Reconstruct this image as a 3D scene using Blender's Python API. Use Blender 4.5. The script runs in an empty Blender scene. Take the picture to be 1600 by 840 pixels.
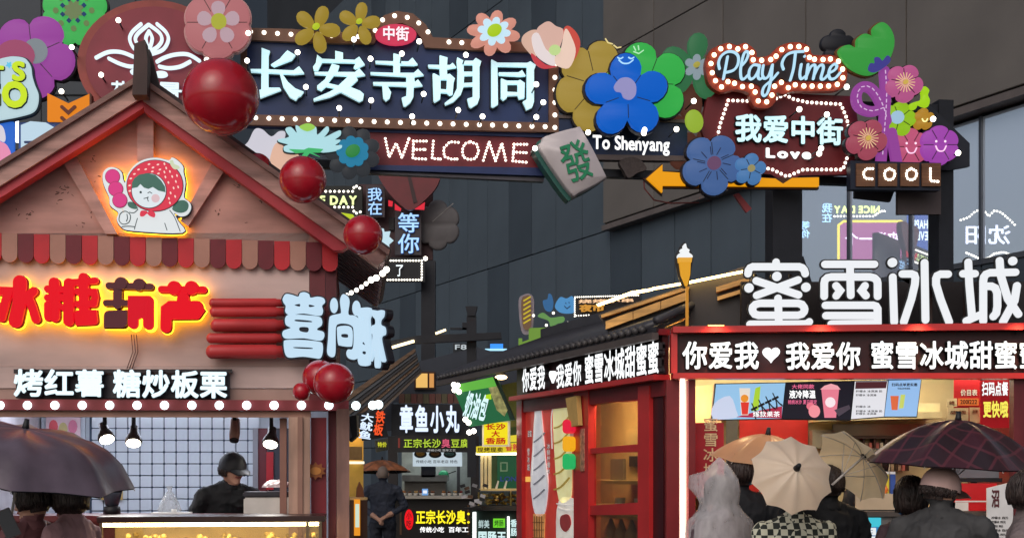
import bpy, bmesh, math, random
import numpy as np
from mathutils import Vector, Matrix
from mathutils.geometry import tessellate_polygon
random.seed(7)
R = math.radians
SC = bpy.context.scene
C = SC.collection

# ---------------------------------------------------------------- camera, sky, sun, exposure
F, HZ, CZ = 2000.0, 730.0, 1.65          # focal length in photo pixels, horizon row, eye height
cam = bpy.data.cameras.new('camera')
cam.sensor_width = 36.0
cam.lens = 36.0 * F / 1600.0
cam.shift_y = (HZ - 420.0) / 1600.0
cam.clip_end = 3000.0
co = bpy.data.objects.new('camera', cam)
co.location = (0, 0, CZ)
co.rotation_euler = (R(90), 0, 0)
C.objects.link(co)
SC.camera = co

wd = bpy.data.worlds.new('World')
SC.world = wd
wd.use_nodes = True
nt = wd.node_tree
sky = nt.nodes.new('ShaderNodeTexSky')
sky.sky_type = 'NISHITA'
sky.sun_disc = False
sky.sun_elevation = R(38)
sky.sun_rotation = R(200)
sky.air_density = 1.0
sky.dust_density = 4.0
sky.ozone_density = 1.0
hs = nt.nodes.new('ShaderNodeHueSaturation')
hs.inputs['Saturation'].default_value = 0.7
nt.links.new(sky.outputs[0], hs.inputs['Color'])
nt.links.new(hs.outputs[0], nt.nodes['Background'].inputs[0])
nt.nodes['Background'].inputs[1].default_value = 0.095
sl = bpy.data.lights.new('sun', 'SUN')
sl.energy = 0.5
sl.angle = R(60)
sl.color = (1.0, 0.93, 0.9)
so = bpy.data.objects.new('sun', sl)
so.rotation_euler = (R(52), 0, R(-20))
so.location = (0, 0, 30)
C.objects.link(so)
SC.view_settings.view_transform = 'Standard'
SC.view_settings.look = 'None'
SC.view_settings.gamma = 1.0
SC.view_settings.exposure = 0.0
SC.render.engine = 'CYCLES'
SC.cycles.use_denoising = True
SC.cycles.max_bounces = 6
SC.cycles.transparent_max_bounces = 12
SC.cycles.sample_clamp_indirect = 4.0

# ---------------------------------------------------------------- materials
def lin(c):
    f = lambda v: (v / 255.0) / 12.92 if v <= 10 else ((v / 255.0 + 0.055) / 1.055) ** 2.4
    return (f(c[0]), f(c[1]), f(c[2]), 1.0)
MATS = {}
def M(col, rough=0.55, emit=0.0, var=0.12, scale=6.0, bump=0.0, metal=0.0, ecol=None, coat=0.0, wave=None, spec=0.4):
    """procedural material: col is an sRGB triple (0-255)"""
    key = (col, rough, emit, var, scale, bump, metal, ecol, coat, wave, spec)
    if key in MATS: return MATS[key]
    m = bpy.data.materials.new('surface')
    m.use_nodes = True
    t = m.node_tree; N = t.nodes; L = t.links
    b = N['Principled BSDF']
    b.inputs['Roughness'].default_value = rough
    b.inputs['Metallic'].default_value = metal
    b.inputs['Specular IOR Level'].default_value = spec
    if coat: b.inputs['Coat Weight'].default_value = coat; b.inputs['Coat Roughness'].default_value = 0.12
    tc = N.new('ShaderNodeTexCoord')
    no = N.new('ShaderNodeTexNoise')
    no.inputs['Scale'].default_value = scale
    no.inputs['Detail'].default_value = 5.0
    L.new(tc.outputs['Object'], no.inputs['Vector'])
    c = lin(col)
    mx = N.new('ShaderNodeMix'); mx.data_type = 'RGBA'
    mx.inputs[6].default_value = tuple(min(1, x * (1 - var)) for x in c[:3]) + (1,)
    mx.inputs[7].default_value = tuple(min(1, x * (1 + var)) for x in c[:3]) + (1,)
    rp = N.new('ShaderNodeMapRange')
    rp.inputs[1].default_value = 0.32; rp.inputs[2].default_value = 0.68
    L.new(no.outputs['Fac'], rp.inputs[0])
    L.new(rp.outputs[0], mx.inputs[0])
    out = mx.outputs[2]
    hsrc = no.outputs['Fac']
    if wave:                                   # streaks, grain: (direction, scale)
        wv = N.new('ShaderNodeTexNoise')
        mp = N.new('ShaderNodeMapping')
        mp.inputs['Scale'].default_value = wave
        L.new(tc.outputs['Object'], mp.inputs['Vector'])
        L.new(mp.outputs[0], wv.inputs['Vector'])
        wv.inputs['Scale'].default_value = 1.0; wv.inputs['Detail'].default_value = 6
        m2 = N.new('ShaderNodeMix'); m2.data_type = 'RGBA'; m2.blend_type = 'MULTIPLY'
        m2.inputs[0].default_value = 1.0
        r2 = N.new('ShaderNodeMapRange')
        r2.inputs[1].default_value = 0.3; r2.inputs[2].default_value = 0.62
        r2.inputs[3].default_value = 0.55; r2.inputs[4].default_value = 1.05
        L.new(wv.outputs['Fac'], r2.inputs[0])
        L.new(out, m2.inputs[6]); L.new(r2.outputs[0], m2.inputs[7])
        out = m2.outputs[2]; hsrc = wv.outputs['Fac']
    L.new(out, b.inputs['Base Color'])
    if emit > 0:
        if ecol: b.inputs['Emission Color'].default_value = lin(ecol)
        else: L.new(out, b.inputs['Emission Color'])
        b.inputs['Emission Strength'].default_value = emit
    if bump:
        bp = N.new('ShaderNodeBump'); bp.inputs['Strength'].default_value = bump; bp.inputs['Distance'].default_value = 0.02
        L.new(hsrc, bp.inputs['Height']); L.new(bp.outputs[0], b.inputs['Normal'])
    if 0 < emit < 2.6: m.cycles.emission_sampling = 'NONE'
    MATS[key] = m
    return m
def G(col, e=0.6, var=0.06):                    # lit acrylic light-box face; also a glow for lettering on unlit items
    return M(tuple(int(c * 0.42) for c in col), rough=0.45, emit=e * (1.45 if e < 0.7 else 1.15), var=var, scale=3.0, ecol=col, spec=0.15)
def glass_mat(name, tint, alpha, rough=0.03):
    m = bpy.data.materials.new(name); m.use_nodes = True
    N = m.node_tree.nodes; L = m.node_tree.links
    N.remove(N['Principled BSDF'])
    g = N.new('ShaderNodeBsdfGlossy'); g.inputs['Roughness'].default_value = rough
    tr = N.new('ShaderNodeBsdfTransparent'); tr.inputs['Color'].default_value = lin(tint)
    fr = N.new('ShaderNodeFresnel'); fr.inputs['IOR'].default_value = 1.45
    ad = N.new('ShaderNodeMath'); ad.inputs[1].default_value = alpha; ad.use_clamp = True
    no = N.new('ShaderNodeTexNoise'); no.inputs['Scale'].default_value = 3
    bp = N.new('ShaderNodeBump'); bp.inputs['Strength'].default_value = 0.02
    L.new(no.outputs['Fac'], bp.inputs['Height']); L.new(bp.outputs[0], g.inputs['Normal'])
    ge = N.new('ShaderNodeNewGeometry'); iv = N.new('ShaderNodeMath'); iv.operation = 'SUBTRACT'; iv.inputs[0].default_value = 1.0
    ml = N.new('ShaderNodeMath'); ml.operation = 'MULTIPLY'
    L.new(ge.outputs['Backfacing'], iv.inputs[1]); L.new(fr.outputs[0], ml.inputs[0]); L.new(iv.outputs[0], ml.inputs[1])
    L.new(ml.outputs[0], ad.inputs[0])
    mx = N.new('ShaderNodeMixShader')
    L.new(ad.outputs[0], mx.inputs[0]); L.new(tr.outputs[0], mx.inputs[1]); L.new(g.outputs[0], mx.inputs[2])
    L.new(mx.outputs[0], N['Material Output'].inputs[0])
    return m
def fabric_mat(col, rough=0.5, trans=0.4, bump=0.15):   # thin cloth that lets some light through
    m = bpy.data.materials.new('fabric'); m.use_nodes = True
    N = m.node_tree.nodes; L = m.node_tree.links
    b = N['Principled BSDF']; b.inputs['Roughness'].default_value = rough
    no = N.new('ShaderNodeTexNoise'); no.inputs['Scale'].default_value = 7; no.inputs['Detail'].default_value = 4
    tc = N.new('ShaderNodeTexCoord'); L.new(tc.outputs['Object'], no.inputs['Vector'])
    c = lin(col); mx = N.new('ShaderNodeMix'); mx.data_type = 'RGBA'
    mx.inputs[6].default_value = tuple(x * 0.82 for x in c[:3]) + (1,); mx.inputs[7].default_value = tuple(min(1, x * 1.15) for x in c[:3]) + (1,)
    L.new(no.outputs['Fac'], mx.inputs[0]); L.new(mx.outputs[2], b.inputs['Base Color'])
    bp = N.new('ShaderNodeBump'); bp.inputs['Strength'].default_value = bump; bp.inputs['Distance'].default_value = 0.02
    L.new(no.outputs['Fac'], bp.inputs['Height']); L.new(bp.outputs[0], b.inputs['Normal'])
    tl = N.new('ShaderNodeBsdfTranslucent'); L.new(mx.outputs[2], tl.inputs['Color'])
    ms = N.new('ShaderNodeMixShader'); ms.inputs[0].default_value = trans
    L.new(b.outputs[0], ms.inputs[1]); L.new(tl.outputs[0], ms.inputs[2]); L.new(ms.outputs[0], N['Material Output'].inputs[0])
    return m
def film_mat(name, col, fac):                   # thin plastic film: part diffuse, part see-through
    m = bpy.data.materials.new(name); m.use_nodes = True
    N = m.node_tree.nodes; L = m.node_tree.links
    b = N['Principled BSDF']; b.inputs['Base Color'].default_value = lin(col); b.inputs['Roughness'].default_value = 0.25
    tr = N.new('ShaderNodeBsdfTransparent')
    no = N.new('ShaderNodeTexNoise'); no.inputs['Scale'].default_value = 14; no.inputs['Detail'].default_value = 4
    bp = N.new('ShaderNodeBump'); bp.inputs['Strength'].default_value = 0.5; bp.inputs['Distance'].default_value = 0.02
    L.new(no.outputs['Fac'], bp.inputs['Height']); L.new(bp.outputs[0], b.inputs['Normal'])
    mr = N.new('ShaderNodeMapRange'); mr.inputs[3].default_value = fac - 0.15; mr.inputs[4].default_value = fac + 0.2
    L.new(no.outputs['Fac'], mr.inputs[0])
    mx = N.new('ShaderNodeMixShader')
    L.new(mr.outputs[0], mx.inputs[0]); L.new(tr.outputs[0], mx.inputs[1]); L.new(b.outputs[0], mx.inputs[2])
    L.new(mx.outputs[0], N['Material Output'].inputs[0])
    return m

# ---------------------------------------------------------------- object helpers
def tag(o, label=None, cat=None, group=None, kind=None):
    if label: o['label'] = label
    if cat: o['category'] = cat
    if group: o['group'] = group
    if kind: o['kind'] = kind
    return o
def thing(name, label, cat, loc=(0, 0, 0), rz=0.0, group=None):
    o = bpy.data.objects.new(name, None)
    o.empty_display_size = 0.1
    C.objects.link(o)
    o.location = loc; o.rotation_euler = (0, 0, rz)
    return tag(o, label, cat, group)
def link(name, me, parent=None, loc=None, rot=None, scale=None):
    o = bpy.data.objects.new(name, me)
    C.objects.link(o)
    if parent is not None: o.parent = parent
    if loc is not None: o.location = loc
    if rot is not None: o.rotation_euler = rot
    if scale is not None: o.scale = scale
    return o
class MB:
    """collects shapes, builds one mesh object"""
    def __init__(s): s.v = []; s.f = []; s.sm = []
    def add(s, vs, fs, smooth=False):
        n = len(s.v); s.v += [tuple(v) for v in vs]
        for f in fs: s.f.append([i + n for i in f]); s.sm.append(smooth)
        return s
    def box(s, x0, x1, y0, y1, z0, z1):
        v = [(x0,y0,z0),(x1,y0,z0),(x1,y1,z0),(x0,y1,z0),(x0,y0,z1),(x1,y0,z1),(x1,y1,z1),(x0,y1,z1)]
        return s.add(v, [(0,3,2,1),(4,5,6,7),(0,1,5,4),(1,2,6,5),(2,3,7,6),(3,0,4,7)])
    def hexa(s, v):                              # 8 corners ordered like box
        return s.add(v, [(0,3,2,1),(4,5,6,7),(0,1,5,4),(1,2,6,5),(2,3,7,6),(3,0,4,7)])
    def bar(s, p, q, w, h=None, up=(0, 0, 1)):   # square bar between two points
        h = h or w
        p, q = Vector(p), Vector(q); d = (q - p).normalized()
        a = d.cross(Vector(up))
        if a.length < 1e-4: a = d.cross(Vector((1, 0, 0)))
        a.normalize(); b = a.cross(d)
        v = []
        for c in (p, q):
            for i, j in ((-1,-1),(1,-1),(1,1),(-1,1)): v.append(c + a * i * w / 2 + b * j * h / 2)
        return s.add(v, [(3,2,1,0),(4,5,6,7),(0,1,5,4),(1,2,6,5),(2,3,7,6),(3,0,4,7)])
    def tube(s, pts, r, n=8, cap=True):
        pts = [Vector(p) for p in pts]
        rs = r if isinstance(r, (list, tuple)) else [r] * len(pts)
        vs = []; fs = []
        prev = None
        for i, p in enumerate(pts):
            d = (pts[min(i+1, len(pts)-1)] - pts[max(i-1, 0)]).normalized()
            a = d.orthogonal() if prev is None else (prev - d * prev.dot(d))
            a.normalize(); prev = a
            b = d.cross(a)
            for k in range(n):
                t = 2 * math.pi * k / n
                vs.append(p + (a * math.cos(t) + b * math.sin(t)) * rs[i])
        for i in range(len(pts) - 1):
            for k in range(n):
                fs.append((i*n+k, i*n+(k+1)%n, (i+1)*n+(k+1)%n, (i+1)*n+k))
        if cap:
            fs.append(tuple(range(n))[::-1]); fs.append(tuple((len(pts)-1)*n+k for k in range(n)))
        return s.add(vs, fs, True)
    def ball(s, c, r, n=12, sc=(1, 1, 1)):
        c = Vector(c); vs = [c + Vector((0, 0, r * sc[2]))]; fs = []
        m = n // 2
        for i in range(1, m):
            ph = math.pi * i / m
            for k in range(n):
                t = 2 * math.pi * k / n
                vs.append(c + Vector((r*sc[0]*math.sin(ph)*math.cos(t), r*sc[1]*math.sin(ph)*math.sin(t), r*sc[2]*math.cos(ph))))
        vs.append(c - Vector((0, 0, r * sc[2])))
        for k in range(n): fs.append((0, 1+k, 1+(k+1)%n))
        for i in range(m - 2):
            for k in range(n): fs.append((1+i*n+k, 1+(i+1)*n+k, 1+(i+1)*n+(k+1)%n, 1+i*n+(k+1)%n))
        e = len(vs) - 1
        for k in range(n): fs.append((e, 1+(m-2)*n+(k+1)%n, 1+(m-2)*n+k))
        return s.add(vs, fs, True)
    def lathe(s, prof, c=(0, 0, 0), n=16, ax='z'):   # prof: (radius, height)
        vs = []; fs = []
        for r, h in prof:
            for k in range(n):
                t = 2 * math.pi * k / n
                x, y = r * math.cos(t), r * math.sin(t)
                vs.append((c[0]+x, c[1]+y, c[2]+h) if ax == 'z' else (c[0]+x, c[1]+h, c[2]+y))
        for i in range(len(prof) - 1):
            for k in range(n): fs.append((i*n+k, i*n+(k+1)%n, (i+1)*n+(k+1)%n, (i+1)*n+k))
        fs.append(tuple(range(n))[::-1]); fs.append(tuple((len(prof)-1)*n+k for k in range(n)))
        return s.add(vs, fs, True)
    def mesh(s, mat, bevel=0.0, recalc=True):
        me = bpy.data.meshes.new('m')
        me.from_pydata(s.v, [], s.f)
        bm = bmesh.new(); bm.from_mesh(me)
        for f, k in zip(bm.faces, s.sm): f.smooth = k
        if recalc: bmesh.ops.recalc_face_normals(bm, faces=bm.faces)
        if bevel:
            bmesh.ops.bevel(bm, geom=[e for e in bm.edges if len(e.link_faces) == 2 and e.calc_face_angle() > 0.6], offset=bevel, segments=2, affect='EDGES')
        bm.to_mesh(me); bm.free()
        me.materials.append(mat)
        return me
    def build(s, name, mat, parent=None, loc=None, rot=None, bevel=0.0):
        return link(name, s.mesh(mat, bevel), parent, loc, rot)

# ---------------------------------------------------------------- planes in the place, outlines, letters
class Plane:
    """upright plane standing in the place; u runs along it, n looks out of its front"""
    def __init__(s, x, y, yaw):
        s.O = Vector((x, y, 0)); s.yaw = yaw
        s.u = Vector((math.cos(yaw), math.sin(yaw), 0)); s.n = Vector((math.sin(yaw), -math.cos(yaw), 0))
    @classmethod
    def px(cls, px, Y, deg=0.0): return cls((px - 800) / F * Y, Y, R(deg))
    def fwd(s, d):
        o = s.O + s.n * d
        return Plane(o.x, o.y, s.yaw)
    def at(s, px, py):
        d = Vector(((px - 800) / F, 1.0, (HZ - py) / F))
        t = s.O.dot(s.n) / d.dot(s.n)
        return Vector((d.x * t, d.y * t, CZ + d.z * t))
class Mirrored(Plane):
    """plane whose things are seen by way of the glass front"""
    def at(s, px, py):
        p = Vector(((px - 800) / F * s.dist, s.dist, CZ + (HZ - py) / F * s.dist))
        return p - s.gn * (2 * (p - s.gO).dot(s.gn))
def catmull(pts, k=5, closed=True):
    out = []; n = len(pts)
    rng = range(n) if closed else range(n - 1)
    for i in rng:
        g = (lambda j: pts[j % n]) if closed else (lambda j: pts[max(0, min(n - 1, j))])
        p0, p1, p2, p3 = g(i-1), g(i), g(i+1), g(i+2)
        for j in range(k):
            t = j / k
            out.append(tuple(0.5 * (2*p1[a] + (p2[a]-p0[a])*t + (2*p0[a]-5*p1[a]+4*p2[a]-p3[a])*t*t + (3*p1[a]-p0[a]-3*p2[a]+p3[a])*t**3) for a in (0, 1)))
    if not closed: out.append(tuple(pts[-1]))
    return out
def Zm(x0, y0, sc): return lambda pts: [(x0 + x / sc, y0 + y / sc) for x, y in pts]
def ell(cx, cy, rx, ry=None, n=20, rot=0.0):
    ry = ry or rx; c, s_ = math.cos(rot), math.sin(rot)
    return [(cx + rx*math.cos(t)*c - ry*math.sin(t)*s_, cy + rx*math.cos(t)*s_ + ry*math.sin(t)*c) for t in (2*math.pi*i/n for i in range(n))]
def blossom(cx, cy, r, n, dip=0.35, ph=-math.pi/2, k=10, p=0.6, sy=1.0):   # fused petals
    out = []
    for i in range(n * k):
        t = 2 * math.pi * i / (n * k)
        rr = r * ((1 - dip) + dip * abs(math.cos(n * t / 2)) ** p)
        out.append((cx + rr * math.cos(t + ph), cy + sy * rr * math.sin(t + ph)))
    return out
def petal(cx, cy, r0, r1, w, ang, n=14):        # one petal from radius r0 to r1
    out = []
    for i in range(n):
        t = 2 * math.pi * i / n
        a = (r0 + r1) / 2 + (r1 - r0) / 2 * math.cos(t)
        b = w / 2 * math.sin(t) * (0.8 + 0.35 * (a - r0) / (r1 - r0))
        out.append((cx + a * math.cos(ang) - b * math.sin(ang), cy + a * math.sin(ang) + b * math.cos(ang)))
    return out
def ribbon(pl, w, smooth=0, closed=False):       # outline of a stroke with round ends
    if smooth: pl = catmull(pl, smooth, closed=False)
    P = [Vector(p) for p in pl]; q = [P[0]]
    for p in P[1:]:
        if (p - q[-1]).length > 1e-3: q.append(p)
    P = q; r = w / 2; Lf = []; Rt = []
    if len(P) == 1: return ell(P[0].x, P[0].y, r)
    for i, p in enumerate(P):
        d0 = (P[i] - P[i-1]).normalized() if i else (P[1] - P[0]).normalized()
        d1 = (P[i+1] - P[i]).normalized() if i < len(P) - 1 else d0
        d = d0 + d1
        d = d.normalized() if d.length > 1e-3 else d0
        nn = Vector((-d.y, d.x)); k = r / max(0.6, d.dot(d0))
        Lf.append(p + nn * k); Rt.append(p - nn * k)
    def cap(c, d, a0):
        return [c + Vector((math.cos(a0 + t), math.sin(a0 + t))) * r for t in (-math.pi/2 + math.pi * j / 8 for j in range(1, 8))]
    d = (P[-1] - P[-2]); e = cap(P[-1], d, math.atan2(d.y, d.x))
    d = (P[0] - P[1]); b = cap(P[0], d, math.atan2(d.y, d.x))
    return [tuple(v) for v in Rt + e + Lf[::-1] + b]
def pieces(pl):
    """cut a stroke where it has turned by more than 120 degrees, so that no piece crosses itself"""
    out = [[pl[0]]]; turn = 0.0
    for i in range(1, len(pl)):
        out[-1].append(pl[i])
        if i < len(pl) - 1:
            a = Vector(pl[i]) - Vector(pl[i-1]); b = Vector(pl[i+1]) - Vector(pl[i])
            if a.length > 1e-4 and b.length > 1e-4: turn += abs(a.angle(b))
            if turn > R(120): out.append([pl[i]]); turn = 0.0
    return out
def prism_mesh(mb, loops, y0, y1):
    """solid sheet from outline loops in x,z between y0 (back) and y1 (front); first loop is the outline, others are holes"""
    flat = [p for lp in loops for p in lp]
    tris = tessellate_polygon([[Vector((p[0], p[1], 0)) for p in lp] for lp in loops])
    n = len(flat)
    v = [(p[0], y0, p[1]) for p in flat] + [(p[0], y1, p[1]) for p in flat]
    f = [tuple(t) for t in tris] + [tuple(i + n for i in t[::-1]) for t in tris]
    o = 0
    for lp in loops:
        m = len(lp)
        for i in range(m): f.append((o+i, o+(i+1)%m, n+o+(i+1)%m, n+o+i))
        o += m
    mb.add(v, f)
GL = {}
WORK = bpy.data.scenes.new('workbench')          # emptied and removed at the end of the script
def evaluated(ob):
    WORK.collection.objects.link(ob)
    vl = WORK.view_layers[0]; vl.update(); dg = vl.depsgraph; dg.update()
    me = bpy.data.meshes.new_from_object(ob.evaluated_get(dg))
    WORK.collection.objects.unlink(ob)
    return me
def glyph(ch, off):
    """one character from the bundled typeface: unit-thick mesh data (x, -z depth, y up) and its ink box"""
    if (ch, off) in GL: return GL[(ch, off)]
    cu = bpy.data.curves.new('glyph', 'FONT')
    cu.body = ch; cu.size = 1.0; cu.resolution_u = 3; cu.extrude = 0.5
    ob = bpy.data.objects.new('glyph', cu)
    me = evaluated(ob)
    vs = [(v.co.x, -v.co.z, v.co.y) for v in me.vertices]
    fs = [tuple(p.vertices) for p in me.polygons]
    bpy.data.objects.remove(ob); bpy.data.curves.remove(cu); bpy.data.meshes.remove(me)
    if off > 0:                                  # heavier weight: the strokes spread evenly outwards
        n0 = len(vs); V0, F0 = list(vs), list(fs)
        for i in range(8):
            a = math.pi * (i + 0.5) / 4; k = 1 - 0.012 * (i + 1)
            b = len(vs); vs += [(x + off * math.cos(a), y * k, z + off * math.sin(a)) for x, y, z in V0]
            fs += [tuple(j + b for j in f) for f in F0]
    xs = [v[0] for v in vs]; zs = [v[2] for v in vs]
    GL[(ch, off)] = (vs, fs, (min(xs), max(xs), min(zs), max(zs)))
    return GL[(ch, off)]
GM = {}
SIDE = M((54, 52, 56), 0.5)
BULB = {}
class Sign:
    """a thing made of sheets on an upright plane; px coordinates of the photo are carried onto that plane"""
    def __init__(s, plane, name, label, cat, px, py, group=None, root=None):
        s.p = plane; b = plane.at(px, py); s.b = b
        s.root = root or thing(name, label, cat, b, plane.yaw, group)
        s.lay = 0.0
    def uv(s, q):
        w = s.p.at(q[0], q[1])
        return ((w - s.b).dot(s.p.u), w.z - s.b.z)
    def poly(s, name, loops, th, mat, y=0.0, parent=None, smooth=0, puff=0.0):
        if not isinstance(loops[0][0], (tuple, list)): loops = [loops]
        lp = [[s.uv(q) for q in (catmull(l, smooth) if smooth and len(l) > 3 else l)] for l in loops]
        mb = MB()
        if puff and len(lp) == 1:
            o = lp[0]
            cx = sum(p[0] for p in o) / len(o); cz = sum(p[1] for p in o) / len(o)
            n = len(o); rings = [(1.0, -y), (1.0, -y - th * 0.55), (1 - puff * 0.35, -y - th * 0.85), (1 - puff, -y - th)]
            v = [(cx + (p[0]-cx)*k, yy, cz + (p[1]-cz)*k) for k, yy in rings for p in o]
            f = [(r*n+i, r*n+(i+1)%n, (r+1)*n+(i+1)%n, (r+1)*n+i) for r in range(3) for i in range(n)]
            mb.add(v, f, True)
            t = tessellate_polygon([[Vector((p[0], p[1], 0)) for p in o]])
            mb.add([v[3*n+i] for i in range(n)], [tuple(q) for q in t], True)
            me = mb.mesh(mat, recalc=False)
            bm = bmesh.new(); bm.from_mesh(me); bmesh.ops.remove_doubles(bm, verts=bm.verts, dist=1e-5)
            bmesh.ops.recalc_face_normals(bm, faces=bm.faces); bm.to_mesh(me); bm.free()
            return link(name, me, parent or s.root)
        prism_mesh(mb, lp, -y, -y - th)
        return mb.build(name, mat, parent or s.root)
    def strokes(s, name, pls, w, th, mat, y=0.0, parent=None, smooth=0, extra=(), grow=0.0):
        """one letter or mark of round-ended strokes; pls items: points, or (points, width); extra: outlines"""
        mb = MB(); k = 0
        for pl in pls:
            ww = w
            if isinstance(pl, tuple) and isinstance(pl[0], list): pl, ww = pl
            for pc in pieces(catmull(pl, smooth, closed=False) if smooth else pl):
                prism_mesh(mb, [[s.uv(q) for q in ribbon(pc, ww + 2 * grow)]], -y, -y - th - k * 0.0006); k += 1
        for o in extra:
            if not isinstance(o[0][0], (tuple, list)): o = [o]
            prism_mesh(mb, [[s.uv(q) for q in l] for l in o], -y, -y - th - k * 0.0012); k += 1
        return mb.build(name, mat, parent or s.root)
    def dots(s, name, pts, r, mat, y=0.0, parent=None, flat=0.7, joined=False):
        if joined:
            mb = MB()
            for q in pts:
                u, v = s.uv(q); u2, _ = s.uv((q[0] + r, q[1]))
                mb.ball((u, -y, v), abs(u2 - u), 8, (1, flat, 1))
            return mb.build(name, mat, parent or s.root)
        if mat not in BULB: BULB[mat] = MB().ball((0, 0, 0), 1.0, 10).mesh(mat)
        for q in pts:
            u, v = s.uv(q); u2, _ = s.uv((q[0] + r, q[1])); d = abs(u2 - u)
            link(name, BULB[mat], parent or s.root, (u, -y, v), None, (d, d * flat, d))
    def text(s, txt, box, mat, off=0.02, th=0.03, y=0.0, parent=None, name='letter', gap=0.06, edge=None, eoff=0.022, vert=False, roll=0.0, cols=None):
        """characters fitted to a px box (x0, y0, x1, y1); each one an object of its own"""
        x0, y0, x1, y1 = box
        a, b = s.uv((x0, (y0+y1)/2)), s.uv((x1, (y0+y1)/2)); u0, u1 = min(a[0], b[0]), max(a[0], b[0])
        vm = s.uv(((x0+x1)/2, y1))[1]; vM = s.uv(((x0+x1)/2, y0))[1]
        cur = 0.0; runs = []
        for ch in txt:
            if ch == ' ': cur += (0.3 if not vert else 0.5); continue
            vs, fs, bb = glyph(ch, off)
            if vert: runs.append((ch, 0.5 - (bb[0]+bb[1])/2, -cur)); cur += 1.0 + gap
            elif ord(ch) > 0x2000: runs.append((ch, cur, 0.0)); cur += 1.0 + gap * 0.4
            else: runs.append((ch, cur - bb[0], 0.0)); cur += bb[1] - bb[0] + gap
        X0 = min(r[1] + GL[(r[0], off)][2][0] for r in runs); X1 = max(r[1] + GL[(r[0], off)][2][1] for r in runs)
        Z0 = min(r[2] + GL[(r[0], off)][2][2] for r in runs); Z1 = max(r[2] + GL[(r[0], off)][2][3] for r in runs)
        sx = (u1 - u0) / (X1 - X0); sz = (vM - vm) / (Z1 - Z0)
        cx, cz = (u0+u1)/2, (vm+vM)/2; c_, s_ = math.cos(roll), math.sin(roll)
        for i, (ch, rx, rz) in enumerate(runs):
            m_ = cols[i] if cols else mat
            def put(nm, of, mt, yy, t_, par):
                k = (ch, of, mt)
                if k not in GM:
                    vs, fs, _ = glyph(ch, of)
                    GM[k] = MB().add(vs, fs).mesh(mt, recalc=False)
                    GM[k].materials.append(SIDE)          # unlit returns
                    for pg in GM[k].polygons:
                        if abs(pg.normal.y) < 0.5: pg.material_index = 1
                px_, pz_ = u0 + (rx - X0) * sx, vm + (rz - Z0) * sz
                dx, dz = px_ - cx, pz_ - cz
                loc = (cx + dx*c_ + dz*s_, -yy - t_/2, cz - dx*s_ + dz*c_)
                if par is not None:                       # sub-part sits in its letter's frame
                    return link(nm, GM[k], par, (0, (-yy - t_/2 - par.location.y) / par.scale.y, 0), None, (1, t_ / par.scale.y, 1))
                return link(nm, GM[k], parent or s.root, loc, (0, roll, 0), (sx, t_, sz))
            l = put(name, off, m_, y, th, None)
            if edge: put('backing', off + eoff, edge, y - 0.012, th * 0.5, l)
    def line(s, a, b, step):                      # evenly spaced px points along a polyline
        pass
def along(pts, step):
    out = []; carry = 0.0
    for (x0, y0), (x1, y1) in zip(pts, pts[1:]):
        d = math.hypot(x1-x0, y1-y0); t = carry
        while t < d: out.append((x0 + (x1-x0)*t/d, y0 + (y1-y0)*t/d)); t += step
        carry = t - d
    return out
def rect(x0, y0, x1, y1): return [(x0, y0), (x1, y0), (x1, y1), (x0, y1)]
def rrect(x0, y0, x1, y1, r, n=4):
    out = []
    for cx, cy, a in ((x1-r, y0+r, -90), (x1-r, y1-r, 0), (x0+r, y1-r, 90), (x0+r, y0+r, 180)):
        for i in range(n + 1):
            t = R(a + 90 * i / n); out.append((cx + r*math.cos(t), cy + r*math.sin(t)))
    return out
# ---------------------------------------------------------------- the setting: ground and buildings
DARK = (34, 36, 42)
BULBW = M((255, 250, 240), emit=5.0, var=0.0, ecol=(255, 246, 230))
BULBWARM = M((255, 240, 205), emit=4.0, var=0.0, ecol=(255, 228, 180))
DOT = M((255, 252, 240), emit=2.2, var=0.0, ecol=(255, 248, 232))
LEDW = M((255, 255, 255), emit=6.0, var=0.0, ecol=(255, 244, 225))
BLK = M((22, 22, 26), 0.5)
def ground():
    m = M((52, 52, 56), 0.22, var=0.35, scale=1.4, bump=0.15)
    mb = MB(); mb.add([(-90, -40, 0), (90, -40, 0), (90, 140, 0), (-90, 140, 0)], [(0, 1, 2, 3)])
    tag(mb.build('ground', m), kind='structure')
    mb = MB()
    mb.box(-0.75, 0.0, 2, 60, 0.004, 0.012)
    tag(mb.build('path', M((66, 64, 66), 0.2, var=0.3, scale=2.5, bump=0.2)), kind='structure')
ground()
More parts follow.
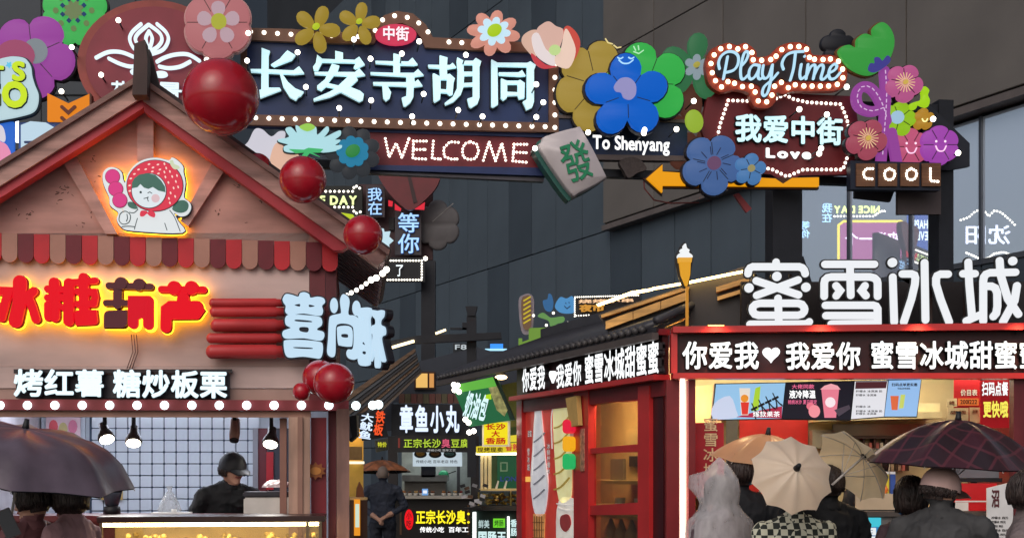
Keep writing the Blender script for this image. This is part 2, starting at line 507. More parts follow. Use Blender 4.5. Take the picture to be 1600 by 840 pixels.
# the big facade on the far side of the row of stalls runs from near right to far centre
PW = Plane(0.0, 28.0, R(-63.4))
def wall_panels():
    t = thing('office_building', 'big dark building with grey wall panels behind the stalls', 'building', PW.O, PW.yaw)
    def U(px): return (PW.at(px, 700) - PW.O).dot(PW.u)
    uL, uc, uR = U(415), U(957), 26.0
    body = MB().box(uL, uR, 0.06, 9.0, 0.0, 30.0)
    body.build('wall', M((46, 50, 56), 0.6, var=0.15, scale=0.4), t)
    slate = M((74, 85, 95), 0.42, var=0.16, scale=0.55, bump=0.03)
    slate2 = M((60, 70, 80), 0.42, var=0.16, scale=0.55, bump=0.03)
    # recessed slate cladding left of the overhang, and below it; each panel a sheet of its own
    rows = [(0.0, 2.2), (2.2, 4.1), (4.1, 6.15), (6.15, 8.9), (8.9, 12.0), (12.0, 15.5)]
    w = 1.08
    cache = {}
    def panel(name, u0, u1, z0, z1, y0, y1, mat):
        k = (round(u1-u0, 3), round(z1-z0, 3), y1-y0, mat)
        if k not in cache: cache[k] = MB().box(0, u1-u0-0.018, 0, y1-y0, 0, z1-z0-0.018).mesh(mat, 0.006)
        return link(name, cache[k], t, (u0+0.009, y0, z0+0.009))
    gl0 = U(1243)
    u = uL
    i = 0
    while u < uR - 0.1:
        ww = min(w, uR - u)
        glassy = u > gl0 - 0.3
        for j, (z0, z1) in enumerate(rows):
            if glassy and j < 3 and z1 <= 6.2: continue
            if u > uc and z0 > 6.1: continue
            panel('wall_panel', u, u + ww, z0, z1, -0.02, 0.05, slate if (i * 7 + j * 3) % 5 else slate2)
        u += ww; i += 1
    # upper storey standing proud, clad in wide grey-brown panels
    taupe = M((104, 99, 95), 0.4, var=0.2, scale=0.5, bump=0.02)
    MB().box(uc, uR, -0.16, 0.058, 6.2, 30).build('upper_storey', M((40, 38, 38), 0.7), t)
    zz = [6.23, 9.35, 12.0, 15.0]
    us = [U(957), U(1017), U(1096), U(1187), U(1297), U(1428), U(1508), U(1590)]
    us = [uc, uc + 1.75]
    while us[-1] < uR: us.append(us[-1] + 2.05)
    for a, b in zip(us, us[1:]):
        for z0, z1 in zip(zz, zz[1:]): panel('wall_panel', a, min(b, uR), z0, z1, -0.21, -0.162, taupe)
    MB().box(uc, uR, -0.24, 0.0, 6.1, 6.198).build('soffit_edge', M((96, 88, 86), 0.4), t)
    # shop-front glazing under the overhang
    g = bpy.data.materials.new('glazing'); g.use_nodes = True
    N = g.node_tree.nodes; L = g.node_tree.links
    b = N['Principled BSDF']; b.inputs['Base Color'].default_value = lin((206, 220, 244)); b.inputs['Roughness'].default_value = 0.5
    gl = N.new('ShaderNodeBsdfGlossy'); gl.inputs['Roughness'].default_value = 0.012; gl.inputs['Color'].default_value = (0.9, 0.96, 1, 1)
    no = N.new('ShaderNodeTexNoise'); no.inputs['Scale'].default_value = 0.8
    bp = N.new('ShaderNodeBump'); bp.inputs['Strength'].default_value = 0.012
    L.new(no.outputs['Fac'], bp.inputs['Height']); L.new(bp.outputs[0], gl.inputs['Normal'])
    mx = N.new('ShaderNodeMixShader'); mx.inputs[0].default_value = 0.58
    L.new(b.outputs[0], mx.inputs[1]); L.new(gl.outputs[0], mx.inputs[2]); L.new(mx.outputs[0], N['Material Output'].inputs[0])
    u = gl0; k = 0
    while u < uR:
        pw = 1.22
        MB().box(u + 0.02, u + pw - 0.02, -0.02, 0.0, 4.28, 6.06).build('window_pane', g, t)
        MB().box(u + 0.01, u + pw - 0.01, -0.03, 0.0, 0.02, 4.2).build('wall_panel', slate2, t, bevel=0.006)
        MB().box(u + 0.021, u + pw - 0.021, -0.05, 0.04, 4.205, 4.275).build('window_sill', M((70, 74, 82), 0.4), t)
        MB().box(u - 0.02, u + 0.02, -0.055, 0.05, 4.2, 6.07).build('mullion', M((62, 68, 80), 0.4), t)
        u += pw; k += 1
wall_panels()
def back_building():
    t = thing('tower_block', 'very dark blue-grey building closing the view behind the lit arch', 'building', (-12, 47, 0), 0)
    MB().box(-26, 1.75, 0, 8, 0, 40).build('wall', M((34, 42, 52), 0.5, var=0.2, scale=0.2), t)
    pm = MB().box(0, 3.44, -0.08, -0.001, 0, 4.9).mesh(M((40, 50, 62), 0.5, var=0.12, scale=0.3), 0.02)
    for i in range(8):
        for j in range(6): link('wall_panel', pm, t, (-26 + i * 3.46, 0, 0.3 + j * 5.0))
back_building()
# signs whose mirror image stands in the glazing
def mirror_plane(dist):
    n = PW.n
    nr = Vector((0, -1, 0)); nr = nr - n * (2 * nr.dot(n))
    yaw = math.atan2(nr.x, -nr.y)
    q = Vector((0, dist, 0)); q = q - n * (2 * (q - PW.O).dot(n))
    m = Mirrored(q.x, q.y, yaw); m.dist = dist; m.gO = PW.O; m.gn = n
    return m
# ---------------------------------------------------------------- the lit arch over the lane
PA = Plane.px(800, 13.0, 8.0)
STEEL = M((34, 36, 44), 0.45, metal=0.3)
CY = M((196, 232, 240), 0.4, emit=0.78, var=0.05, scale=4, ecol=(186, 228, 238))
NAVY = M((30, 48, 92), 0.4, var=0.25, scale=1.5)
BROWN = M((112, 78, 62), 0.5, var=0.2, scale=3)
def arch_frame():
    t = thing('arch_gantry', 'black steel arch posts and beams carrying the lit signs', 'arch', PA.at(800, 730) * 1.0, PA.yaw)
    t.location.z = 0
    b = PA.at(800, 730)
    def X(px, d=0): return (PA.at(px, 500) - b).dot(PA.u)
    s = Sign(PA.fwd(-0.1), 'x', '', '', 800, 730, root=t); s.b = b.copy(); s.b.z = 0
    s.uv0 = lambda q: (s.uv(q)[0], 0.05, s.uv(q)[1])
    for a, c in ((1213, 1259), (1474, 1497)):
        MB().box(X(a), X(c), 0.1, 0.35, 0, 5.6).build('post', STEEL, t)
    MB().box(X(-160), X(-120), 0.15, 0.4, 0, 5.6).build('post', STEEL, t)
    for z0, z1 in ((4.66, 4.74), (5.45, 5.55)):
        MB().box(X(-160), X(1497), 0.12, 0.22, z0, z1).build('beam', STEEL, t)
    for a, c in ((1490, 1550), (1265, 1285)):
        MB().bar((X(a), 0.3, 3.9), (X(a) + (0.35 if a > 1400 else 0.45), 0.3, 2.6), 0.07).build('brace', STEEL, t)
    s.poly('house_shape', [(1330, 205), (1395, 205), (1450, 168), (1511, 226), (1511, 262), (1478, 268), (1330, 262)], 0.06, M((30, 34, 46), 0.6), y=-0.1)
    s.poly('back_panel', rect(1393, 297, 1460, 339), 0.05, M((72, 62, 64), 0.6), y=0.0)
    s.poly('back_panel', [(1330, 295), (1393, 297), (1385, 318), (1330, 312)], 0.05, M((28, 28, 34), 0.6), y=-0.05)
    mb = MB()
    mb.tube([s.uv0(q) for q in ((1004, 280), (1005, 296), (1020, 314), (1045, 319), (1090, 318))], 0.008)
    mb.build('cable', M((120, 60, 60), 0.6), t)
    s.poly('cable_bundle', catmull([(962, 258), (980, 252), (994, 256), (1004, 270), (990, 276), (976, 284), (968, 272)], 4), 0.08, M((70, 62, 62), 0.8, bump=0.6, scale=20), y=0.0)
    s.poly('bracket', [(1140, 308), (1148, 306), (1168, 330), (1160, 336)], 0.04, M((150, 60, 66), 0.5), y=0.0)
arch_frame()
def main_board():
    s = Sign(PA, 'arch_sign', 'big navy arch sign with five pale blue characters and bulb-studded border', 'sign', 620, 208)
    outer = [(376, 45), (455, 47), (520, 52), (575, 52)] + [(585, 40), (600, 26), (620, 19), (645, 23), (665, 40), (676, 60)] + [(735, 63), (795, 66), (872, 72), (872, 208), (376, 196)]
    inner = [(386, 64), (455, 67), (540, 70), (584, 70)] + [(596, 50), (612, 40), (628, 38), (645, 45), (657, 60), (664, 76)] + [(735, 80), (795, 82), (857, 84), (857, 193), (386, 180)]
    s.poly('board', [outer], 0.10, NAVY, y=-0.12)
    s.poly('border', [outer, inner], 0.05, BROWN, y=-0.018)
    pts = along([(392, 52), (455, 56), (575, 60)], 21) + along([(586, 50), (598, 33), (617, 27), (638, 30), (655, 39), (669, 53), (681, 67)], 20) + along([(701, 68), (795, 73)], 20)
    pts += along([(866, 84), (866, 205)], 19.5) + along([(400, 186), (620, 193), (862, 200)], 20.5)
    s.dots('bulb', pts, 3.6, DOT, y=0.04)
    edge = M((18, 18, 24), 0.4)
    z1 = Zm(390, 70, 6.957)
    CH = {
     'c1': [[(135,60),(225,95),(210,140),(208,490),(330,490),(345,515),(120,600),(110,515),(130,510)],
            [(415,88),(500,140),(460,190),(270,262),(235,240),(330,180),(390,110)],
            [(15,290),(140,290),(480,305),(540,260),(595,335),(490,345),(20,318)],
            [(330,335),(360,345),(420,430),(500,500),(590,535),(560,575),(530,590),(505,625),(440,590),(370,480)]],
     'c2': [[(735,135),(790,178),(930,185),(930,92),(1015,112),(1015,185),(1140,190),(1190,155),(1250,240),(1150,285),(1130,270),(1155,220),(790,212),(745,300),(700,300),(690,265),(720,225)],
            [(705,320),(1145,322),(1190,280),(1255,355),(1180,368),(710,345)],
            [(895,232),(975,255),(960,300),(850,440),(975,470),(1110,490),(1200,525),(1240,560),(1230,620),(1190,640),(990,535),(870,590),(700,632),(695,610),(860,540),(940,495),(830,475),(780,520),(735,500),(735,470),(820,400)],
            [(1080,360),(1150,365),(1175,405),(1080,490),(990,540),(930,500)]],
     'c3': [[(1365,200),(1560,205),(1560,120),(1645,140),(1635,205),(1720,208),(1765,165),(1822,240),(1780,247),(1632,243),(1632,330),(1780,330),(1825,287),(1888,355),(1770,372),(1315,345),(1312,322),(1560,330),(1560,238),(1370,225)],
            [(1340,430),(1700,432),(1700,370),(1785,375),(1790,430),(1825,400),(1875,470),(1780,480),(1775,590),(1740,650),(1690,690),(1670,685),(1650,600),(1700,580),(1705,475),(1345,458)],
            [(1440,465),(1500,480),(1535,540),(1520,600),(1480,632),(1450,600)]],
     'c4': [[[(1935,242),(2060,245),(2060,140),(2145,165),(2140,245),(2170,245),(2200,220),(2240,270),(2160,283),(2140,285),(2140,345),(2170,340),(2225,390),(2210,440),(2200,560),(2170,570),(2140,545),(2070,540),(2065,610),(2010,645),(1995,630),(1985,340),(2000,335),(2065,370),(2060,278),(1945,272)], [(2070,400),(2140,400),(2135,510),(2070,505)]],
            [[(2250,162),(2320,200),(2420,200),(2450,168),(2510,205),(2490,270),(2490,600),(2470,660),(2400,705),(2380,690),(2360,610),(2420,590),(2420,470),(2320,475),(2290,560),(2210,640),(2125,675),(2115,655),(2200,590),(2250,490),(2255,300),(2245,200)], [(2320,238),(2420,238),(2420,318),(2320,318)], [(2325,358),(2420,355),(2420,435),(2320,440)]]],
     'c5': [[(2620,185),(2685,220),(3005,222),(3040,205),(3100,245),(3080,300),(3080,640),(3060,700),(3000,728),(2985,690),(2960,640),(3005,615),(3005,262),(2685,255),(2690,670),(2640,700),(2620,690)],
            [(2700,325),(2910,325),(2950,300),(2990,360),(2930,365),(2705,352)],
            [[(2725,390),(2785,415),(2905,415),(2930,405),(2980,440),(2975,600),(2920,612),(2905,570),(2790,575),(2785,600),(2750,625),(2725,600)], [(2790,450),(2905,450),(2905,540),(2790,535)]]]}
    for key in CH:
        ex = []; bk = []
        for lp in CH[key]:
            if not isinstance(lp[0], list): lp = [lp]
            ex.append([z1(l) for l in lp])
            o = z1(lp[0])
            bk.append(o)
        l = s.strokes('letter', [], 1, 0.045, CY, y=0.03, extra=ex)
        mb = MB()
        for i, o in enumerate(bk):                # dark return behind each stroke
            o2 = offset_loop(o, 2.0)
            prism_mesh(mb, [[s.uv(q) for q in o2]], 0.015, -0.02 - 0.001 * i)
        mb.build('backing', edge, l)
    s.poly('name_oval', [ell(618, 58, 32, 16)], 0.05, G((214, 60, 92), 0.75), y=0.03)
    s.text('中街', (598, 47, 638, 69), G((255, 225, 232), 1.0), 0.03, 0.02, y=0.085)
def offset_loop(o, d):
    """grow a closed outline by d px along its vertex normals"""
    n = len(o); A = sum(o[i][0]*o[(i+1)%n][1] - o[(i+1)%n][0]*o[i][1] for i in range(n)); sg = 1 if A > 0 else -1
    out = []
    for i in range(n):
        a, b, c = Vector(o[i-1]), Vector(o[i]), Vector(o[(i+1) % n])
        d0 = (b - a).normalized(); d1 = (c - b).normalized()
        m = Vector((d0.y + d1.y, -(d0.x + d1.x))) * sg
        if m.length < 1e-4: m = Vector((d0.y, -d0.x)) * sg
        m.normalize()
        out.append(tuple(b + m * d))
    return out
main_board()
def welcome_board():
    s = Sign(PA.fwd(-0.05), 'welcome_sign', 'dark red board with WELCOME spelled in small white bulbs', 'sign', 720, 292)
    s.poly('board', [(560, 206), (862, 216), (862, 263), (560, 258)], 0.08, M((112, 34, 44), 0.5, var=0.2), y=-0.08)
    s.poly('rail', [(560, 200), (870, 209), (870, 216), (560, 206)], 0.10, M((40, 58, 110), 0.45), y=-0.08)
    s.poly('rail', [(560, 258), (870, 263), (870, 276), (560, 265)], 0.10, M((36, 52, 100), 0.45), y=-0.08)
    s.poly('lower_beam', [(575, 267), (850, 277), (850, 283), (575, 270)], 0.08, M((84, 80, 90), 0.4), y=-0.10)
    L = {'W': [[(602,217),(608,246),(619,224),(628,247),(639,217)]], 'E': [[(646,221),(645,248),(665,249)],[(646,221),(666,221)],[(646,234),(664,234)]],
         'L': [[(677,221),(675,248),(688,249)]], 'C': [[(716,223),(703,222),(693,232),(694,245),(704,249),(714,249)]],
         'O': [[(735,222),(745,226),(748,237),(743,248),(733,250),(724,246),(722,235),(726,225),(735,222)]],
         'M': [[(755,251),(764,222),(774,252),(784,224),(790,251)]], 'e': [[(803,226),(801,252),(822,254)],[(803,226),(823,226)],[(802,238),(822,239)]]}
    for k, pls in L.items():
        pts = [p for pl in pls for p in along(pl, 5.2) + [pl[-1]]]
        s.dots('letter', pts, 2.0, DOT, y=0.01, joined=True)
welcome_board()
def shenyang_board():
    s = Sign(PA.fwd(0.02), 'place_sign', 'navy board reading To Shenyang below the blue smiling flower', 'sign', 985, 250)
    s.poly('board', [(872, 184), (1074, 192), (1074, 244), (872, 240)], 0.08, M((24, 42, 78), 0.4, var=0.2), y=-0.08)
    s.poly('frame', [(872, 180), (1074, 188), (1074, 193), (872, 185)], 0.10, M((96, 84, 84), 0.5), y=-0.08)
    s.poly('frame', [(920, 242), (1074, 244), (1074, 252), (920, 250)], 0.10, M((96, 84, 84), 0.5), y=-0.08)
    s.text('To Shenyang', (925, 214, 1045, 243), G((255, 255, 255), 1.1), 0.028, 0.03, y=0.005, gap=0.035)
shenyang_board()
def mahjong():
    s = Sign(PA.fwd(0.25), 'tile_sign', 'tilted white mahjong tile sign with a green character', 'sign', 893, 308)
    o = [(846, 222), (852, 213), (898, 200), (910, 205), (944, 270), (943, 282), (903, 304), (890, 303), (843, 235)]
    s.poly('tile_back', [[(x - 6, y + 3) for x, y in o]], 0.16, M((40, 96, 88), 0.4), y=-0.22, smooth=3)
    s.poly('tile_face', [o], 0.10, M((190, 182, 186), 0.35, var=0.05), y=-0.06, smooth=3, puff=0.05)
    s.text('發', (876, 222, 922, 284), M((24, 132, 90), 0.5), 0.012, 0.012, y=0.04, roll=R(-20))
mahjong()
def dot_smile(s, cx, cy, r, mat, y, parent=None):
    s.strokes('smile', [[(cx - r, cy - r*0.2), (cx - r*0.5, cy + r*0.7), (cx + r*0.5, cy + r*0.7), (cx + r, cy - r*0.2)]], 1.8, 0.008, mat, y=y, smooth=4, parent=parent)
def fused(label, cx, cy, r, n, col, e=0.55, d=0.15, dip=0.35, ph=-90, center=None, rim=None, group='flower signs on the arch', sy=1.0, puff=0.06, outline=(26, 20, 30), p=0.6):
    s = Sign(PA.fwd(d), 'flower_sign', label, 'flower sign', cx, cy + r, group)
    o = blossom(cx, cy, r, n, dip, R(ph), 10, p, sy)
    if outline: s.poly('back_plate', [blossom(cx, cy, r * 1.035 + 1, n, dip, R(ph), 10, p, sy)], 0.07, M(outline, 0.5), y=-0.09)
    s.poly('petal_face', [o], 0.07, G(col, e), y=-0.02, puff=puff)
    if n <= 6 and r > 20:                          # thin darker strokes between the petals
        dk = M(tuple(int(v * 0.45) for v in col), 0.5)
        for i in range(n):
            a = R(ph) + 2 * math.pi * (i + 0.5) / n; q = (1 - dip)
            s.strokes('dark_line', [[(cx + r*.42*q*math.cos(a), cy + sy*r*.42*q*math.sin(a)), (cx + r*.97*q*math.cos(a), cy + sy*r*.97*q*math.sin(a))]], 1.3, 0.003, dk, y=0.0495)
    if center:
        c = center if isinstance(center[0], tuple) else (center, 0.28)
        s.poly('flower_center', [ell(cx, cy, r * c[1])], 0.03, G(c[0], e), y=0.045)
    return s
def daisy(label, cx, cy, r, n, col, e, cen, w, d=0.2, ph=-90, r0=0.12, cr=0.2, inner=None, sy=1.0):
    s = Sign(PA.fwd(d), 'flower_sign', label, 'flower sign', cx, cy + r, 'flower signs on the arch')
    for i in range(n):
        a = R(ph) + 2 * math.pi * i / n
        o = [(x, cy + (y - cy) * sy) for x, y in petal(cx, cy, r * r0, r, w, a)]
        s.poly('petal', [o], 0.05, G(col, e), y=-0.02 + 0.001 * i, puff=0.1)
        if inner:
            o = [(x, cy + (y - cy) * sy) for x, y in petal(cx, cy, r * r0, r * inner[1], w * 0.62, a)]
            s.poly('inner_petal', [o], 0.03, G(inner[0], e + 0.15), y=0.035 + 0.001 * i)
    s.poly('flower_center', [ell(cx, cy, r * cr, r * cr * 0.8, rot=-0.5)], 0.03, G(cen, e + 0.2), y=0.075, puff=0.3)
    return s
def arch_flowers():
    s = fused('bright green scalloped flower at the top edge beside the red disc', 117, 20, 52, 8, (76, 192, 96), 0.5, -0.05, dip=0.12, ph=-67)
    s.poly('star', [[(117 + (20 if i % 2 else 11) * math.cos(R(22.5*i)), 20 + (20 if i % 2 else 11) * math.sin(R(22.5*i))) for i in range(16)]], 0.02, G((128, 150, 100), 0.4), y=0.05)
    for i in range(8): s.poly('spot', [ell(117 + 28*math.cos(R(45*i)), 20 + 28*math.sin(R(45*i)), 4.5, n=10)], 0.015, G((120, 150, 92), 0.4), y=0.05)
    for i in range(8): s.poly('spot', [ell(117 + 18*math.cos(R(45*i+22)), 20 + 18*math.sin(R(45*i+22)), 4, n=4)], 0.015, G((36, 70, 120), 0.4), y=0.071)
    s = fused('large purple flower with grey heart behind the lime cloud sign', 52, 88, 66, 5, (166, 78, 170), 0.5, 0.0, dip=0.28, ph=-60)
    s.poly('flower_center', [ell(58, 84, 19)], 0.03, G((150, 160, 168), 0.4), y=0.06)
    s.poly('petal', [ell(28, 92, 30, 24)], 0.05, G((176, 84, 120), 0.45), y=0.062)
    s = fused('dusty pink five-petal blossom above the big red ball', 340, 38, 53, 6, (206, 128, 132), 0.42, 0.3, dip=0.1, ph=-90, outline=(196, 150, 150))
    for i in range(5): s.poly('inner_petal', [petal(342, 40, 10, 34, 22, R(-90 + 72*i))], 0.02, G((208, 176, 188), 0.45), y=0.055)
    s.poly('flower_center', [ell(343, 38, 12)], 0.03, G((176, 178, 60), 0.55), y=0.062)
    daisy('mustard five-petal flower left of its twin on the arch top', 494, 46, 38, 5, (178, 150, 56), 0.45, (176, 196, 40), 21, 0.15, -68, cr=0.16)
    daisy('mustard five-petal flower beside the little oval name plate', 561, 38, 34, 5, (180, 152, 58), 0.45, (176, 190, 44), 19, 0.15, -80, cr=0.15)
    daisy('salmon pink daisy with lime heart at the sign corner', 771, 52, 42, 8, (232, 158, 140), 0.5, (178, 214, 40), 20, 0.2, -80, cr=0.28, inner=((196, 228, 244), 0.62), sy=0.85)
    # tulip
    s = Sign(PA.fwd(0.22), 'flower_sign', 'peach and white magnolia flower at the end of the navy sign', 'flower sign', 862, 108, 'flower signs on the arch')
    s.poly('petal', [[(880, 50), (888, 40), (902, 52), (907, 70), (898, 92), (885, 88)]], 0.03, G((216, 84, 72), 0.5), y=-0.04, smooth=4)
    s.poly('petal', [[(818, 55), (832, 47), (842, 52), (838, 88), (826, 80), (816, 66)]], 0.03, G((232, 190, 170), 0.5), y=-0.03, smooth=4)
    s.poly('petal', [[(838, 50), (848, 38), (858, 35), (868, 42), (880, 50), (870, 82), (845, 82)]], 0.03, G((224, 182, 168), 0.55), y=-0.01, smooth=4)
    s.poly('petal', [[(830, 60), (840, 55), (852, 80), (868, 92), (866, 104), (852, 100), (836, 86)]], 0.03, G((240, 226, 226), 0.55), y=0.022, smooth=4)
    s.poly('petal', [[(882, 48), (892, 62), (898, 84), (888, 108), (868, 103), (866, 92), (876, 76)]], 0.03, G((246, 214, 196), 0.55), y=0.024, smooth=4)
    s.poly('petal', [[(830, 84), (852, 102), (870, 104), (850, 108), (836, 100)]], 0.02, G((212, 70, 80), 0.5), y=0.0, smooth=4)
    s.poly('flower_center', [ell(865, 82, 9, 8)], 0.02, G((200, 226, 150), 0.7), y=0.06)
    # gold, green and blue smiling flowers
    s = fused('gold cloud-shaped flower tucked behind the blue smiling flower', 930, 135, 62, 6, (184, 156, 70), 0.45, 0.1, dip=0.22, ph=-75, sy=1.15)
    s.strokes('smile', [[(944, 64), (948, 70), (955, 72)], [(957, 74), (962, 78), (968, 77)]], 1.6, 0.01, G((240, 220, 150), 0.6), y=0.056)
    s = fused('leaf green smiling flower peeking out right of the blue one', 1010, 132, 66, 5, (60, 188, 82), 0.5, 0.14, dip=0.38, ph=-105)
    s.strokes('smile', [[(988, 76), (991, 82)], [(995, 75), (996, 81)], [(988, 84), (996, 87), (1003, 82)]], 1.6, 0.01, G((190, 250, 200), 0.7), y=0.056)
    s = fused('big blue smiling flower with mauve heart in front of the gold one', 979, 150, 66, 5, (18, 98, 206), 0.55, 0.32, dip=0.44, ph=-92, outline=(16, 22, 48), p=0.7)
    s.poly('flower_center', [[(957, 138), (966, 127), (980, 126), (990, 136), (990, 152), (982, 159), (972, 156), (968, 148), (960, 146)]], 0.03, G((156, 152, 204), 0.55), y=0.06, smooth=4)
    s.strokes('smile', [[(963, 93), (967, 95), (971, 93)], [(980, 93), (984, 95), (988, 93)], [(965, 97), (971, 102), (980, 102), (987, 97)]], 1.8, 0.01, G((170, 220, 250), 0.9), y=0.056, smooth=3)
    s = daisy('muted green flower with grey star heart near the script sign', 1085, 105, 54, 5, (62, 128, 84), 0.4, (170, 160, 70), 32, 0.05, -82, cr=0.1)
    for i in range(6): s.poly('inner_petal', [petal(1086, 108, 3, 20, 12, R(-90 + 60*i))], 0.02, G((158, 176, 186), 0.42), y=0.052 + 0.001*i)
    s = daisy('brown clay-coloured petals behind the lime leaf', 1085, 200, 70, 5, (122, 74, 60), 0.22, (120, 74, 60), 42, -0.02, -30, cr=0.1)
    s = Sign(PA.fwd(0.2), 'leaf_sign', 'small lime green oval leaf between navy board and blue flower', 'leaf sign', 1085, 208)
    s.poly('leaf_face', [ell(1084, 190, 14, 18, rot=-0.2)], 0.04, G((160, 192, 60), 0.5), puff=0.15)
    # blue-grey pair with arrow
    s = fused('large slate blue flower with mauve heart over the orange arrow', 1113, 257, 48, 5, (82, 116, 176), 0.42, 0.3, dip=0.3, ph=-60, center=((120, 84, 120), 0.22))
    for i in range(10):
        a = R(36 * i); s.strokes('vein', [[(1113 + 14*math.cos(a), 257 + 14*math.sin(a)), (1113 + 26*math.cos(a+.1), 257 + 26*math.sin(a+.1))]], 1.2, 0.004, M((34, 44, 84), 0.5), y=0.055)
    fused('small sky blue flower with ochre heart beside the slate one', 1171, 265, 25, 5, (84, 136, 196), 0.45, 0.34, dip=0.36, ph=-80, center=((170, 160, 110), 0.22))
    s = Sign(PA.fwd(0.2), 'arrow_sign', 'long orange arrow pointing left under the slate blue flower', 'arrow sign', 1145, 300)
    s.poly('arrow_face', [[(1010, 279), (1034, 258), (1034, 269), (1210, 280), (1222, 288), (1236, 279), (1278, 278), (1278, 292), (1034, 290), (1034, 301)]], 0.05, G((240, 160, 20), 0.75), y=-0.02)
    s.poly('arrow_back', [[(1007, 279), (1036, 254), (1037, 267), (1210, 277), (1280, 275), (1281, 295), (1036, 293), (1036, 305)]], 0.05, M((60, 36, 20), 0.5), y=-0.075)
    # left of centre
    s = Sign(PA.fwd(0.1), 'flower_sign', 'white and peach magnolia half hidden behind the gable balls', 'flower sign', 420, 290, 'flower signs on the arch')
    s.poly('petal', [[(376, 236), (388, 222), (398, 203), (410, 203), (424, 214), (436, 206), (446, 208), (440, 226), (424, 245), (420, 262), (404, 262), (390, 250)]], 0.04, G((216, 214, 226), 0.55), y=-0.02, smooth=4)
    s.poly('petal', [[(432, 226), (450, 236), (468, 246), (462, 262), (448, 275), (436, 290), (424, 280), (422, 252)]], 0.04, G((236, 190, 166), 0.55), y=0.022, smooth=4)
    s = Sign(PA.fwd(0.22), 'flower_sign', 'pale cyan lotus with lime crest under the navy sign', 'flower sign', 486, 248, 'flower signs on the arch')
    lot = [(435, 219),(452,215),(446,203),(455,200),(464,209),(462,197),(474,202),(482,199),(494,200),(496,212),(510,199),(514,204),(506,216),(530,205),(532,211),(522,219),(532,220),(522,228),(534,228),(530,234),(505,238),(485,234),(460,238),(445,236),(444,230),(452,226),(438,222)]
    s.poly('back_plate', [offset_loop(lot, 2)], 0.03, M((20, 30, 36), 0.5), y=-0.05, smooth=3)
    s.poly('petal_face', [lot], 0.05, G((178, 226, 234), 0.75), y=-0.018, smooth=3)
    s.poly('crest', [[(468, 201), (473, 197), (481, 195), (489, 197), (492, 202), (480, 207)]], 0.02, G((160, 214, 90), 0.7), y=0.034, smooth=3)
    s.poly('calyx', [[(452, 235), (475, 236), (482, 233), (505, 235), (500, 240), (487, 240), (500, 247), (484, 241), (478, 248), (470, 247), (476, 240), (462, 241)]], 0.02, G((64, 178, 106), 0.65), y=0.034)
    daisy('grey daisy with teal inner petals and green heart before the WELCOME board', 551, 239, 44, 9, (72, 76, 82), 0.28, (58, 146, 76), 26, 0.16, -60, cr=0.27, inner=((42, 142, 184), 0.58), sy=0.95)
    # far right cluster
    s = Sign(PA.fwd(0.25), 'flower_sign', 'bright green three-lobed tulip above the purple loop', 'flower sign', 1355, 118, 'flower signs on the arch')
    tu = [(1310, 85), (1312, 76), (1322, 72), (1332, 77), (1337, 75), (1338, 62), (1348, 54), (1358, 56), (1364, 60), (1362, 47), (1370, 38), (1380, 36), (1391, 46), (1397, 65), (1392, 88), (1380, 106), (1362, 117), (1345, 116), (1325, 105)]
    s.poly('back_plate', [offset_loop(tu, 2.2)], 0.05, M((110, 70, 40), 0.5), y=-0.075, smooth=3)
    s.poly('petal_face', [tu], 0.06, G((62, 164, 70), 0.5), y=-0.02, smooth=3, puff=0.08)
    s.poly('blue_spot', [[(1353, 112), (1356, 102), (1363, 102), (1363, 93), (1370, 93), (1375, 98), (1382, 90), (1387, 93), (1386, 101), (1374, 111), (1362, 116)]], 0.015, G((70, 66, 150), 0.5), y=0.048, smooth=3)
    s = Sign(PA.fwd(0.1), 'flower_sign', 'unlit black flower outline behind the script sign', 'flower sign', 1310, 100, 'flower signs on the arch')
    s.poly('petal_face', [blossom(1308, 74, 28, 5, 0.25)], 0.06, M((24, 26, 36), 0.6), y=-0.02, puff=0.1)
    s = Sign(PA.fwd(0.24), 'stem_sign', 'purple looped ribbon stem with dashed white line', 'ribbon sign', 1375, 255)
    path = [(1381, 112), (1383, 150), (1380, 200), (1376, 252)]
    loop = [(1378, 170), (1360, 175), (1342, 168), (1337, 152), (1343, 138), (1356, 137), (1367, 147), (1378, 168), (1384, 190)]
    s.strokes('ribbon', [path, loop, [(1392, 208), (1400, 252)]], 15, 0.05, G((160, 74, 166), 0.48), y=-0.02, smooth=5)
    mb = MB()
    for pl in (path, loop):
        pp = along(catmull(pl, 4, False), 9)
        for a in range(0, len(pp) - 1):
            q = [pp[a], tuple(pp[a][i] + (pp[a+1][i] - pp[a][i]) * 0.5 for i in (0, 1))]
            prism_mesh(mb, [[s.uv(v) for v in ribbon(q, 1.4)]], -0.036, -0.041)
    mb.build('dashes', G((226, 190, 230), 0.7), s.root)
    def rayed(label, cx, cy, r, col, d):
        s = fused(label, cx, cy, r, 5, col, 0.48, d, dip=0.26, ph=-60, center=((226, 190, 90), 0.12))
        mb = MB()
        for i in range(18):
            a = R(20 * i); prism_mesh(mb, [[s.uv(v) for v in ribbon([(cx + r*.16*math.cos(a), cy + r*.16*math.sin(a)), (cx + r*.5*math.cos(a), cy + r*.5*math.sin(a))], 1.1)]], -0.05, -0.055)
        mb.build('rays', G((238, 196, 150), 0.6), s.root)
    rayed('rose pink rayed blossom to the right of the purple ribbon top', 1411, 131, 30, (198, 96, 150), 0.26)
    rayed('dull red rayed blossom left of the purple ribbon bottom', 1353, 218, 32, (176, 80, 100), 0.3)
    s = Sign(PA.fwd(0.22), 'leaf_sign', 'lime bone-shaped sprig right of the rose blossom', 'leaf sign', 1435, 172)
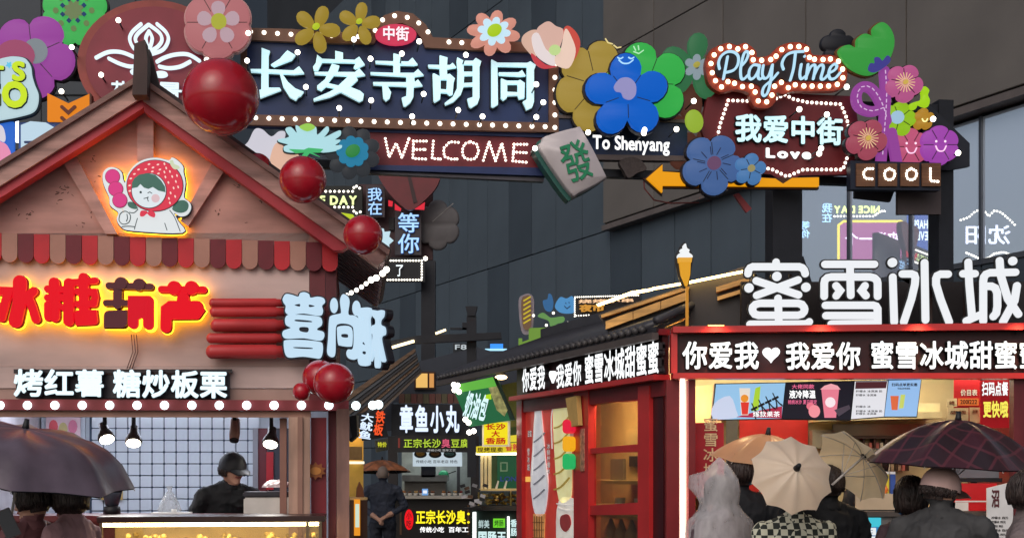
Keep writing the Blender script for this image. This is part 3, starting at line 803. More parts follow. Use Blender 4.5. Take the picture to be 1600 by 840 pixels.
    s.poly('leaf_face', [[(1419, 165), (1424, 162), (1436, 158), (1438, 150), (1436, 141), (1443, 136), (1450, 142), (1448, 150), (1451, 158), (1448, 168), (1440, 168), (1432, 165), (1428, 172), (1421, 172)]], 0.04, G((164, 214, 32), 0.6), smooth=4, puff=0.06)
    s = fused('lime flower with pale blue heart beside the purple ribbon', 1402, 187, 28, 5, (150, 200, 36), 0.55, 0.2, dip=0.3, ph=-75)
    s.poly('flower_center', [ell(1398, 186, 10)], 0.02, G((160, 196, 220), 0.6), y=0.056)
    s = fused('little golden flower with a smile under the lime sprig', 1441, 187, 17, 5, (190, 140, 46), 0.5, 0.2, dip=0.34, ph=-90)
    dot_smile(s, 1441, 189, 4, G((250, 240, 160), 1.0), 0.056)
    for lb, cx, cy, r, col in (('coral pink smiling flower above the COOL board', 1420, 231, 30, (204, 92, 130)), ('violet smiling flower at the right end of the arch', 1466, 228, 31, (170, 76, 184))):
        s = fused(lb, cx, cy, r, 6, col, 0.5, 0.18 + (cx - 1420) * 0.001, dip=0.14, ph=-90)
        dot_smile(s, cx, cy + 4, 8, G((246, 200, 230), 1.0), 0.056)
        s.dots('eye', [(cx - 7, cy - 5), (cx + 7, cy - 5)], 1.8, G((255, 220, 240), 1.0), y=0.056)
arch_flowers()
def lotus_disc():
    s = Sign(PA.fwd(0.12), 'disc_sign', 'round dark red sign with white lotus emblem behind the gable peak', 'sign', 235, 205)
    s.poly('rim', [ell(238, 96, 118, 97, 48)], 0.10, M((150, 66, 60), 0.5, var=0.15), y=-0.12)
    s.poly('disc_face', [ell(240, 98, 106, 87, 48)], 0.03, M((134, 42, 58), 0.45, var=0.18, scale=2), y=-0.018)
    z = Zm(0, 0, 4)
    ink = G((222, 240, 250), 0.95)
    st = [[(885,160),(830,210),(815,260),(850,320),(935,350)], [(985,160),(1040,210),(1055,260),(1020,320),(940,350)], [(930,165),(865,220),(850,260),(880,300),(920,325)], [(935,165),(1000,215),(1015,260),(990,300),(950,325)],
          [(935,205),(915,250),(935,310),(955,250),(935,205)], [(605,370),(680,335),(760,335),(840,365),(905,400)], [(685,375),(760,410),(830,425),(905,410)], [(1250,390),(1180,350),(1100,350),(1030,370),(985,395)], [(1190,395),(1130,425),(1060,435),(1000,425)]]
    s.strokes('lotus_emblem', [z(p) for p in st], 4.8, 0.03, ink, y=0.02, smooth=5, extra=[z(ell(860, 460, 42, 19)), z(ell(1010, 475, 42, 19))])
    s.text('花', (175, 129, 203, 160), ink, 0.03, 0.03, y=0.02)
    s.text('景', (246, 131, 285, 162), ink, 0.03, 0.03, y=0.02)
lotus_disc()
def left_signs():
    s = Sign(PA.fwd(0.3), 'cloud_sign', 'white cloud-edged sign with lime bubble letters LETS GO', 'sign', 20, 190)
    cl = [(-70, 100), (-50, 86), (-10, 95), (8, 92), (22, 90), (40, 93), (48, 104), (50, 118), (54, 132), (60, 148), (58, 166), (50, 176), (30, 182), (10, 186), (-20, 190), (-60, 185), (-80, 150)]
    s.poly('back_plate', [offset_loop(cl, 3)], 0.05, M((20, 40, 60), 0.5), y=-0.07, smooth=4)
    s.poly('cloud_face', [cl], 0.05, G((196, 224, 232), 0.7), y=-0.018, smooth=4)
    lime = G((196, 222, 36), 0.85); teal = M((20, 90, 96), 0.4)
    s.text('LET', (-48, 105, 9, 133), lime, 0.05, 0.03, y=0.035, edge=teal)
    s.text('S', (21, 99, 42, 130), lime, 0.05, 0.03, y=0.035, edge=teal)
    s.text('GO', (-32, 129, 45, 171), lime, 0.06, 0.03, y=0.035, edge=teal)
    s.poly('star', [[(16 + (5.5 if i % 2 else 2.6)*math.sin(R(36*i)), 104 - (5.5 if i % 2 else 2.6)*math.cos(R(36*i))) for i in range(10)]], 0.02, G((100, 196, 230), 0.8), y=0.035)
    s = Sign(PA.fwd(0.26), 'arrow_sign', 'orange notched arrow panel left of the gable peak', 'arrow sign', 108, 192)
    s.poly('panel_face', [[(75, 147), (108, 163), (141, 148), (141, 191), (75, 190)]], 0.05, G((232, 132, 22), 0.75), y=-0.02)
    s.poly('panel_side', [[(141, 146), (144, 149), (144, 192), (141, 191)]], 0.12, M((90, 40, 20), 0.5), y=-0.08)
    for dy in (0, 17): s.strokes('chevron', [[(98, 169 + dy), (108, 178 + dy), (118, 169 + dy)]], 5.5, 0.01, M((110, 44, 16), 0.5), y=0.032)
    s = Sign(PA.fwd(0.28), 'panel_sign', 'pale blue panel with dark curled line drawing, half hidden by the roof', 'sign', 90, 300)
    s.poly('back_plate', [rect(28, 190, 175, 310)], 0.06, M((30, 76, 150), 0.4), y=-0.09)
    s.poly('panel_face', [[(33, 196), (48, 190), (72, 192), (86, 200), (170, 196), (170, 305), (33, 305)]], 0.04, G((196, 222, 240), 0.72), y=-0.028)
    s.strokes('curl', [[(40, 223), (54, 222), (66, 214), (76, 213), (88, 222), (100, 228)], [(66, 216), (70, 228), (64, 240), (58, 250)], [(88, 196), (98, 208), (110, 212), (130, 206)]], 3.5, 0.01, M((22, 50, 110), 0.4), y=0.014, smooth=5)
    s = Sign(PA.fwd(0.26), 'panel_sign', 'bright blue panel with pink cotton-candy shapes at the frame edge', 'sign', 0, 310)
    s.poly('panel_face', [rect(-60, 190, 21, 310)], 0.06, G((44, 104, 206), 0.6), y=-0.07)
    s.poly('shape', [[(-30, 230), (-10, 215), (2, 222), (10, 226), (17, 240), (16, 255), (4, 264), (-14, 258), (-30, 250)]], 0.02, G((226, 140, 176), 0.65), y=-0.008, smooth=4)
    s.poly('shape', [[(-30, 200), (0, 195), (8, 210), (6, 222), (-10, 216), (-30, 226)]], 0.02, G((214, 206, 216), 0.65), y=-0.008, smooth=4)
left_signs()
def playtime():
    s = Sign(PA.fwd(0.22), 'script_sign', 'bulb-edged brown sign with Play Time in pale blue script', 'sign', 1215, 168)
    z = Zm(1100, 60, 6.667)
    o = [(180,65),(262,45),(350,70),(440,45),(545,130),(555,190),(650,185),(710,150),(770,90),(880,45),(1000,40),(1100,80),(1140,170),(1320,170),(1440,210),(1490,325),(1490,430),(1420,530),(1200,550),(930,550),(830,580),(760,560),(755,640),(680,720),(530,710),(480,600),(460,560),(330,530),(180,560),(60,480),(25,360),(20,240),(70,120)]
    s.poly('board', [z(o)], 0.08, M((138, 48, 30), 0.45, var=0.15), y=-0.09, smooth=3)
    i = [(200,165),(270,130),(350,165),(430,135),(470,200),(480,270),(600,290),(720,270),(780,220),(840,160),(940,135),(1040,150),(1070,250),(1330,270),(1390,320),(1390,420),(1340,450),(930,440),(860,455),(800,420),(690,500),(660,610),(600,625),(580,500),(430,450),(250,410),(140,400),(115,300)]
    s.poly('dark_field', [z(i)], 0.012, M((34, 22, 26), 0.5), y=-0.008, smooth=3)
    b = [(172,113),(262,90),(350,115),(430,92),(497,152),(510,228),(598,233),(692,225),(748,190),(808,122),(896,92),(985,90),(1065,118),(1095,203),(1148,222),(1237,225),(1313,220),(1397,243),(1440,325),(1443,415),(1385,483),(1295,500),(1208,502),(1123,502),(1037,500),(947,488),(875,518),(803,462),(733,503),(705,595),(650,665),(562,655),(530,563),(490,503),(398,507),(315,472),(247,455),(180,510),(117,445),(83,362),(70,267),(103,177)]
    s.dots('bulb', z(b), 3.7, BULBWARM, y=0.01)
    ink = G((176, 218, 240), 0.9)
    W = {'P': [[(155,325),(145,260),(175,190),(240,148),(310,155),(350,200),(345,280),(300,340),(215,365)], [(238,200),(220,300),(195,430)]],
     'l': [[(380,300),(430,240),(455,170),(435,145),(405,180),(375,320),(380,420),(410,430),(450,390)]],
     'a': [[(560,290),(510,285),(470,330),(460,400),(480,432),(520,410),(560,340),(570,290)],[(570,290),(555,400),(575,432),(610,410)]],
     'y': [[(610,290),(600,380),(620,425),(665,400),(705,285)],[(705,285),(690,430),(660,560),(625,605),(600,580),(620,510),(700,440),(760,370)]],
     'T': [[(820,330),(805,270),(840,195),(910,155),(1030,145)],[(945,160),(925,320),(890,445)]],
     'i': [[(1005,280),(990,380),(1005,430),(1050,400)],[(1040,195),(1041,197)]],
     'm': [[(1075,280),(1055,430)],[(1060,400),(1100,310),(1140,285),(1150,320),(1130,430)],[(1135,400),(1180,310),(1220,285),(1235,320),(1210,420),(1240,432),(1280,390)]],
     'e': [[(1290,370),(1350,340),(1375,300),(1355,275),(1310,310),(1290,380),(1310,430),(1360,420),(1410,365)]]}
    for k, st in W.items(): s.strokes('letter', [z(p) for p in st], 3.6, 0.02, ink, y=0.012, smooth=4)
playtime()
def love_sign():
    s = Sign(PA.fwd(0.08), 'plaque_sign', 'dark red plaque reading Love under four pale blue characters, edged with tiny bulbs', 'sign', 1229, 290)
    s.poly('board', [[(1108, 140), (1335, 150), (1345, 215), (1330, 272), (1250, 274), (1229, 286), (1205, 272), (1140, 268), (1108, 240), (1096, 200)]], 0.08, M((104, 30, 36), 0.45, var=0.2, scale=2), y=-0.09)
    pts = along([(1138, 157), (1170, 158)], 7.4) + along([(1213, 154), (1226, 148), (1240, 155), (1262, 160), (1314, 163), (1323, 185), (1330, 215), (1326, 240), (1317, 265), (1255, 265), (1230, 276), (1205, 264), (1150, 258)], 7.4) + along([(1138, 157), (1125, 195), (1118, 230), (1135, 256)], 7.4)
    s.dots('bulb', pts, 2.5, DOT, y=0.0)
    s.text('我爱中街', (1147, 182, 1315, 226), CY, 0.035, 0.04, y=0.0, edge=M((20, 16, 22), 0.5))
    s.text('Love', (1195, 233, 1266, 249), G((255, 255, 255), 1.1), 0.06, 0.03, y=0.0, gap=0.1)
love_sign()
def cool_sign():
    s = Sign(PA.fwd(0.3), 'letter_box_sign', 'black tray of four wooden squares spelling COOL in bulbs', 'sign', 1400, 297)
    s.poly('tray', [[(1330, 250), (1472, 254), (1470, 297), (1330, 295)]], 0.10, M((24, 30, 48), 0.4), y=-0.12)
    wood = M((116, 78, 54), 0.5, var=0.1, wave=(2, 2, 60))
    ltr = [[[(1363,264),(1353,264),(1348,271),(1351,279),(1362,280)]], [[(1389,264),(1396,267),(1398,273),(1395,279),(1389,282),(1383,279),(1381,273),(1383,267),(1389,264)]],
           [[(1423,264),(1430,267),(1432,273),(1429,279),(1423,282),(1417,279),(1415,273),(1417,267),(1423,264)]], [[(1453,264),(1453,283),(1465,284)]]]
    for k, x0 in enumerate((1338, 1372.5, 1407, 1440.5)):
        sq = s.poly('wood_square', [rect(x0, 255.5, x0 + 29, 291)], 0.02, wood, y=-0.015)
        pts = [p for pl in ltr[k] for p in along(pl, 4.2) + [pl[-1]]]
        s.dots('letter', pts, 2.0, DOT, y=0.012, joined=True)
cool_sign()
def fairy():
    t = None
    P = [(185,32),(112,74),(96,143),(158,117),(323,94),(386,95),(388,52),(465,82),(478,136),(553,62),(530,169),(580,157),(579,92),(644,182),(655,65),(628,84),(728,86),(716,172),(662,147),(754,182),(838,132),(849,160),(838,183),(919,207),(1007,203),(1057,202),(1084,158),(1249,171),(1292,179),(1283,232),(1280,240),(1323,136),(1458,186),(1497,239),(836,232),(1006,208)]
    s = Sign(PA.fwd(0.36), 'light_string', 'scattered round white festoon bulbs strung across the arch signs', 'light string', 700, 200)
    s.dots('festoon_bulb', P, 4.2, BULBW, y=0.0, flat=1.0)
    st = MB().tube([(0, 0.01, 0), (0, 0.30, 0)], 0.008, 6).mesh(BLK)
    for q in P: u, v = s.uv(q); link('bulb_stem', st, s.root, (u, 0, v))
fairy()
# ---------------------------------------------------------------- the gabled snack kiosk on the left
PK = Plane.px(232, 8.0, 7.0)
TAN = M((222, 164, 152), 0.6, var=0.12, scale=2.2, bump=0.08, wave=(1.2, 1.2, 6))
TANW = M((214, 158, 146), 0.6, var=0.14, scale=5, bump=0.15, wave=(3, 3, 14))
BARGE = M((198, 152, 142), 0.6, var=0.14, scale=5, bump=0.2, wave=(2, 8, 20))
MAROON = M((104, 36, 44), 0.5, var=0.15, scale=3)
REDP = M((176, 34, 44), 0.45, var=0.12, scale=4)
KB = None
def kiosk():
    global KB
    t = thing('snack_kiosk', 'tan and maroon gabled snack kiosk with scalloped trim and bulb-lit counter', 'kiosk', PK.at(232, 730), PK.yaw)
    b = PK.at(232, 730); b.z = 0; t.location = b; KB = t
    s = Sign(PK, 'x', '', '', 232, 730, root=t); s.b = b
    U = lambda px: s.uv((px, 600))[0]
    Zv = lambda py, px=232: s.uv((px, py))[1]
    # gable and boards
    s.poly('gable_wall', [[(232, 152), (545, 381), (-90, 364), (-90, 352)]], 0.05, TAN, y=-0.05)
    s.poly('roof_board', [[(232, 143), (604, 404), (590, 424), (232, 172)]], 0.10, BARGE, y=0.10)
    s.poly('roof_board', [[(231.5, 136), (-90, 336), (-90, 366), (231.5, 166)]], 0.10, BARGE, y=0.10)
    s.poly('board_cap', [[(232, 138), (608, 400), (605, 407), (232, 147)]], 0.13, M((150, 112, 104), 0.6, bump=0.2, wave=(2, 8, 20)), y=0.10)
    s.poly('board_cap', [[(231.5, 131), (-90, 331), (-90, 339), (231.5, 140)]], 0.13, M((150, 112, 104), 0.6, bump=0.2, wave=(2, 8, 20)), y=0.10)
    s.poly('red_trim', [[(232, 172), (545, 392), (535, 398), (522, 398), (232, 186)]], 0.10, M((186, 54, 66), 0.5), y=0.07)
    s.poly('red_trim', [[(231.5, 166), (-90, 366), (-90, 382), (231.5, 180)]], 0.10, M((200, 60, 74), 0.5), y=0.07)
    s.poly('ridge_post', [[(225, 98), (241, 92), (245, 122), (244, 174), (222, 174), (224, 130)]], 0.12, M((74, 52, 50), 0.6, bump=0.2, wave=(9, 9, 2)), y=0.24)
    s.poly('ridge_post', [[(232, 92), (241, 92), (258, 158), (246, 172)]], 0.08, M((48, 36, 38), 0.6), y=0.10)
    s.poly('brace_board', [rect(217, 165, 242, 256)], 0.06, TANW, y=0.0)
    s.poly('brace_board', [[(101, 256), (119, 242), (186, 368), (168, 368)]], 0.06, TANW, y=0.0)
    s.poly('brace_board', [[(340, 246), (357, 262), (296, 356), (284, 348)]], 0.06, TANW, y=0.0)
    mb = MB(); rg = random.Random(21)             # gouges in the imitation-stone render, their recess shade put into the colour
    for i in range(46):
        gx = rg.uniform(20, 470); gy = rg.uniform(225, 355)
        if gy < 175 + abs(gx - 232) * 0.70 or abs(gx - 232) < 75 and gy > 235: continue
        for k in range(rg.randint(1, 4)):
            ax = gx + rg.uniform(-7, 7); ay = gy + rg.uniform(-5, 5); an = rg.uniform(0, 3.14); ln = rg.uniform(1.5, 5)
            prism_mesh(mb, [[s.uv(q) for q in ribbon([(ax, ay), (ax + ln * math.cos(an), ay + ln * math.sin(an) * 0.6)], rg.uniform(0.7, 1.6))]], -0.0, -0.0022)
    go = mb.build('gouges', M((112, 76, 66), 0.8), t); go['kind'] = 'stuff'
    # scallops
    cols = [M((176, 126, 110), 0.5, var=0.1), M((112, 26, 40), 0.5, var=0.15), M((196, 34, 46), 0.5, var=0.1)]
    for i in range(24):
        x = -69 + i * 24.9; y0 = 365.5 + (x + 20) * 0.0285
        w = 12.1
        o = [(x, y0), (x + 24.2, y0)] + [(x + 12.1 + w*math.cos(R(a)), y0 + 33 + 12*math.sin(R(a))) for a in range(0, 181, 15)]
        s.poly('scallop', [o], 0.02, cols[i % 3], y=0.02 + 0.003 * (i % 2))
    # front wall with panel seams
    wall = M((214, 186, 180), 0.6, var=0.1, scale=1.2, bump=0.05, wave=(0.8, 0.8, 3))
    s.poly('front_wall', [rect(-90, 364, 483, 572)], 0.05, wall, y=-0.05)
    s.poly('front_wall', [rect(-90, 572.6, 483, 606)], 0.06, wall, y=-0.05)
    s.poly('front_wall', [rect(-90, 606.6, 483, 626)], 0.05, M((172, 140, 130), 0.6), y=-0.05)
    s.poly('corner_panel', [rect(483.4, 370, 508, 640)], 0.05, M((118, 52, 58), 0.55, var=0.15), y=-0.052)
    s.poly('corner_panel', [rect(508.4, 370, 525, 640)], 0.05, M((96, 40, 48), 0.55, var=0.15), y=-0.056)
    s.poly('header_beam', [[(-90, 624), (545, 626), (545, 642), (-90, 641)]], 0.14, M((120, 42, 48), 0.45), y=-0.05)
    s.poly('header_board', [[(-90, 641.6), (486, 642.5), (486, 652), (-90, 651)]], 0.05, M((168, 126, 110), 0.6), y=0.0)
    x = 8
    pts = [(8 + 42.2 * i, 634.0 + 0.001 * i) for i in range(-2, 13)] + [(556, 634.5), (582, 634), (591, 633)]
    s.dots('bulb', pts, 7.0, M((230, 255, 255), emit=3.2, var=0, ecol=(226, 246, 250)), y=0.115, flat=1.0)
    # kiosk body behind: side wall, roof slabs, ceiling, floor
    ur, ul = U(525), U(-90)
    z_op, z_ct = Zv(651), Zv(803)
    D = 2.3
    MB().box(ur - 0.05, ur, 0.055, D, 0, Zv(384)).build('side_wall', MAROON, t)
    MB().box(ul, ul + 0.05, 0.055, D, 0, Zv(384)).build('side_wall', M((206, 200, 204), 0.5), t)
    MB().box(ul + 0.06, ur - 0.06, 0.06, D, z_op + 0.24, z_op + 0.28).build('ceiling', M((190, 180, 176), 0.6), t)
    MB().box(ul + 0.06, ur - 0.06, 0.06, D, 0.012, 0.25).build('floor', M((90, 84, 84), 0.6), t)
    MB().box(ul + 0.06, ur - 0.06, D - 0.05, D, 0.26, Zv(384)).build('back_wall', M((188, 196, 204), 0.5), t)
    def slab(a, c, sgn):
        A, Bq = s.uv(a), s.uv(c); th = 0.05; n = Vector((-(Bq[1]-A[1]), 0, Bq[0]-A[0])).normalized() * (th if Bq[0] > A[0] else -th)
        v = []
        for off in (Vector((0, 0, 0)), n):
            for (p, yy) in ((A, -0.1), (Bq, -0.1), (Bq, D + 0.1), (A, D + 0.1)): v.append((p[0]+off.x, yy, p[1]+off.z))
        MB().hexa(v).build('roof_slab', M((70, 52, 54), 0.6, bump=0.3, wave=(2, 8, 20)), t)
        mb = MB()
        for i in range(14):
            yy = -0.02 + i * 0.175
            k = -n * 0.55
            a0 = Vector((A[0], yy, A[1])) + k + (Vector((Bq[0], yy, Bq[1])) - Vector((A[0], yy, A[1]))) * 0.72
            b0 = Vector((Bq[0], yy, Bq[1])) + k
            link('batten', MB().bar(a0, b0, 0.07, 0.04).mesh(M((160, 140, 146), 0.5)), t)
    slab((232, 140), (604, 402), 1)
    slab((231.5, 133), (-90, 333), -1)
    # windows, posts
    tanp = M((186, 150, 132), 0.55, var=0.1, wave=(9, 9, 1.5), bump=0.05)
    for (a, c, yy, m) in ((452, 466, 0.0, tanp), (466.5, 474, 0.03, M((150, 112, 98), 0.5)), (474.5, 485, 0.015, tanp), (527, 546, 0.16, M((150, 112, 102), 0.55, wave=(9, 9, 1.5)))):
        s.poly('post', [rect(a, 652 if a < 500 else 641, c, 1085)], 0.08, m, y=yy)
    s.poly('post', [rect(436.5, 652, 447, 806)], 0.06, M((140, 100, 88), 0.5), y=-0.1)
    s.poly('side_panel', [rect(486, 652, 510, 1085)], 0.04, M((126, 32, 44), 0.45, var=0.12), y=-0.03)
    s.poly('counter_front', [rect(-90, 812, 452, 1085)], 0.05, MAROON, y=-0.02)
    s.poly('counter_top', [rect(-90, 803, 452, 811.5)], 0.42, M((92, 30, 36), 0.35), y=-0.2)
    # tiles on the back wall
    tb = PK.fwd(-(D - 0.052)); s2 = Sign(tb, 'x', '', '', 232, 730, root=t); s2.b = tb.at(232, 730); s2.b.z = 0
    off = (s2.b - b); du = off.dot(PK.u)
    tile = MB().box(0, 0.0865, -0.012, 0, 0, 0.0865).mesh(M((214, 222, 230), 0.18, var=0.05, spec=0.5), 0.004)
    grout = M((52, 66, 88), 0.6)
    MB().box(s2.uv((140, 600))[0] + du, s2.uv((402, 600))[0] + du, D - 0.056, D - 0.0505, s2.uv((232, 820))[1], s2.uv((232, 610))[1]).build('grout', grout, t)
    u = s2.uv((144, 700))[0] + du; z0 = s2.uv((232, 815))[1]
    i = 0
    while u < s2.uv((396, 700))[0] + du:
        for j in range(11): link('tile', tile, t, (u, D - 0.057, z0 + 0.0935 * j))
        u += 0.0935
    MB().box(s2.uv((396, 0))[0] + du, s2.uv((404, 0))[0] + du, D - 0.12, D - 0.055, 0.3, z_op).build('door_frame', M((140, 140, 146), 0.4), t)
    MB().box(s2.uv((404, 0))[0] + du, s2.uv((418, 0))[0] + du, D - 0.10, D - 0.055, 0.3, z_op).build('side_panel', MAROON, t)
    MB().box(s2.uv((420, 0))[0] + du, s2.uv((470, 0))[0] + du, D - 0.10, D - 0.055, 0.3, z_op).build('side_panel', M((60, 62, 72), 0.5), t)
    MB().box(s2.uv((417, 0))[0] + du, s2.uv((428, 0))[0] + du, D - 0.12, D - 0.101, s2.uv((0, 765))[1], s2.uv((0, 705))[1]).build('notice', REDP, t)
    # left bay: pale panel, pink posters
    for (a, c, y0, y1, col) in ((-60, 22, 652, 840, (206, 206, 212)), (28, 62, 652, 840, (196, 190, 186)), (66, 134, 652, 840, (200, 208, 218))):
        s2.poly('bay_panel', [rect(a, y0, c, y1)], 0.02, M(col, 0.4, var=0.06), y=0.006)
    s2.root = t
    # added lamp, hidden behind the header, to brighten the tiled wall
    MB().box(U(-40), U(440), 1.2, 1.27, z_op + 0.12, z_op + 0.15).build('fill_lamp', M((255, 255, 255), emit=30, var=0, ecol=(226, 236, 255)), t)
    return s, s2, du
KS, KS2, KDU = kiosk()
def shift_child(o, dx, dy):
    o.location.x += dx; o.location.y += dy
for o in KB.children:
    if o.name.startswith('bay_panel'): shift_child(o, KDU, (2.3 - 0.052))
def posters():
    tb = PK.fwd(-2.2)
    for lb, o, col in (('pink and white product poster high on the left kiosk bay', rect(72, 648, 126, 684), (226, 196, 204)), ('pink poster low at the left edge of the kiosk bay', rect(-20, 690, 18, 800), (226, 150, 168)), ('yellow and black framed card above the blender', rect(158, 764, 192, 780), (190, 160, 90))):
        s = Sign(tb, 'poster', lb, 'poster', o[0][0], o[2][1], 'posters in the kiosk')
        s.poly('sheet', [o], 0.006, M(col, 0.4), y=0.0)
        x0, y0 = o[0]; x1, y1 = o[2]
        for i in range(3):
            s.poly('picture', [ell(x0 + (x1-x0)*(0.22 + 0.28*i), (y0+y1)/2 + (i % 2)*4, (x1-x0)*0.13, (y1-y0)*0.3, 12)], 0.004, M(((220, 90, 100), (206, 190, 130), (214, 120, 150))[i], 0.4), y=0.0065)
posters()
def red_letters():
    s = Sign(PK.fwd(0.06), 'letter_sign', 'glowing red bubble-letter sign with yellow halo on the kiosk front', 'sign', 160, 520)
    red = G((226, 6, 28), 0.82, 0.03); dim = M((92, 22, 38), 0.45)
    halo = M((255, 220, 90), emit=3.6, var=0, ecol=(255, 200, 40))
    A = Zm(0, 425, 8); Bz = Zm(160, 425, 8)
    def st(z, l): return [(z(p), w / 8) for p, w in l]
    def letter(z, l, mat, circ=(), dimpart=None):
        pls = st(z, l); ex = [z(ell(*c)) for c in circ]
        o = s.strokes('letter', pls, 1, 0.035, mat, y=0.035, extra=ex)
        s.strokes('rim', pls, 1, 0.03, M((120, 8, 20), 0.4), y=0.0, extra=[z(ell(c[0], c[1], c[2] + 8)) for c in circ], grow=1.0, parent=o)
        s.strokes('halo_strip', pls, 1, 0.006, halo, y=-0.022, extra=[z(ell(c[0], c[1], c[2] + 14)) for c in circ], grow=1.9, parent=o)
        return o
    letter(A, [([(280,140),(275,400),(225,620)],165), ([(20,250),(140,255),(50,580)],105), ([(450,255),(380,320),(430,440),(480,600)],105), ([(-90,200),(-60,260)],90), ([(-110,560),(-40,400)],90)], red)
    letter(A, [([(705,150),(710,570)],130), ([(625,225),(800,230)],85), ([(625,335),(800,330)],85), ([(625,420),(625,580)],80), ([(760,420),(820,470)],60), ([(890,160),(885,620)],130), ([(890,150),(1215,125)],80), ([(1070,90),(1080,560)],120), ([(1000,260),(1200,265),(1215,330),(1200,410),(1000,415)],85), ([(1010,540),(1190,535),(1200,620),(1020,630),(1010,545)],95)], red)
    l = letter(Bz, [([(105,185),(620,200)],80), ([(215,260),(215,420)],110), ([(70,400),(330,400)],75), ([(110,560),(270,555),(270,640),(110,640),(110,565)],130)], dim, circ=((255,160,78),(480,175,75)))
    s.strokes('letter_piece', st(Bz, [([(410,660),(410,380),(600,380),(600,670)],130), ([(410,460),(600,460)],60), ([(410,545),(600,545)],60), ([(470,380),(470,560)],90), ([(545,380),(545,560)],90)]), 1, 0.04, G((214, 10, 34), 0.62, 0.25), y=0.04, parent=l)
    s.strokes('halo_strip', st(Bz, [([(410,660),(410,380),(600,380),(600,670)],130), ([(410,460),(600,460)],60)]), 1, 0.006, halo, y=-0.024, grow=1.9, parent=l)
    letter(Bz, [([(755,230),(1280,235)],80), ([(1025,340),(1025,420)],150), ([(1200,440),(870,440),(815,480),(810,700)],130), ([(1190,440),(1228,490),(1190,545),(870,550)],105)], red, circ=((915,215,85),(1130,215,85)))
    mb = MB()
    for x in (205, 209, 213): 
        a, c_ = s.uv((x, 522)), s.uv((x - 8, 575)); mb.tube([(a[0], -0.0, a[1]), ((a[0]+c_[0])/2 + 0.02, 0.03, (a[1]+c_[1])/2), (c_[0], 0.03, c_[1])], 0.003, 5)
    mb.build('wire', M((120, 90, 84), 0.6), s.root)
red_letters()
def chestnut_sign():
    s = Sign(PK.fwd(0.075), 'letter_sign', 'row of seven white glowing characters on a dark rack above the counter bulbs', 'sign', 190, 624)
    s.poly('rack', [rect(20, 576, 362, 582)], 0.03, M((40, 34, 38), 0.5), y=-0.05)
    s.poly('rack', [rect(22, 583, 358, 621)], 0.02, M((62, 58, 64), 0.5), y=-0.06)
    w = G((222, 244, 252), 1.05); e = M((36, 52, 66), 0.5)
    s.text('烤红薯', (24, 577, 164, 620), w, 0.035, 0.04, y=0.0, edge=e)
    s.text('糖炒板栗', (178, 578, 356, 622), w, 0.035, 0.04, y=0.0, edge=e)
chestnut_sign()
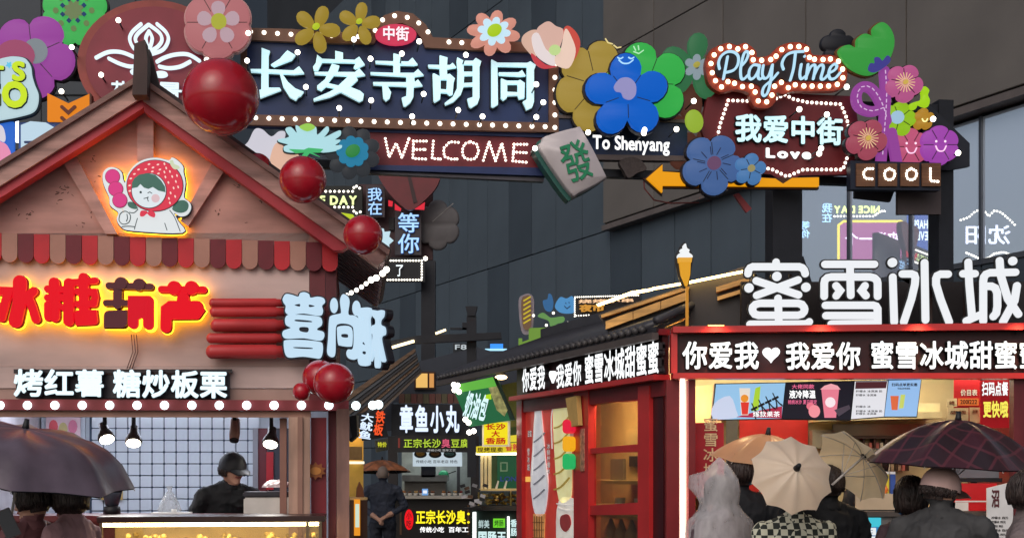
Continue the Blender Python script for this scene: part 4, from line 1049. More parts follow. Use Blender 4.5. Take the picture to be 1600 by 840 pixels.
def corner_sign():
    t = thing('corner_sign', 'three big pale blue bubble characters wrapping the kiosk corner', 'sign', PK.fwd(0.2).at(500, 570), PK.yaw)
    z = Zm(430, 450, 6.463)
    P1 = PK.fwd(0.14); ce = P1.at(568, 520)
    P2 = Plane(ce.x, ce.y, R(-38)); 
    face = G((190, 218, 238), 0.85); dk = M((20, 22, 36), 0.4)
    def put(pl, loops, yoff=0.0):
        s = Sign(pl, 'x', '', '', 500, 570, root=t)
        # carry onto the sign's own frame
        mw = Matrix.Rotation(-t.rotation_euler.z, 4, 'Z') @ Matrix.Translation(-Vector(t.location))
        mb = MB(); mk = MB()
        for i, lp in enumerate(loops):
            if not isinstance(lp[0], list): lp = [lp]
            for tgt, d0, d1, g in ((mb, 0.0, 0.05, 0), (mk, -0.03, 0.03, 2.6)):
                l2 = [catmull(z(q), 4) for q in lp]
                if g: l2 = [offset_loop(l2[0], g)]
                tmp = MB(); prism_mesh(tmp, [[s.uv(q) for q in l] for l in l2], -d0, -d1 - 0.001 * i)
                for v in tmp.v:
                    w = s.b + pl.u * v[0] - pl.n * v[1] + Vector((0, 0, v[2]))
                    tgt.v.append(tuple(mw @ w))
                n = len(tgt.v) - len(tmp.v)
                for f in tmp.f: tgt.f.append([k + n for k in f]); tgt.sm.append(False)
        l = mb.build('letter', face, t); mk.build('backing', dk, l)
    put(P1, [[[(80,115),(110,70),(170,75),(235,95),(255,60),(300,50),(345,70),(360,105),(430,95),(490,110),(505,150),(475,185),(485,240),(450,285),(290,262),(150,275),(105,245),(110,190),(85,150)], [(195,178),(250,165),(250,195)], [(345,172),(405,188),(350,200)]],
        [[(110,300),(150,275),(300,280),(440,295),(475,330),(470,380),(430,410),(430,430),(490,450),(495,500),(450,535),(290,510),(120,515),(78,485),(85,440),(130,420),(160,405),(115,380),(103,340)], [(215,322),(360,335),(362,352),(213,342)], [(252,400),(335,403),(330,452),(255,440)]],
        [[(90,560),(120,530),(290,530),(450,548),(482,580),(480,660),(455,712),(400,710),(280,695),(150,705),(105,670)], [(200,598),(365,605),(368,620),(203,612)]]])
    put(P1, [ell(595,183,40,75), ell(820,210,42,75), [(690,70),(735,95),(752,150),(740,270),(800,285),(850,325),(862,400),(860,600),(850,690),(800,725),(740,710),(718,665),(735,625),(785,610),(790,430),(770,385),(720,365),(650,365),(615,400),(612,560),(610,650),(595,695),(555,695),(525,650),(535,520),(545,330),(570,285),(655,265),(665,240),(655,150),(665,95)],
        [[(640,395),(770,405),(780,570),(750,595),(660,585),(635,565),(625,450)], [(672,470),(730,470),(732,505),(675,500)]]])
    put(P2, [[[(870,200),(920,205),(1005,205),(1015,270),(1000,320),(1005,400),(1012,560),(1005,720),(990,780),(900,770),(885,600),(875,400),(900,320),(872,260)], [(930,300),(950,300),(945,335)], [(920,640),(970,645),(965,672),(922,665)], [(915,560),(940,540),(965,580),(940,575)]],
        [(1035,230),(1085,235),(1140,230),(1138,290),(1110,330),(1110,375),(1150,400),(1155,470),(1115,510),(1150,690),(1158,735),(1130,740),(1105,600),(1105,780),(1082,810),(1060,780),(1060,600),(1030,720),(1015,720),(1040,490),(1025,460),(1030,390),(1065,370),(1065,320),(1040,290)]])
corner_sign()
def hotdog_rods():
    s = Sign(PK.fwd(0.09), 'rod_bundle', 'bundle of five long red rounded rods mounted beside the red letters', 'decoration', 385, 562)
    m = M((214, 68, 70), 0.35, var=0.12, wave=(1, 1, 8))
    for x0, y, r in ((326, 473, 7.5), (327, 487, 8.5), (328, 508, 11), (322, 528, 8.5), (321, 549, 12)):
        a, c = s.uv((x0 + r, y)), s.uv((449, y)); rr = s.uv((r, 0))[0] - s.uv((0, 0))[0]
        pts = [(a[0] - rr*math.cos(R(k)), 0, a[1]) for k in (0, 25, 50, 75)] + [(a[0], 0, a[1]), (c[0] - 0.07, 0, c[1]), (c[0] - 0.065, 0, c[1]), (c[0], 0, c[1])]
        rs = [rr*math.sin(R(k)) + 0.002 for k in (0, 25, 50, 75)] + [rr, rr, rr * 0.85, rr * 0.85]
        MB().tube(pts, rs, 14).build('rod', m, s.root)
hotdog_rods()
def girl():
    s = Sign(PK.fwd(0.08), 'emblem_sign', 'lit emblem of a girl in a strawberry hood holding a candied fruit stick', 'sign', 235, 366)
    z = Zm(150, 240, 6.4625)
    sil = [(80,200),(130,150),(200,150),(260,190),(275,260),(300,300),(330,210),(400,120),(500,65),(620,50),(740,75),(770,48),(820,70),(880,130),(885,190),(905,300),(890,440),(950,500),(960,560),(920,620),(850,635),(790,600),(830,680),(875,800),(370,780),(260,745),(215,670),(230,600),(150,530),(140,450),(100,360),(75,280)]
    o = catmull(z(sil), 4)
    s.poly('halo_strip', [offset_loop(o, 1.5)], 0.006, M((255, 220, 90), emit=5.0, var=0, ecol=(255, 200, 50)), y=-0.045)
    s.poly('back_plate', [offset_loop(o, 1.6)], 0.02, M((34, 40, 46), 0.5), y=-0.02)
    s.poly('face_plate', [o], 0.02, G((232, 238, 240), 0.72), y=0.002)
    ln = M((38, 66, 72), 0.5); red = G((226, 62, 84), 0.72); grn = M((52, 96, 84), 0.4, emit=0.5)
    s.poly('ponytail', [z([(775,560),(830,490),(900,480),(940,520),(925,580),(870,605),(810,595)])], 0.004, grn, y=0.0225, smooth=4)
    s.poly('ponytail', [z([(330,500),(380,500),(430,560),(380,565),(335,540)])], 0.004, grn, y=0.0225, smooth=4)
    s.poly('hood_line', [z(ell(603, 335, 288, 262, 36))], 0.004, ln, y=0.027)
    s.poly('hood', [z(ell(603, 335, 280, 254, 36))], 0.004, red, y=0.0315)
    s.poly('face_line', [z(ell(545, 388, 178, 178, 32))], 0.003, ln, y=0.036)
    s.poly('face', [z(ell(545, 388, 171, 171, 32))], 0.003, G((226, 236, 242), 0.75), y=0.0395)
    s.poly('fringe', [z([(376,365),(376,310),(400,265),(450,228),(530,215),(610,232),(670,290),(708,350),(712,405),(640,388),(585,352),(540,372),(495,358),(460,322),(430,355)])], 0.003, grn, y=0.043)
    seeds = [(545,122),(635,125),(700,118),(440,175),(512,172),(585,155),(578,195),(655,175),(718,160),(398,220),(640,215),(700,200),(755,195),(362,265),(710,250),(778,245),(826,235),(350,335),(740,305),(815,295),(352,390),(792,360),(838,350),(762,410),(808,445),(745,465),(755,510)]
    mb = MB()
    for a in seeds: prism_mesh(mb, [[s.uv(q) for q in z(ell(a[0], a[1], 14, 8, 8, -0.3 + (a[0] > 690) * 1.6))]], -0.036, -0.039)
    mb.build('seeds', G((252, 210, 200), 0.8), s.root)
    s.poly('leaf', [z([(755,90),(785,82),(800,120),(845,140),(850,165),(800,172),(765,135)])], 0.004, G((216, 226, 190), 0.7), y=0.037, smooth=4)
    s.poly('cheek', [z(ell(612, 466, 42))], 0.002, G((232, 200, 206), 0.7), y=0.043)
    s.poly('eye', [z(ell(463, 405, 12))], 0.002, ln, y=0.043)
    s.strokes('mouth', [z([(495,468),(520,462),(538,455)]), z([(538,452),(532,475),(540,495)]), z([(535,412),(555,402),(575,415)])], 1.1, 0.002, ln, y=0.043)
    pk = G((224, 66, 138), 0.72); pk2 = M((170, 40, 100), 0.4)
    s.strokes('stick', [z([(265,540),(285,600)])], 2.6, 0.003, G((230, 220, 210), 0.6), y=0.0225)
    for k, (a, b) in enumerate(((175,242),(208,366),(250,482))):
        s.poly('fruit_line', [z(ell(a, b, 77))], 0.003 + 0.004*k, pk2, y=0.0225); s.poly('fruit', [z(ell(a, b, 71))], 0.003, pk, y=0.026 + 0.004*k)
    s.poly('bow', [z([(455,640),(465,590),(520,590),(530,605),(560,585),(605,610),(600,655),(550,640),(525,618),(490,645)])], 0.003, red, y=0.037, smooth=3)
    body = [[(425,660),(410,710),(395,770)], [(700,710),(722,778)], [(750,580),(800,650),(855,790)], [(430,570),(390,605),(345,600)], [(250,620),(240,680),(280,720),(340,700),(355,630),(310,590),(270,600),(250,620)], [(320,620),(325,660),(315,690)], [(270,745),(330,740),(395,745)]]
    s.strokes('drawn_line', [z(p) for p in body], 1.2, 0.002, ln, y=0.0225, smooth=3)
girl()
def balls():
    m = M((176, 22, 40), 0.2, var=0.22, scale=5, coat=0.4, bump=0.03)
    P3 = PK.fwd(0.3)
    L = [('largest glossy red ball high on the right roof slope', 345, 152, 60, 0.18), ('glossy dark red ball half way down the right roof slope', 473, 281, 37, 0.2), ('dark red ball low on the roof slope before the white starburst', 567, 367, 31, 0.15),
         ('small dark ball squeezed between the two upper roof balls', 402, 262, 23, -0.25), ('tiny dark ball behind the lowest roof ball', 497, 347, 15, -0.35),
         ('red ball with highlight under the pale blue corner characters', 522, 598, 32, 0.2), ('red ball tucked behind the one under the corner characters', 500, 590, 28, -0.02), ('smallest red ball just above the counter bulbs', 471, 611, 14, 0.1)]
    for lb, px, py, r, d in L:
        p = PK.fwd(0.3 + d); c = p.at(px, py); rad = (p.at(px + r, py) - p.at(px - r, py)).length / 2
        t = thing('red_ball', lb, 'ball', (c.x, c.y, c.z - rad), PK.yaw, 'red decorative balls')
        MB().ball((0, 0, rad), rad, 32).build('shell', m, t)
        MB().tube([(0, rad * 0.9, rad), (0, rad + 0.12, rad)], 0.02, 8).build('mount', BLK, t)
        mb = MB(); mb.lathe([(rad * 1.004, -0.004), (rad * 1.008, 0.0), (rad * 1.004, 0.004)], (0, 0, rad), 40, 'y'); mb.build('seam', M((170, 140, 146), 0.3), t)
balls()
def lamps_and_counter():
    dk = M((62, 50, 46), 0.4)
    hot = M((255, 255, 255), emit=14, var=0, ecol=(255, 246, 225))
    Pm = PK.fwd(-0.5)
    def spot(lb, px, py, ax, cyl=False):
        c = Pm.at(px, py); t = thing('spot_lamp', lb, 'lamp', (c.x, c.y, c.z), PK.yaw, 'lamps over the kiosk counter')
        h = MB(); tilt = (R(-34), R(ax), 0)
        if cyl:
            h.lathe([(0.03, -0.10), (0.036, -0.05), (0.034, 0.06), (0.02, 0.075), (0.008, 0.085)], n=18)
        else:
            h.lathe([(0.052, -0.06), (0.056, -0.045), (0.05, -0.02), (0.03, 0.02), (0.026, 0.07), (0.012, 0.075)], n=20)
        hd = h.build('lamp_head', dk if not cyl else M((150, 116, 100), 0.5), t, rot=tilt)
        MB().lathe([(0.046 if not cyl else 0.03, -0.064 if not cyl else -0.104), (0.046 if not cyl else 0.03, -0.058)], n=20).build('lamp_glass', hot if not cyl else BLK, hd)
        MB().box(-0.012, 0.012, -0.012, 0.012, 0.05, 0.15).build('bracket', BLK, t)
        MB().box(-0.05, 0.05, -0.02, 0.02, 0.15, 0.165).build('base_plate', BLK, t)
        if not cyl:
            l = bpy.data.lights.new('lamp_light', 'SPOT'); l.energy = 14; l.spot_size = R(120); l.spot_blend = 0.6; l.color = (1, 0.95, 0.86); l.shadow_soft_size = 0.04
            lo = bpy.data.objects.new('lamp_light', l); C.objects.link(lo); lo.parent = hd; lo.location = (0, 0, -0.075)
    spot('dark spot lamp over the counter, tilted, nearest the pink poster', 164, 675, -22)
    spot('dark spot lamp over the counter, upright, second from the pink poster', 209, 680, -4)
    spot('lit spot lamp behind the right window post of the kiosk', 424, 682, 6)
    spot('unlit brown cylinder lamp hanging before the tiles', 367, 668, 0, True)
    # display case
    c = PK.fwd(0.45); b = c.at(300, 812); t = thing('display_case', 'gold-lit glass display case full of snacks on the kiosk front', 'display case', (b.x, b.y, 0), PK.yaw)
    s = Sign(c, 'x', '', '', 300, 812, root=t); s.b = b.copy(); s.b.z = 0
    U = lambda px: s.uv((px, 812))[0]; zt = s.uv((300, 806))[1]
    MB().box(U(152), U(508), -0.02, 0.44, zt - 0.035, zt).build('top_shelf', M((58, 36, 34), 0.3), t, bevel=0.004)
    MB().box(U(158), U(502), 0.02, 0.05, zt - 0.06, zt - 0.04).build('light_strip', M((255, 250, 235), emit=26, var=0, ecol=(255, 236, 190)), t)
    gl = glass_mat('case_glass', (240, 236, 224), 0.06)
    MB().box(U(160), U(500), -0.012, -0.006, 0.5, zt - 0.037).build('front_glass', gl, t)
    for px in (156, 478, 498): MB().box(U(px), U(px + 5), -0.02, 0.0, 0.0, zt - 0.036).build('corner_post', M((120, 104, 84), 0.3, metal=0.6), t)
    MB().box(U(160), U(500), 0.0, 0.40, 0.0, 0.62).build('base_cabinet', MAROON, t)
    MB().box(U(160), U(500), 0.40, 0.43, 0.0, zt - 0.036).build('case_back', M((226, 196, 130), 0.5), t)
    mb = MB(); rnd = random.Random(3)
    for i in range(900): mb.ball((rnd.uniform(U(165), U(495)), rnd.uniform(0.02, 0.36), rnd.uniform(0.62, zt - 0.12)), rnd.uniform(0.012, 0.022), 6)
    o = mb.build('snacks', M((232, 196, 112), 0.4, var=0.3, scale=30), t); o['kind'] = 'stuff'
    # counter things
    q = PK.fwd(-0.12)
    def put(px, py): p = q.at(px, py); return p
    p = put(175, 803); t = thing('blender_jar', 'black and clear blender standing behind the display case', 'blender', (p.x, p.y, p.z), PK.yaw)
    MB().lathe([(0.055, 0), (0.05, 0.05), (0.035, 0.055)], n=16).build('motor_base', BLK, t)
    MB().lathe([(0.04, 0.056), (0.06, 0.13), (0.062, 0.14)], n=16).build('jar', M((70, 76, 88), 0.2), t)
    MB().lathe([(0.064, 0.141), (0.064, 0.155), (0.02, 0.16), (0.018, 0.20)], n=16).build('lid', BLK, t)
    p = put(265, 803); t = thing('plastic_bag', 'clear plastic bag standing on the counter before the tiles', 'bag', (p.x, p.y, p.z), PK.yaw)
    mb = MB(); prof = [(0.07, 0.0), (0.075, 0.03), (0.055, 0.08), (0.035, 0.12), (0.012, 0.15), (0.02, 0.18)]
    mb.lathe(prof, n=14); mb.build('film', film_mat('bag_film', (206, 214, 222), 0.35), t)
    p = put(272, 802); t = thing('clip_board', 'white clip board lying on the counter', 'board', (p.x, p.y - 0.05, p.z + 0.002), PK.yaw)
    MB().box(-0.12, 0.12, -0.05, 0.05, 0, 0.01).build('sheet', M((226, 226, 226), 0.4), t); MB().tube([(0.0, -0.02, 0.018), (0.03, -0.02, 0.018)], 0.012, 8).build('clip', M((214, 214, 214), 0.3), t)
    p = put(415, 801); t = thing('cash_machine', 'white and black counter machine beside the seller', 'machine', (p.x, p.y + 0.2, p.z), PK.yaw)
    MB().box(-0.17, 0.15, -0.12, 0.12, -0.05, 0.10).build('housing', M((206, 204, 198), 0.4), t, bevel=0.01)
    MB().box(-0.175, 0.155, -0.125, 0.125, 0.101, 0.135).build('lid', M((46, 46, 54), 0.4), t, bevel=0.008)
    p = put(425, 765); t = thing('plastic_bag', 'crumpled white and pink bag on the counter machine', 'bag', (p.x, p.y + 0.2, p.z + 0.015), PK.yaw)
    bm = bmesh.new(); bmesh.ops.create_icosphere(bm, subdivisions=3, radius=0.07)
    rnd = random.Random(5)
    for v in bm.verts: v.co *= rnd.uniform(0.8, 1.15); v.co.z = max(0, v.co.z * 0.7); v.co.x *= 1.3
    me = bpy.data.meshes.new('m'); bm.to_mesh(me); bm.free(); me.materials.append(M((222, 206, 212), 0.3)); link('film', me, t)
    s = Sign(PK.fwd(0.03), 'starburst_card', 'small orange starburst price card on the maroon panel', 'card', 491, 750)
    s.poly('card_face', [[(493 + (17 if i % 2 else 12)*math.cos(R(18*i)), 735 + (14 if i % 2 else 9.5)*math.sin(R(18*i))) for i in range(20)]], 0.008, M((150, 84, 40), 0.4), y=0.0)
    s.poly('card_patch', [ell(493, 735, 9, 6)], 0.004, M((196, 130, 60), 0.4), y=0.009)
lamps_and_counter()
# ---------------------------------------------------------------- signs seen beyond the arch
def back_signs():
    PB = Plane.px(620, 20.0, 0.0)
    blue = G((168, 212, 255), 1.0); bedge = M((50, 110, 220), emit=0.5, ecol=(40, 96, 220))
    t = Sign(PB.fwd(-0.2), 'sign_wall', 'dark brown panel wall carrying the waiting-for-you signs', 'sign wall', 620, 410)
    t.poly('board', [rect(560, 288, 676, 406)], 0.12, M((64, 36, 40), 0.6, var=0.2, scale=1.5), y=-0.12)
    for r in (rect(608, 340, 616, 360), rect(660, 335, 672, 350), rect(660, 352, 672, 366)): t.poly('dark_block', [r], 0.05, M((30, 26, 30), 0.6), y=0.0)
    t.poly('post', [rect(658, 406.5, 680, 745)], 0.2, STEEL, y=-0.2)
    s = Sign(PB, 'neon_sign', 'black board with lime NICE DAY letters between rows of tiny bulbs', 'sign', 520, 345)
    s.poly('board', [[(440, 290), (566, 290), (566, 345), (440, 345)]], 0.06, M((24, 26, 26), 0.6), y=-0.07)
    s.text('NICE DAY', (466, 306, 558, 321), G((232, 250, 170), 1.05), 0.05, 0.03, y=0.0, gap=0.1)
    s.dots('bulb', along([(460, 299), (554, 299)], 7) + along([(460, 323.5), (554, 323.5)], 7) + [(553, 293), (557, 291), (562, 294), (553, 330), (557, 333), (563, 331)], 2.0, DOT, y=0.0)
    s = Sign(PB.fwd(0.05), 'neon_sign', 'narrow grey panel with two blue-white characters, upper left of its longer twin', 'sign', 586, 338, 'vertical neon panels')
    s.poly('board', [rect(572, 289, 601, 339)], 0.06, M((70, 60, 66), 0.6), y=-0.07)
    s.text('我在', (575, 294, 597, 336), blue, 0.012, 0.03, y=0.0, vert=True, gap=0.0, edge=bedge, eoff=0.016)
    s = Sign(PB.fwd(0.1), 'neon_sign', 'longer grey panel with two blue-white characters below the dark red heart', 'sign', 637, 398, 'vertical neon panels')
    s.poly('board', [rect(617, 329, 658, 398)], 0.06, M((66, 60, 66), 0.6), y=-0.07)
    s.text('等你', (622, 333, 655, 396), blue, 0.012, 0.03, y=0.0, vert=True, gap=0.0, edge=bedge, eoff=0.016)
    s = Sign(PB.fwd(0.3), 'heart_sign', 'big unlit dark red heart hanging under the WELCOME board', 'heart sign', 640, 327)
    s.poly('heart_face', [[(590, 272), (600, 262), (625, 262), (638, 270), (655, 262), (678, 262), (688, 274), (680, 295), (660, 316), (645, 327), (632, 325), (608, 302)]], 0.10, M((104, 30, 38), 0.45), smooth=3, y=-0.1)
    s.poly('dark_line', [[(635, 268), (640, 268), (652, 316), (646, 318)]], 0.01, M((50, 20, 26), 0.5), y=0.001)
    s.poly('ribbon', [[(607, 313), (614, 315), (613, 323), (607, 322)]], 0.02, G((226, 40, 60), 0.6), y=0.0)
    s.poly('ribbon', [[(617, 318), (627, 326), (626, 330), (617, 328)]], 0.02, G((226, 40, 60), 0.6), y=0.0)
    s.poly('ribbon', [[(648, 327), (664, 316), (663, 328)]], 0.02, G((226, 40, 60), 0.6), y=0.0)
    s = Sign(PB.fwd(-0.1), 'flower_sign', 'unlit grey scalloped flower right of the blue-white panels', 'flower sign', 692, 395, 'flower signs on the arch')
    s.poly('petal_face', [blossom(684, 351, 36, 6, 0.18, R(-30), sy=1.1)], 0.06, M((92, 88, 90), 0.5), y=-0.06, puff=0.1)
    s.strokes('vein', [[(676, 346), (708, 318)]], 1.2, 0.006, M((140, 134, 132), 0.5), y=0.002)
    s = Sign(PB.fwd(0.2), 'starburst_sign', 'pale icy starburst peeking out behind the lowest roof ball', 'sign', 604, 395)
    s.poly('burst_face', [[(590, 356), (600, 358), (601, 363), (610, 362), (608, 370), (615, 376), (608, 382), (609, 388), (602, 387), (598, 394), (590, 390)]], 0.05, G((196, 226, 238), 0.8))
    s = Sign(PB.fwd(0.15), 'candy_sign', 'pink and lime candy shape showing over the kiosk roof edge', 'sign', 530, 356)
    s.poly('candy_face', [[(490, 329), (534, 333), (538, 345), (545, 354), (500, 354)]], 0.05, G((230, 90, 160), 0.65))
    s.poly('candy_face', [[(534, 333), (552, 336), (556, 342), (545, 352), (538, 345)]], 0.05, G((196, 216, 40), 0.7), y=0.002)
    s = Sign(PB.fwd(0.12), 'framed_sign', 'small black sign framed by dotted white bulbs under the blue-white panels', 'sign', 630, 438)
    s.poly('board', [rect(585, 402, 664, 440)], 0.06, M((26, 28, 34), 0.6), y=-0.07)
    s.dots('bulb', along([(606, 407), (659, 407), (659, 437), (594, 437)], 4.4), 1.6, DOT, y=0.0)
    s.text('了', (619, 414, 630, 432), G((240, 250, 255), 1.0), 0.02, 0.03, y=0.0)
    s.text('来', (596, 414, 608, 426), G((240, 250, 255), 1.0), 0.02, 0.03, y=0.0)
    s.dots('bulb', [(665, 404)], 3.4, BULBW, y=0.02)
    p = PK.fwd(-0.1)
    s = Sign(p, 'rope_light', 'string of fat white lights along the kiosk roof eave', 'light string', 570, 462)
    s.dots('lamp_bead', [(604, 421), (598, 427), (580, 437), (588, 434)], 5.0, BULBW, y=0.0, flat=1)
    s.dots('lamp_bead', [(572, 443), (565, 448), (557, 453), (549, 457), (542, 461)], 3.4, BULBW, y=0.0, flat=1)
    mb = MB(); mb.tube([(*s.uv((540, 462)), 0)[0:1] + (0.01, s.uv((540, 462))[1]), (s.uv((606, 419))[0], 0.01, s.uv((606, 419))[1])], 0.006, 6); mb.build('wire', BLK, s.root)
back_signs()
def mirrored_signs():
    m = mirror_plane(30.0)
    def S_(name, label, px, py): return Sign(m, name, label, 'sign', px, py, 'signs mirrored in the glazing')
    s = S_('neon_sign', 'lime NICE DAY sign facing the glazing, mirrored in it', 1340, 342)
    s.text('NICE DAY', (1305, 322, 1376, 334), G((236, 255, 150), 2.55), 0.05, 0.03, gap=0.1)
    s.dots('bulb', along([(1306, 338), (1368, 338)], 5) + along([(1370, 336), (1378, 330), (1388, 330)], 4), 1.6, BULBW)
    s = S_('neon_sign', 'blue-white two-character sign facing the glazing, mirrored in it', 1293, 350)
    s.text('我在', (1286, 318, 1302, 348), G((170, 214, 255), 2.38), 0.02, 0.03, vert=True, gap=0.0)
    s = S_('neon_sign', 'blue-white second two-character sign facing the glazing, mirrored in it', 1258, 372)
    s.text('等你', (1250, 346, 1267, 372), G((170, 214, 255), 2.38), 0.02, 0.03, vert=True, gap=0.0)
    s = S_('billboard', 'pink billboard with yellow edge facing the glazing, mirrored in it', 1365, 408)
    s.poly('panel', [rect(1316, 348, 1416, 405)], 0.05, G((206, 120, 176), 0.94), y=-0.06)
    s.strokes('edge_tube', [[(1312, 404), (1312, 352), (1320, 346), (1410, 346), (1418, 352), (1418, 398)]], 3.4, 0.03, G((250, 220, 90), 1.87))
    s.text('来逛一个', (1322, 363, 1408, 384), G((250, 230, 255), 2.21), 0.02, 0.03)
    s = S_('billboard', 'blue billboard with white capitals facing the glazing, mirrored in it', 1435, 408)
    s.poly('panel', [rect(1420, 330, 1452, 405)], 0.05, G((90, 120, 206), 0.85), y=-0.06)
    s.text('HAPPY', (1421, 344, 1451, 358), G((220, 236, 255), 2.21), 0.03, 0.03); s.text('EVERY', (1421, 362, 1451, 376), G((220, 236, 255), 2.21), 0.03, 0.03)
    s.text('中街', (1410, 395, 1452, 412), G((255, 170, 90), 2.04), 0.02, 0.03)
    s = S_('cloud_sign', 'two-character sign in a dotted cloud facing the glazing, mirrored in it', 1545, 412)
    s.text('沈阳', (1510, 352, 1580, 382), G((226, 232, 255), 2.21), 0.02, 0.03)
    s.dots('bulb', along([(1503, 344), (1515, 340), (1524, 332), (1533, 327), (1540, 330), (1547, 338), (1556, 329), (1566, 332), (1578, 342), (1588, 352)], 5) + along([(1512, 395), (1524, 400), (1536, 406), (1548, 402), (1556, 396), (1570, 394), (1582, 398)], 4), 1.6, BULBW)
mirrored_signs()
# ---------------------------------------------------------------- the far end of the lane
def lane_stalls():
    PM = Plane.px(680, 19.5, 0.0)
    b = PM.at(680, 730); t = thing('tofu_stall', 'dark roofed snack stall with white octopus-ball letters at the lane end', 'stall', (b.x, b.y, 0), 0)
    s = Sign(PM, 'x', '', '', 680, 730, root=t); s.b = b.copy(); s.b.z = 0
    slate = M((52, 58, 70), 0.6, var=0.2, scale=2)
    s.poly('roof_wall', [[(545, 672), (580, 625), (655, 562), (745, 540), (815, 560), (815, 627), (612, 627), (612, 672)]], 0.1, slate, y=-0.3)
    wood = [M((112, 88, 70), 0.6, wave=(3, 3, 30)), M((84, 88, 96), 0.6), M((58, 58, 64), 0.6), M((104, 92, 84), 0.6), M((66, 70, 78), 0.6)]
    for i in range(9):
        o = i * 9.5
        s.poly('roof_board', [[(530 + o * 0.55, 632 + o*0.35), (652 + o*0.1, 548 + o * 0.42), (653 + o*0.1, 553 + o * 0.42), (534 + o * 0.55, 640 + o*0.35)]], 0.06, wood[i % 5], y=0.4 - 0.02 * i)
    s.poly('window_frame', [rect(646, 579, 679, 607)], 0.04, M((60, 34, 26), 0.5), y=-0.195)
    s.poly('window_pane', [rect(649, 582, 667, 604)], 0.02, G((236, 186, 104), 0.85), y=-0.15)
    s.poly('window_pane', [rect(670, 582, 677, 604)], 0.02, G((226, 160, 90), 0.7), y=-0.15)
    for i in range(10): s.poly('brick', [rect(622 + 9.6*i, 614, 630.8 + 9.6*i, 629)], 0.05, M(((96, 66, 56), (84, 78, 56), (104, 60, 54))[i % 3], 0.6, bump=0.2), y=-0.195)
    s.poly('sign_board', [rect(610, 630, 742, 680)], 0.05, M((26, 28, 36), 0.5), y=-0.19)
    s.poly('pillar', [rect(605, 680.5, 620, 1000)], 0.12, M((38, 34, 36), 0.5), y=-0.25)
    s.poly('pillar', [rect(735, 680.5, 748, 1000)], 0.12, M((38, 34, 36), 0.5), y=-0.25)
    s.poly('back_wall', [rect(615, 690, 742, 800)], 0.05, M((150, 158, 150), 0.5, var=0.2), y=-1.5)
    s.poly('hood', [rect(622, 742, 695, 752)], 0.6, M((130, 132, 130), 0.3, metal=0.5), y=-1.3)
    s.poly('kitchen_unit', [rect(625, 752, 692, 774)], 0.5, M((96, 92, 86), 0.4), y=-1.3)
    s.poly('pipe', [rect(709, 722, 714, 776)], 0.1, M((60, 60, 62), 0.4), y=-1.2)
    s.poly('counter_top', [rect(608, 774, 738, 778)], 0.5, M((176, 170, 160), 0.3), y=-0.3)
    s.poly('counter_front', [rect(610, 778.5, 738, 1000)], 0.1, M((28, 24, 24), 0.5), y=0.0)
    for x in (627, 732):
        s.poly('corner_mark', [rect(x - 1.5, 788, x + 1.5, 834)], 0.01, M((96, 66, 44), 0.5), y=0.101)
    s.poly('fill_lamp', [rect(640, 695, 720, 698)], 0.2, M((255, 255, 255), emit=10, var=0, ecol=(240, 246, 255)), y=-1.0)
    def sg(nm, lb, px, py, y=0.0): return Sign(PM.fwd(y), nm, lb, 'sign', px, py)
    q = sg('letter_sign', 'tall white characters naming octopus balls over the lane-end stall', 672, 678, -0.12)
    q.text('章鱼小丸', (625, 632, 718, 676), G((216, 230, 255), 1.05), 0.035, 0.05, gap=0.3)
    q = sg('name_board', 'dark name board with lime characters and one pink one', 676, 706, 0.05)
    q.poly('board', [rect(617, 680, 737, 706)], 0.06, M((34, 32, 34), 0.5), y=-0.07)
    q.poly('seal', [rect(622, 684, 625, 699)], 0.01, M((150, 60, 50), 0.5), y=-0.008)
    lm = G((176, 206, 60), 0.85); pk = G((216, 90, 120), 0.8)
    q.text('正宗长沙臭豆腐', (631, 685, 733, 699), lm, 0.02, 0.02, cols=[lm, lm, lm, lm, pk, lm, lm])
    q.text('传统小吃 百年工艺', (668, 701, 712, 704.5), G((190, 190, 190), 0.6), 0.01, 0.01)
    q = sg('menu_banner', 'pale blue banner with three pictured bowls inside the lane-end stall', 682, 728, -0.5)
    q.poly('sheet', [rect(645, 704, 722, 728)], 0.01, G((206, 222, 232), 0.7), y=0.0)
    for i in range(3):
        q.poly('bowl_rim', [ell(657 + 23*i, 709, 10, 6)], 0.006, M((40, 40, 44), 0.4), y=0.0105)
        q.poly('bowl_food', [ell(657 + 23*i, 708, 7, 4)], 0.004, M(((160, 120, 50), (120, 84, 50), (90, 130, 130))[i], 0.4), y=0.017)
    q.text('传统小吃 百年老店 特色', (650, 718, 715, 723), M((50, 60, 70), 0.5), 0.01, 0.004, y=0.011)
    q = sg('counter_sign', 'black counter sign with yellow characters and a red oval seal', 688, 836, 0.11)
    q.poly('seal', [ell(639, 811, 7, 16)], 0.02, G((230, 20, 30), 0.9), y=-0.02)
    q.text('小吃', (635, 799, 643, 823), M((90, 10, 14), 0.5), 0.01, 0.006, y=0.001, vert=True)
    q.text('正宗长沙臭', (650, 796, 728, 818), G((255, 236, 40), 1.0), 0.03, 0.03)
    q.dots('mark', [(732, 802), (732, 815)], 2.0, G((255, 236, 40), 1.0), y=0.02)
    q.text('传统小吃', (656, 822, 694, 831), G((255, 255, 255), 1.0), 0.03, 0.02); q.text('百年工', (701, 822, 732, 831), G((255, 255, 255), 1.0), 0.03, 0.02)
    # food on the counter
    rnd = random.Random(11)
    pc = PM.fwd(0.05)
    cols = [(150, 96, 50), (96, 60, 40), (190, 150, 90), (130, 40, 30), (206, 200, 180), (120, 70, 40), (160, 60, 44)]
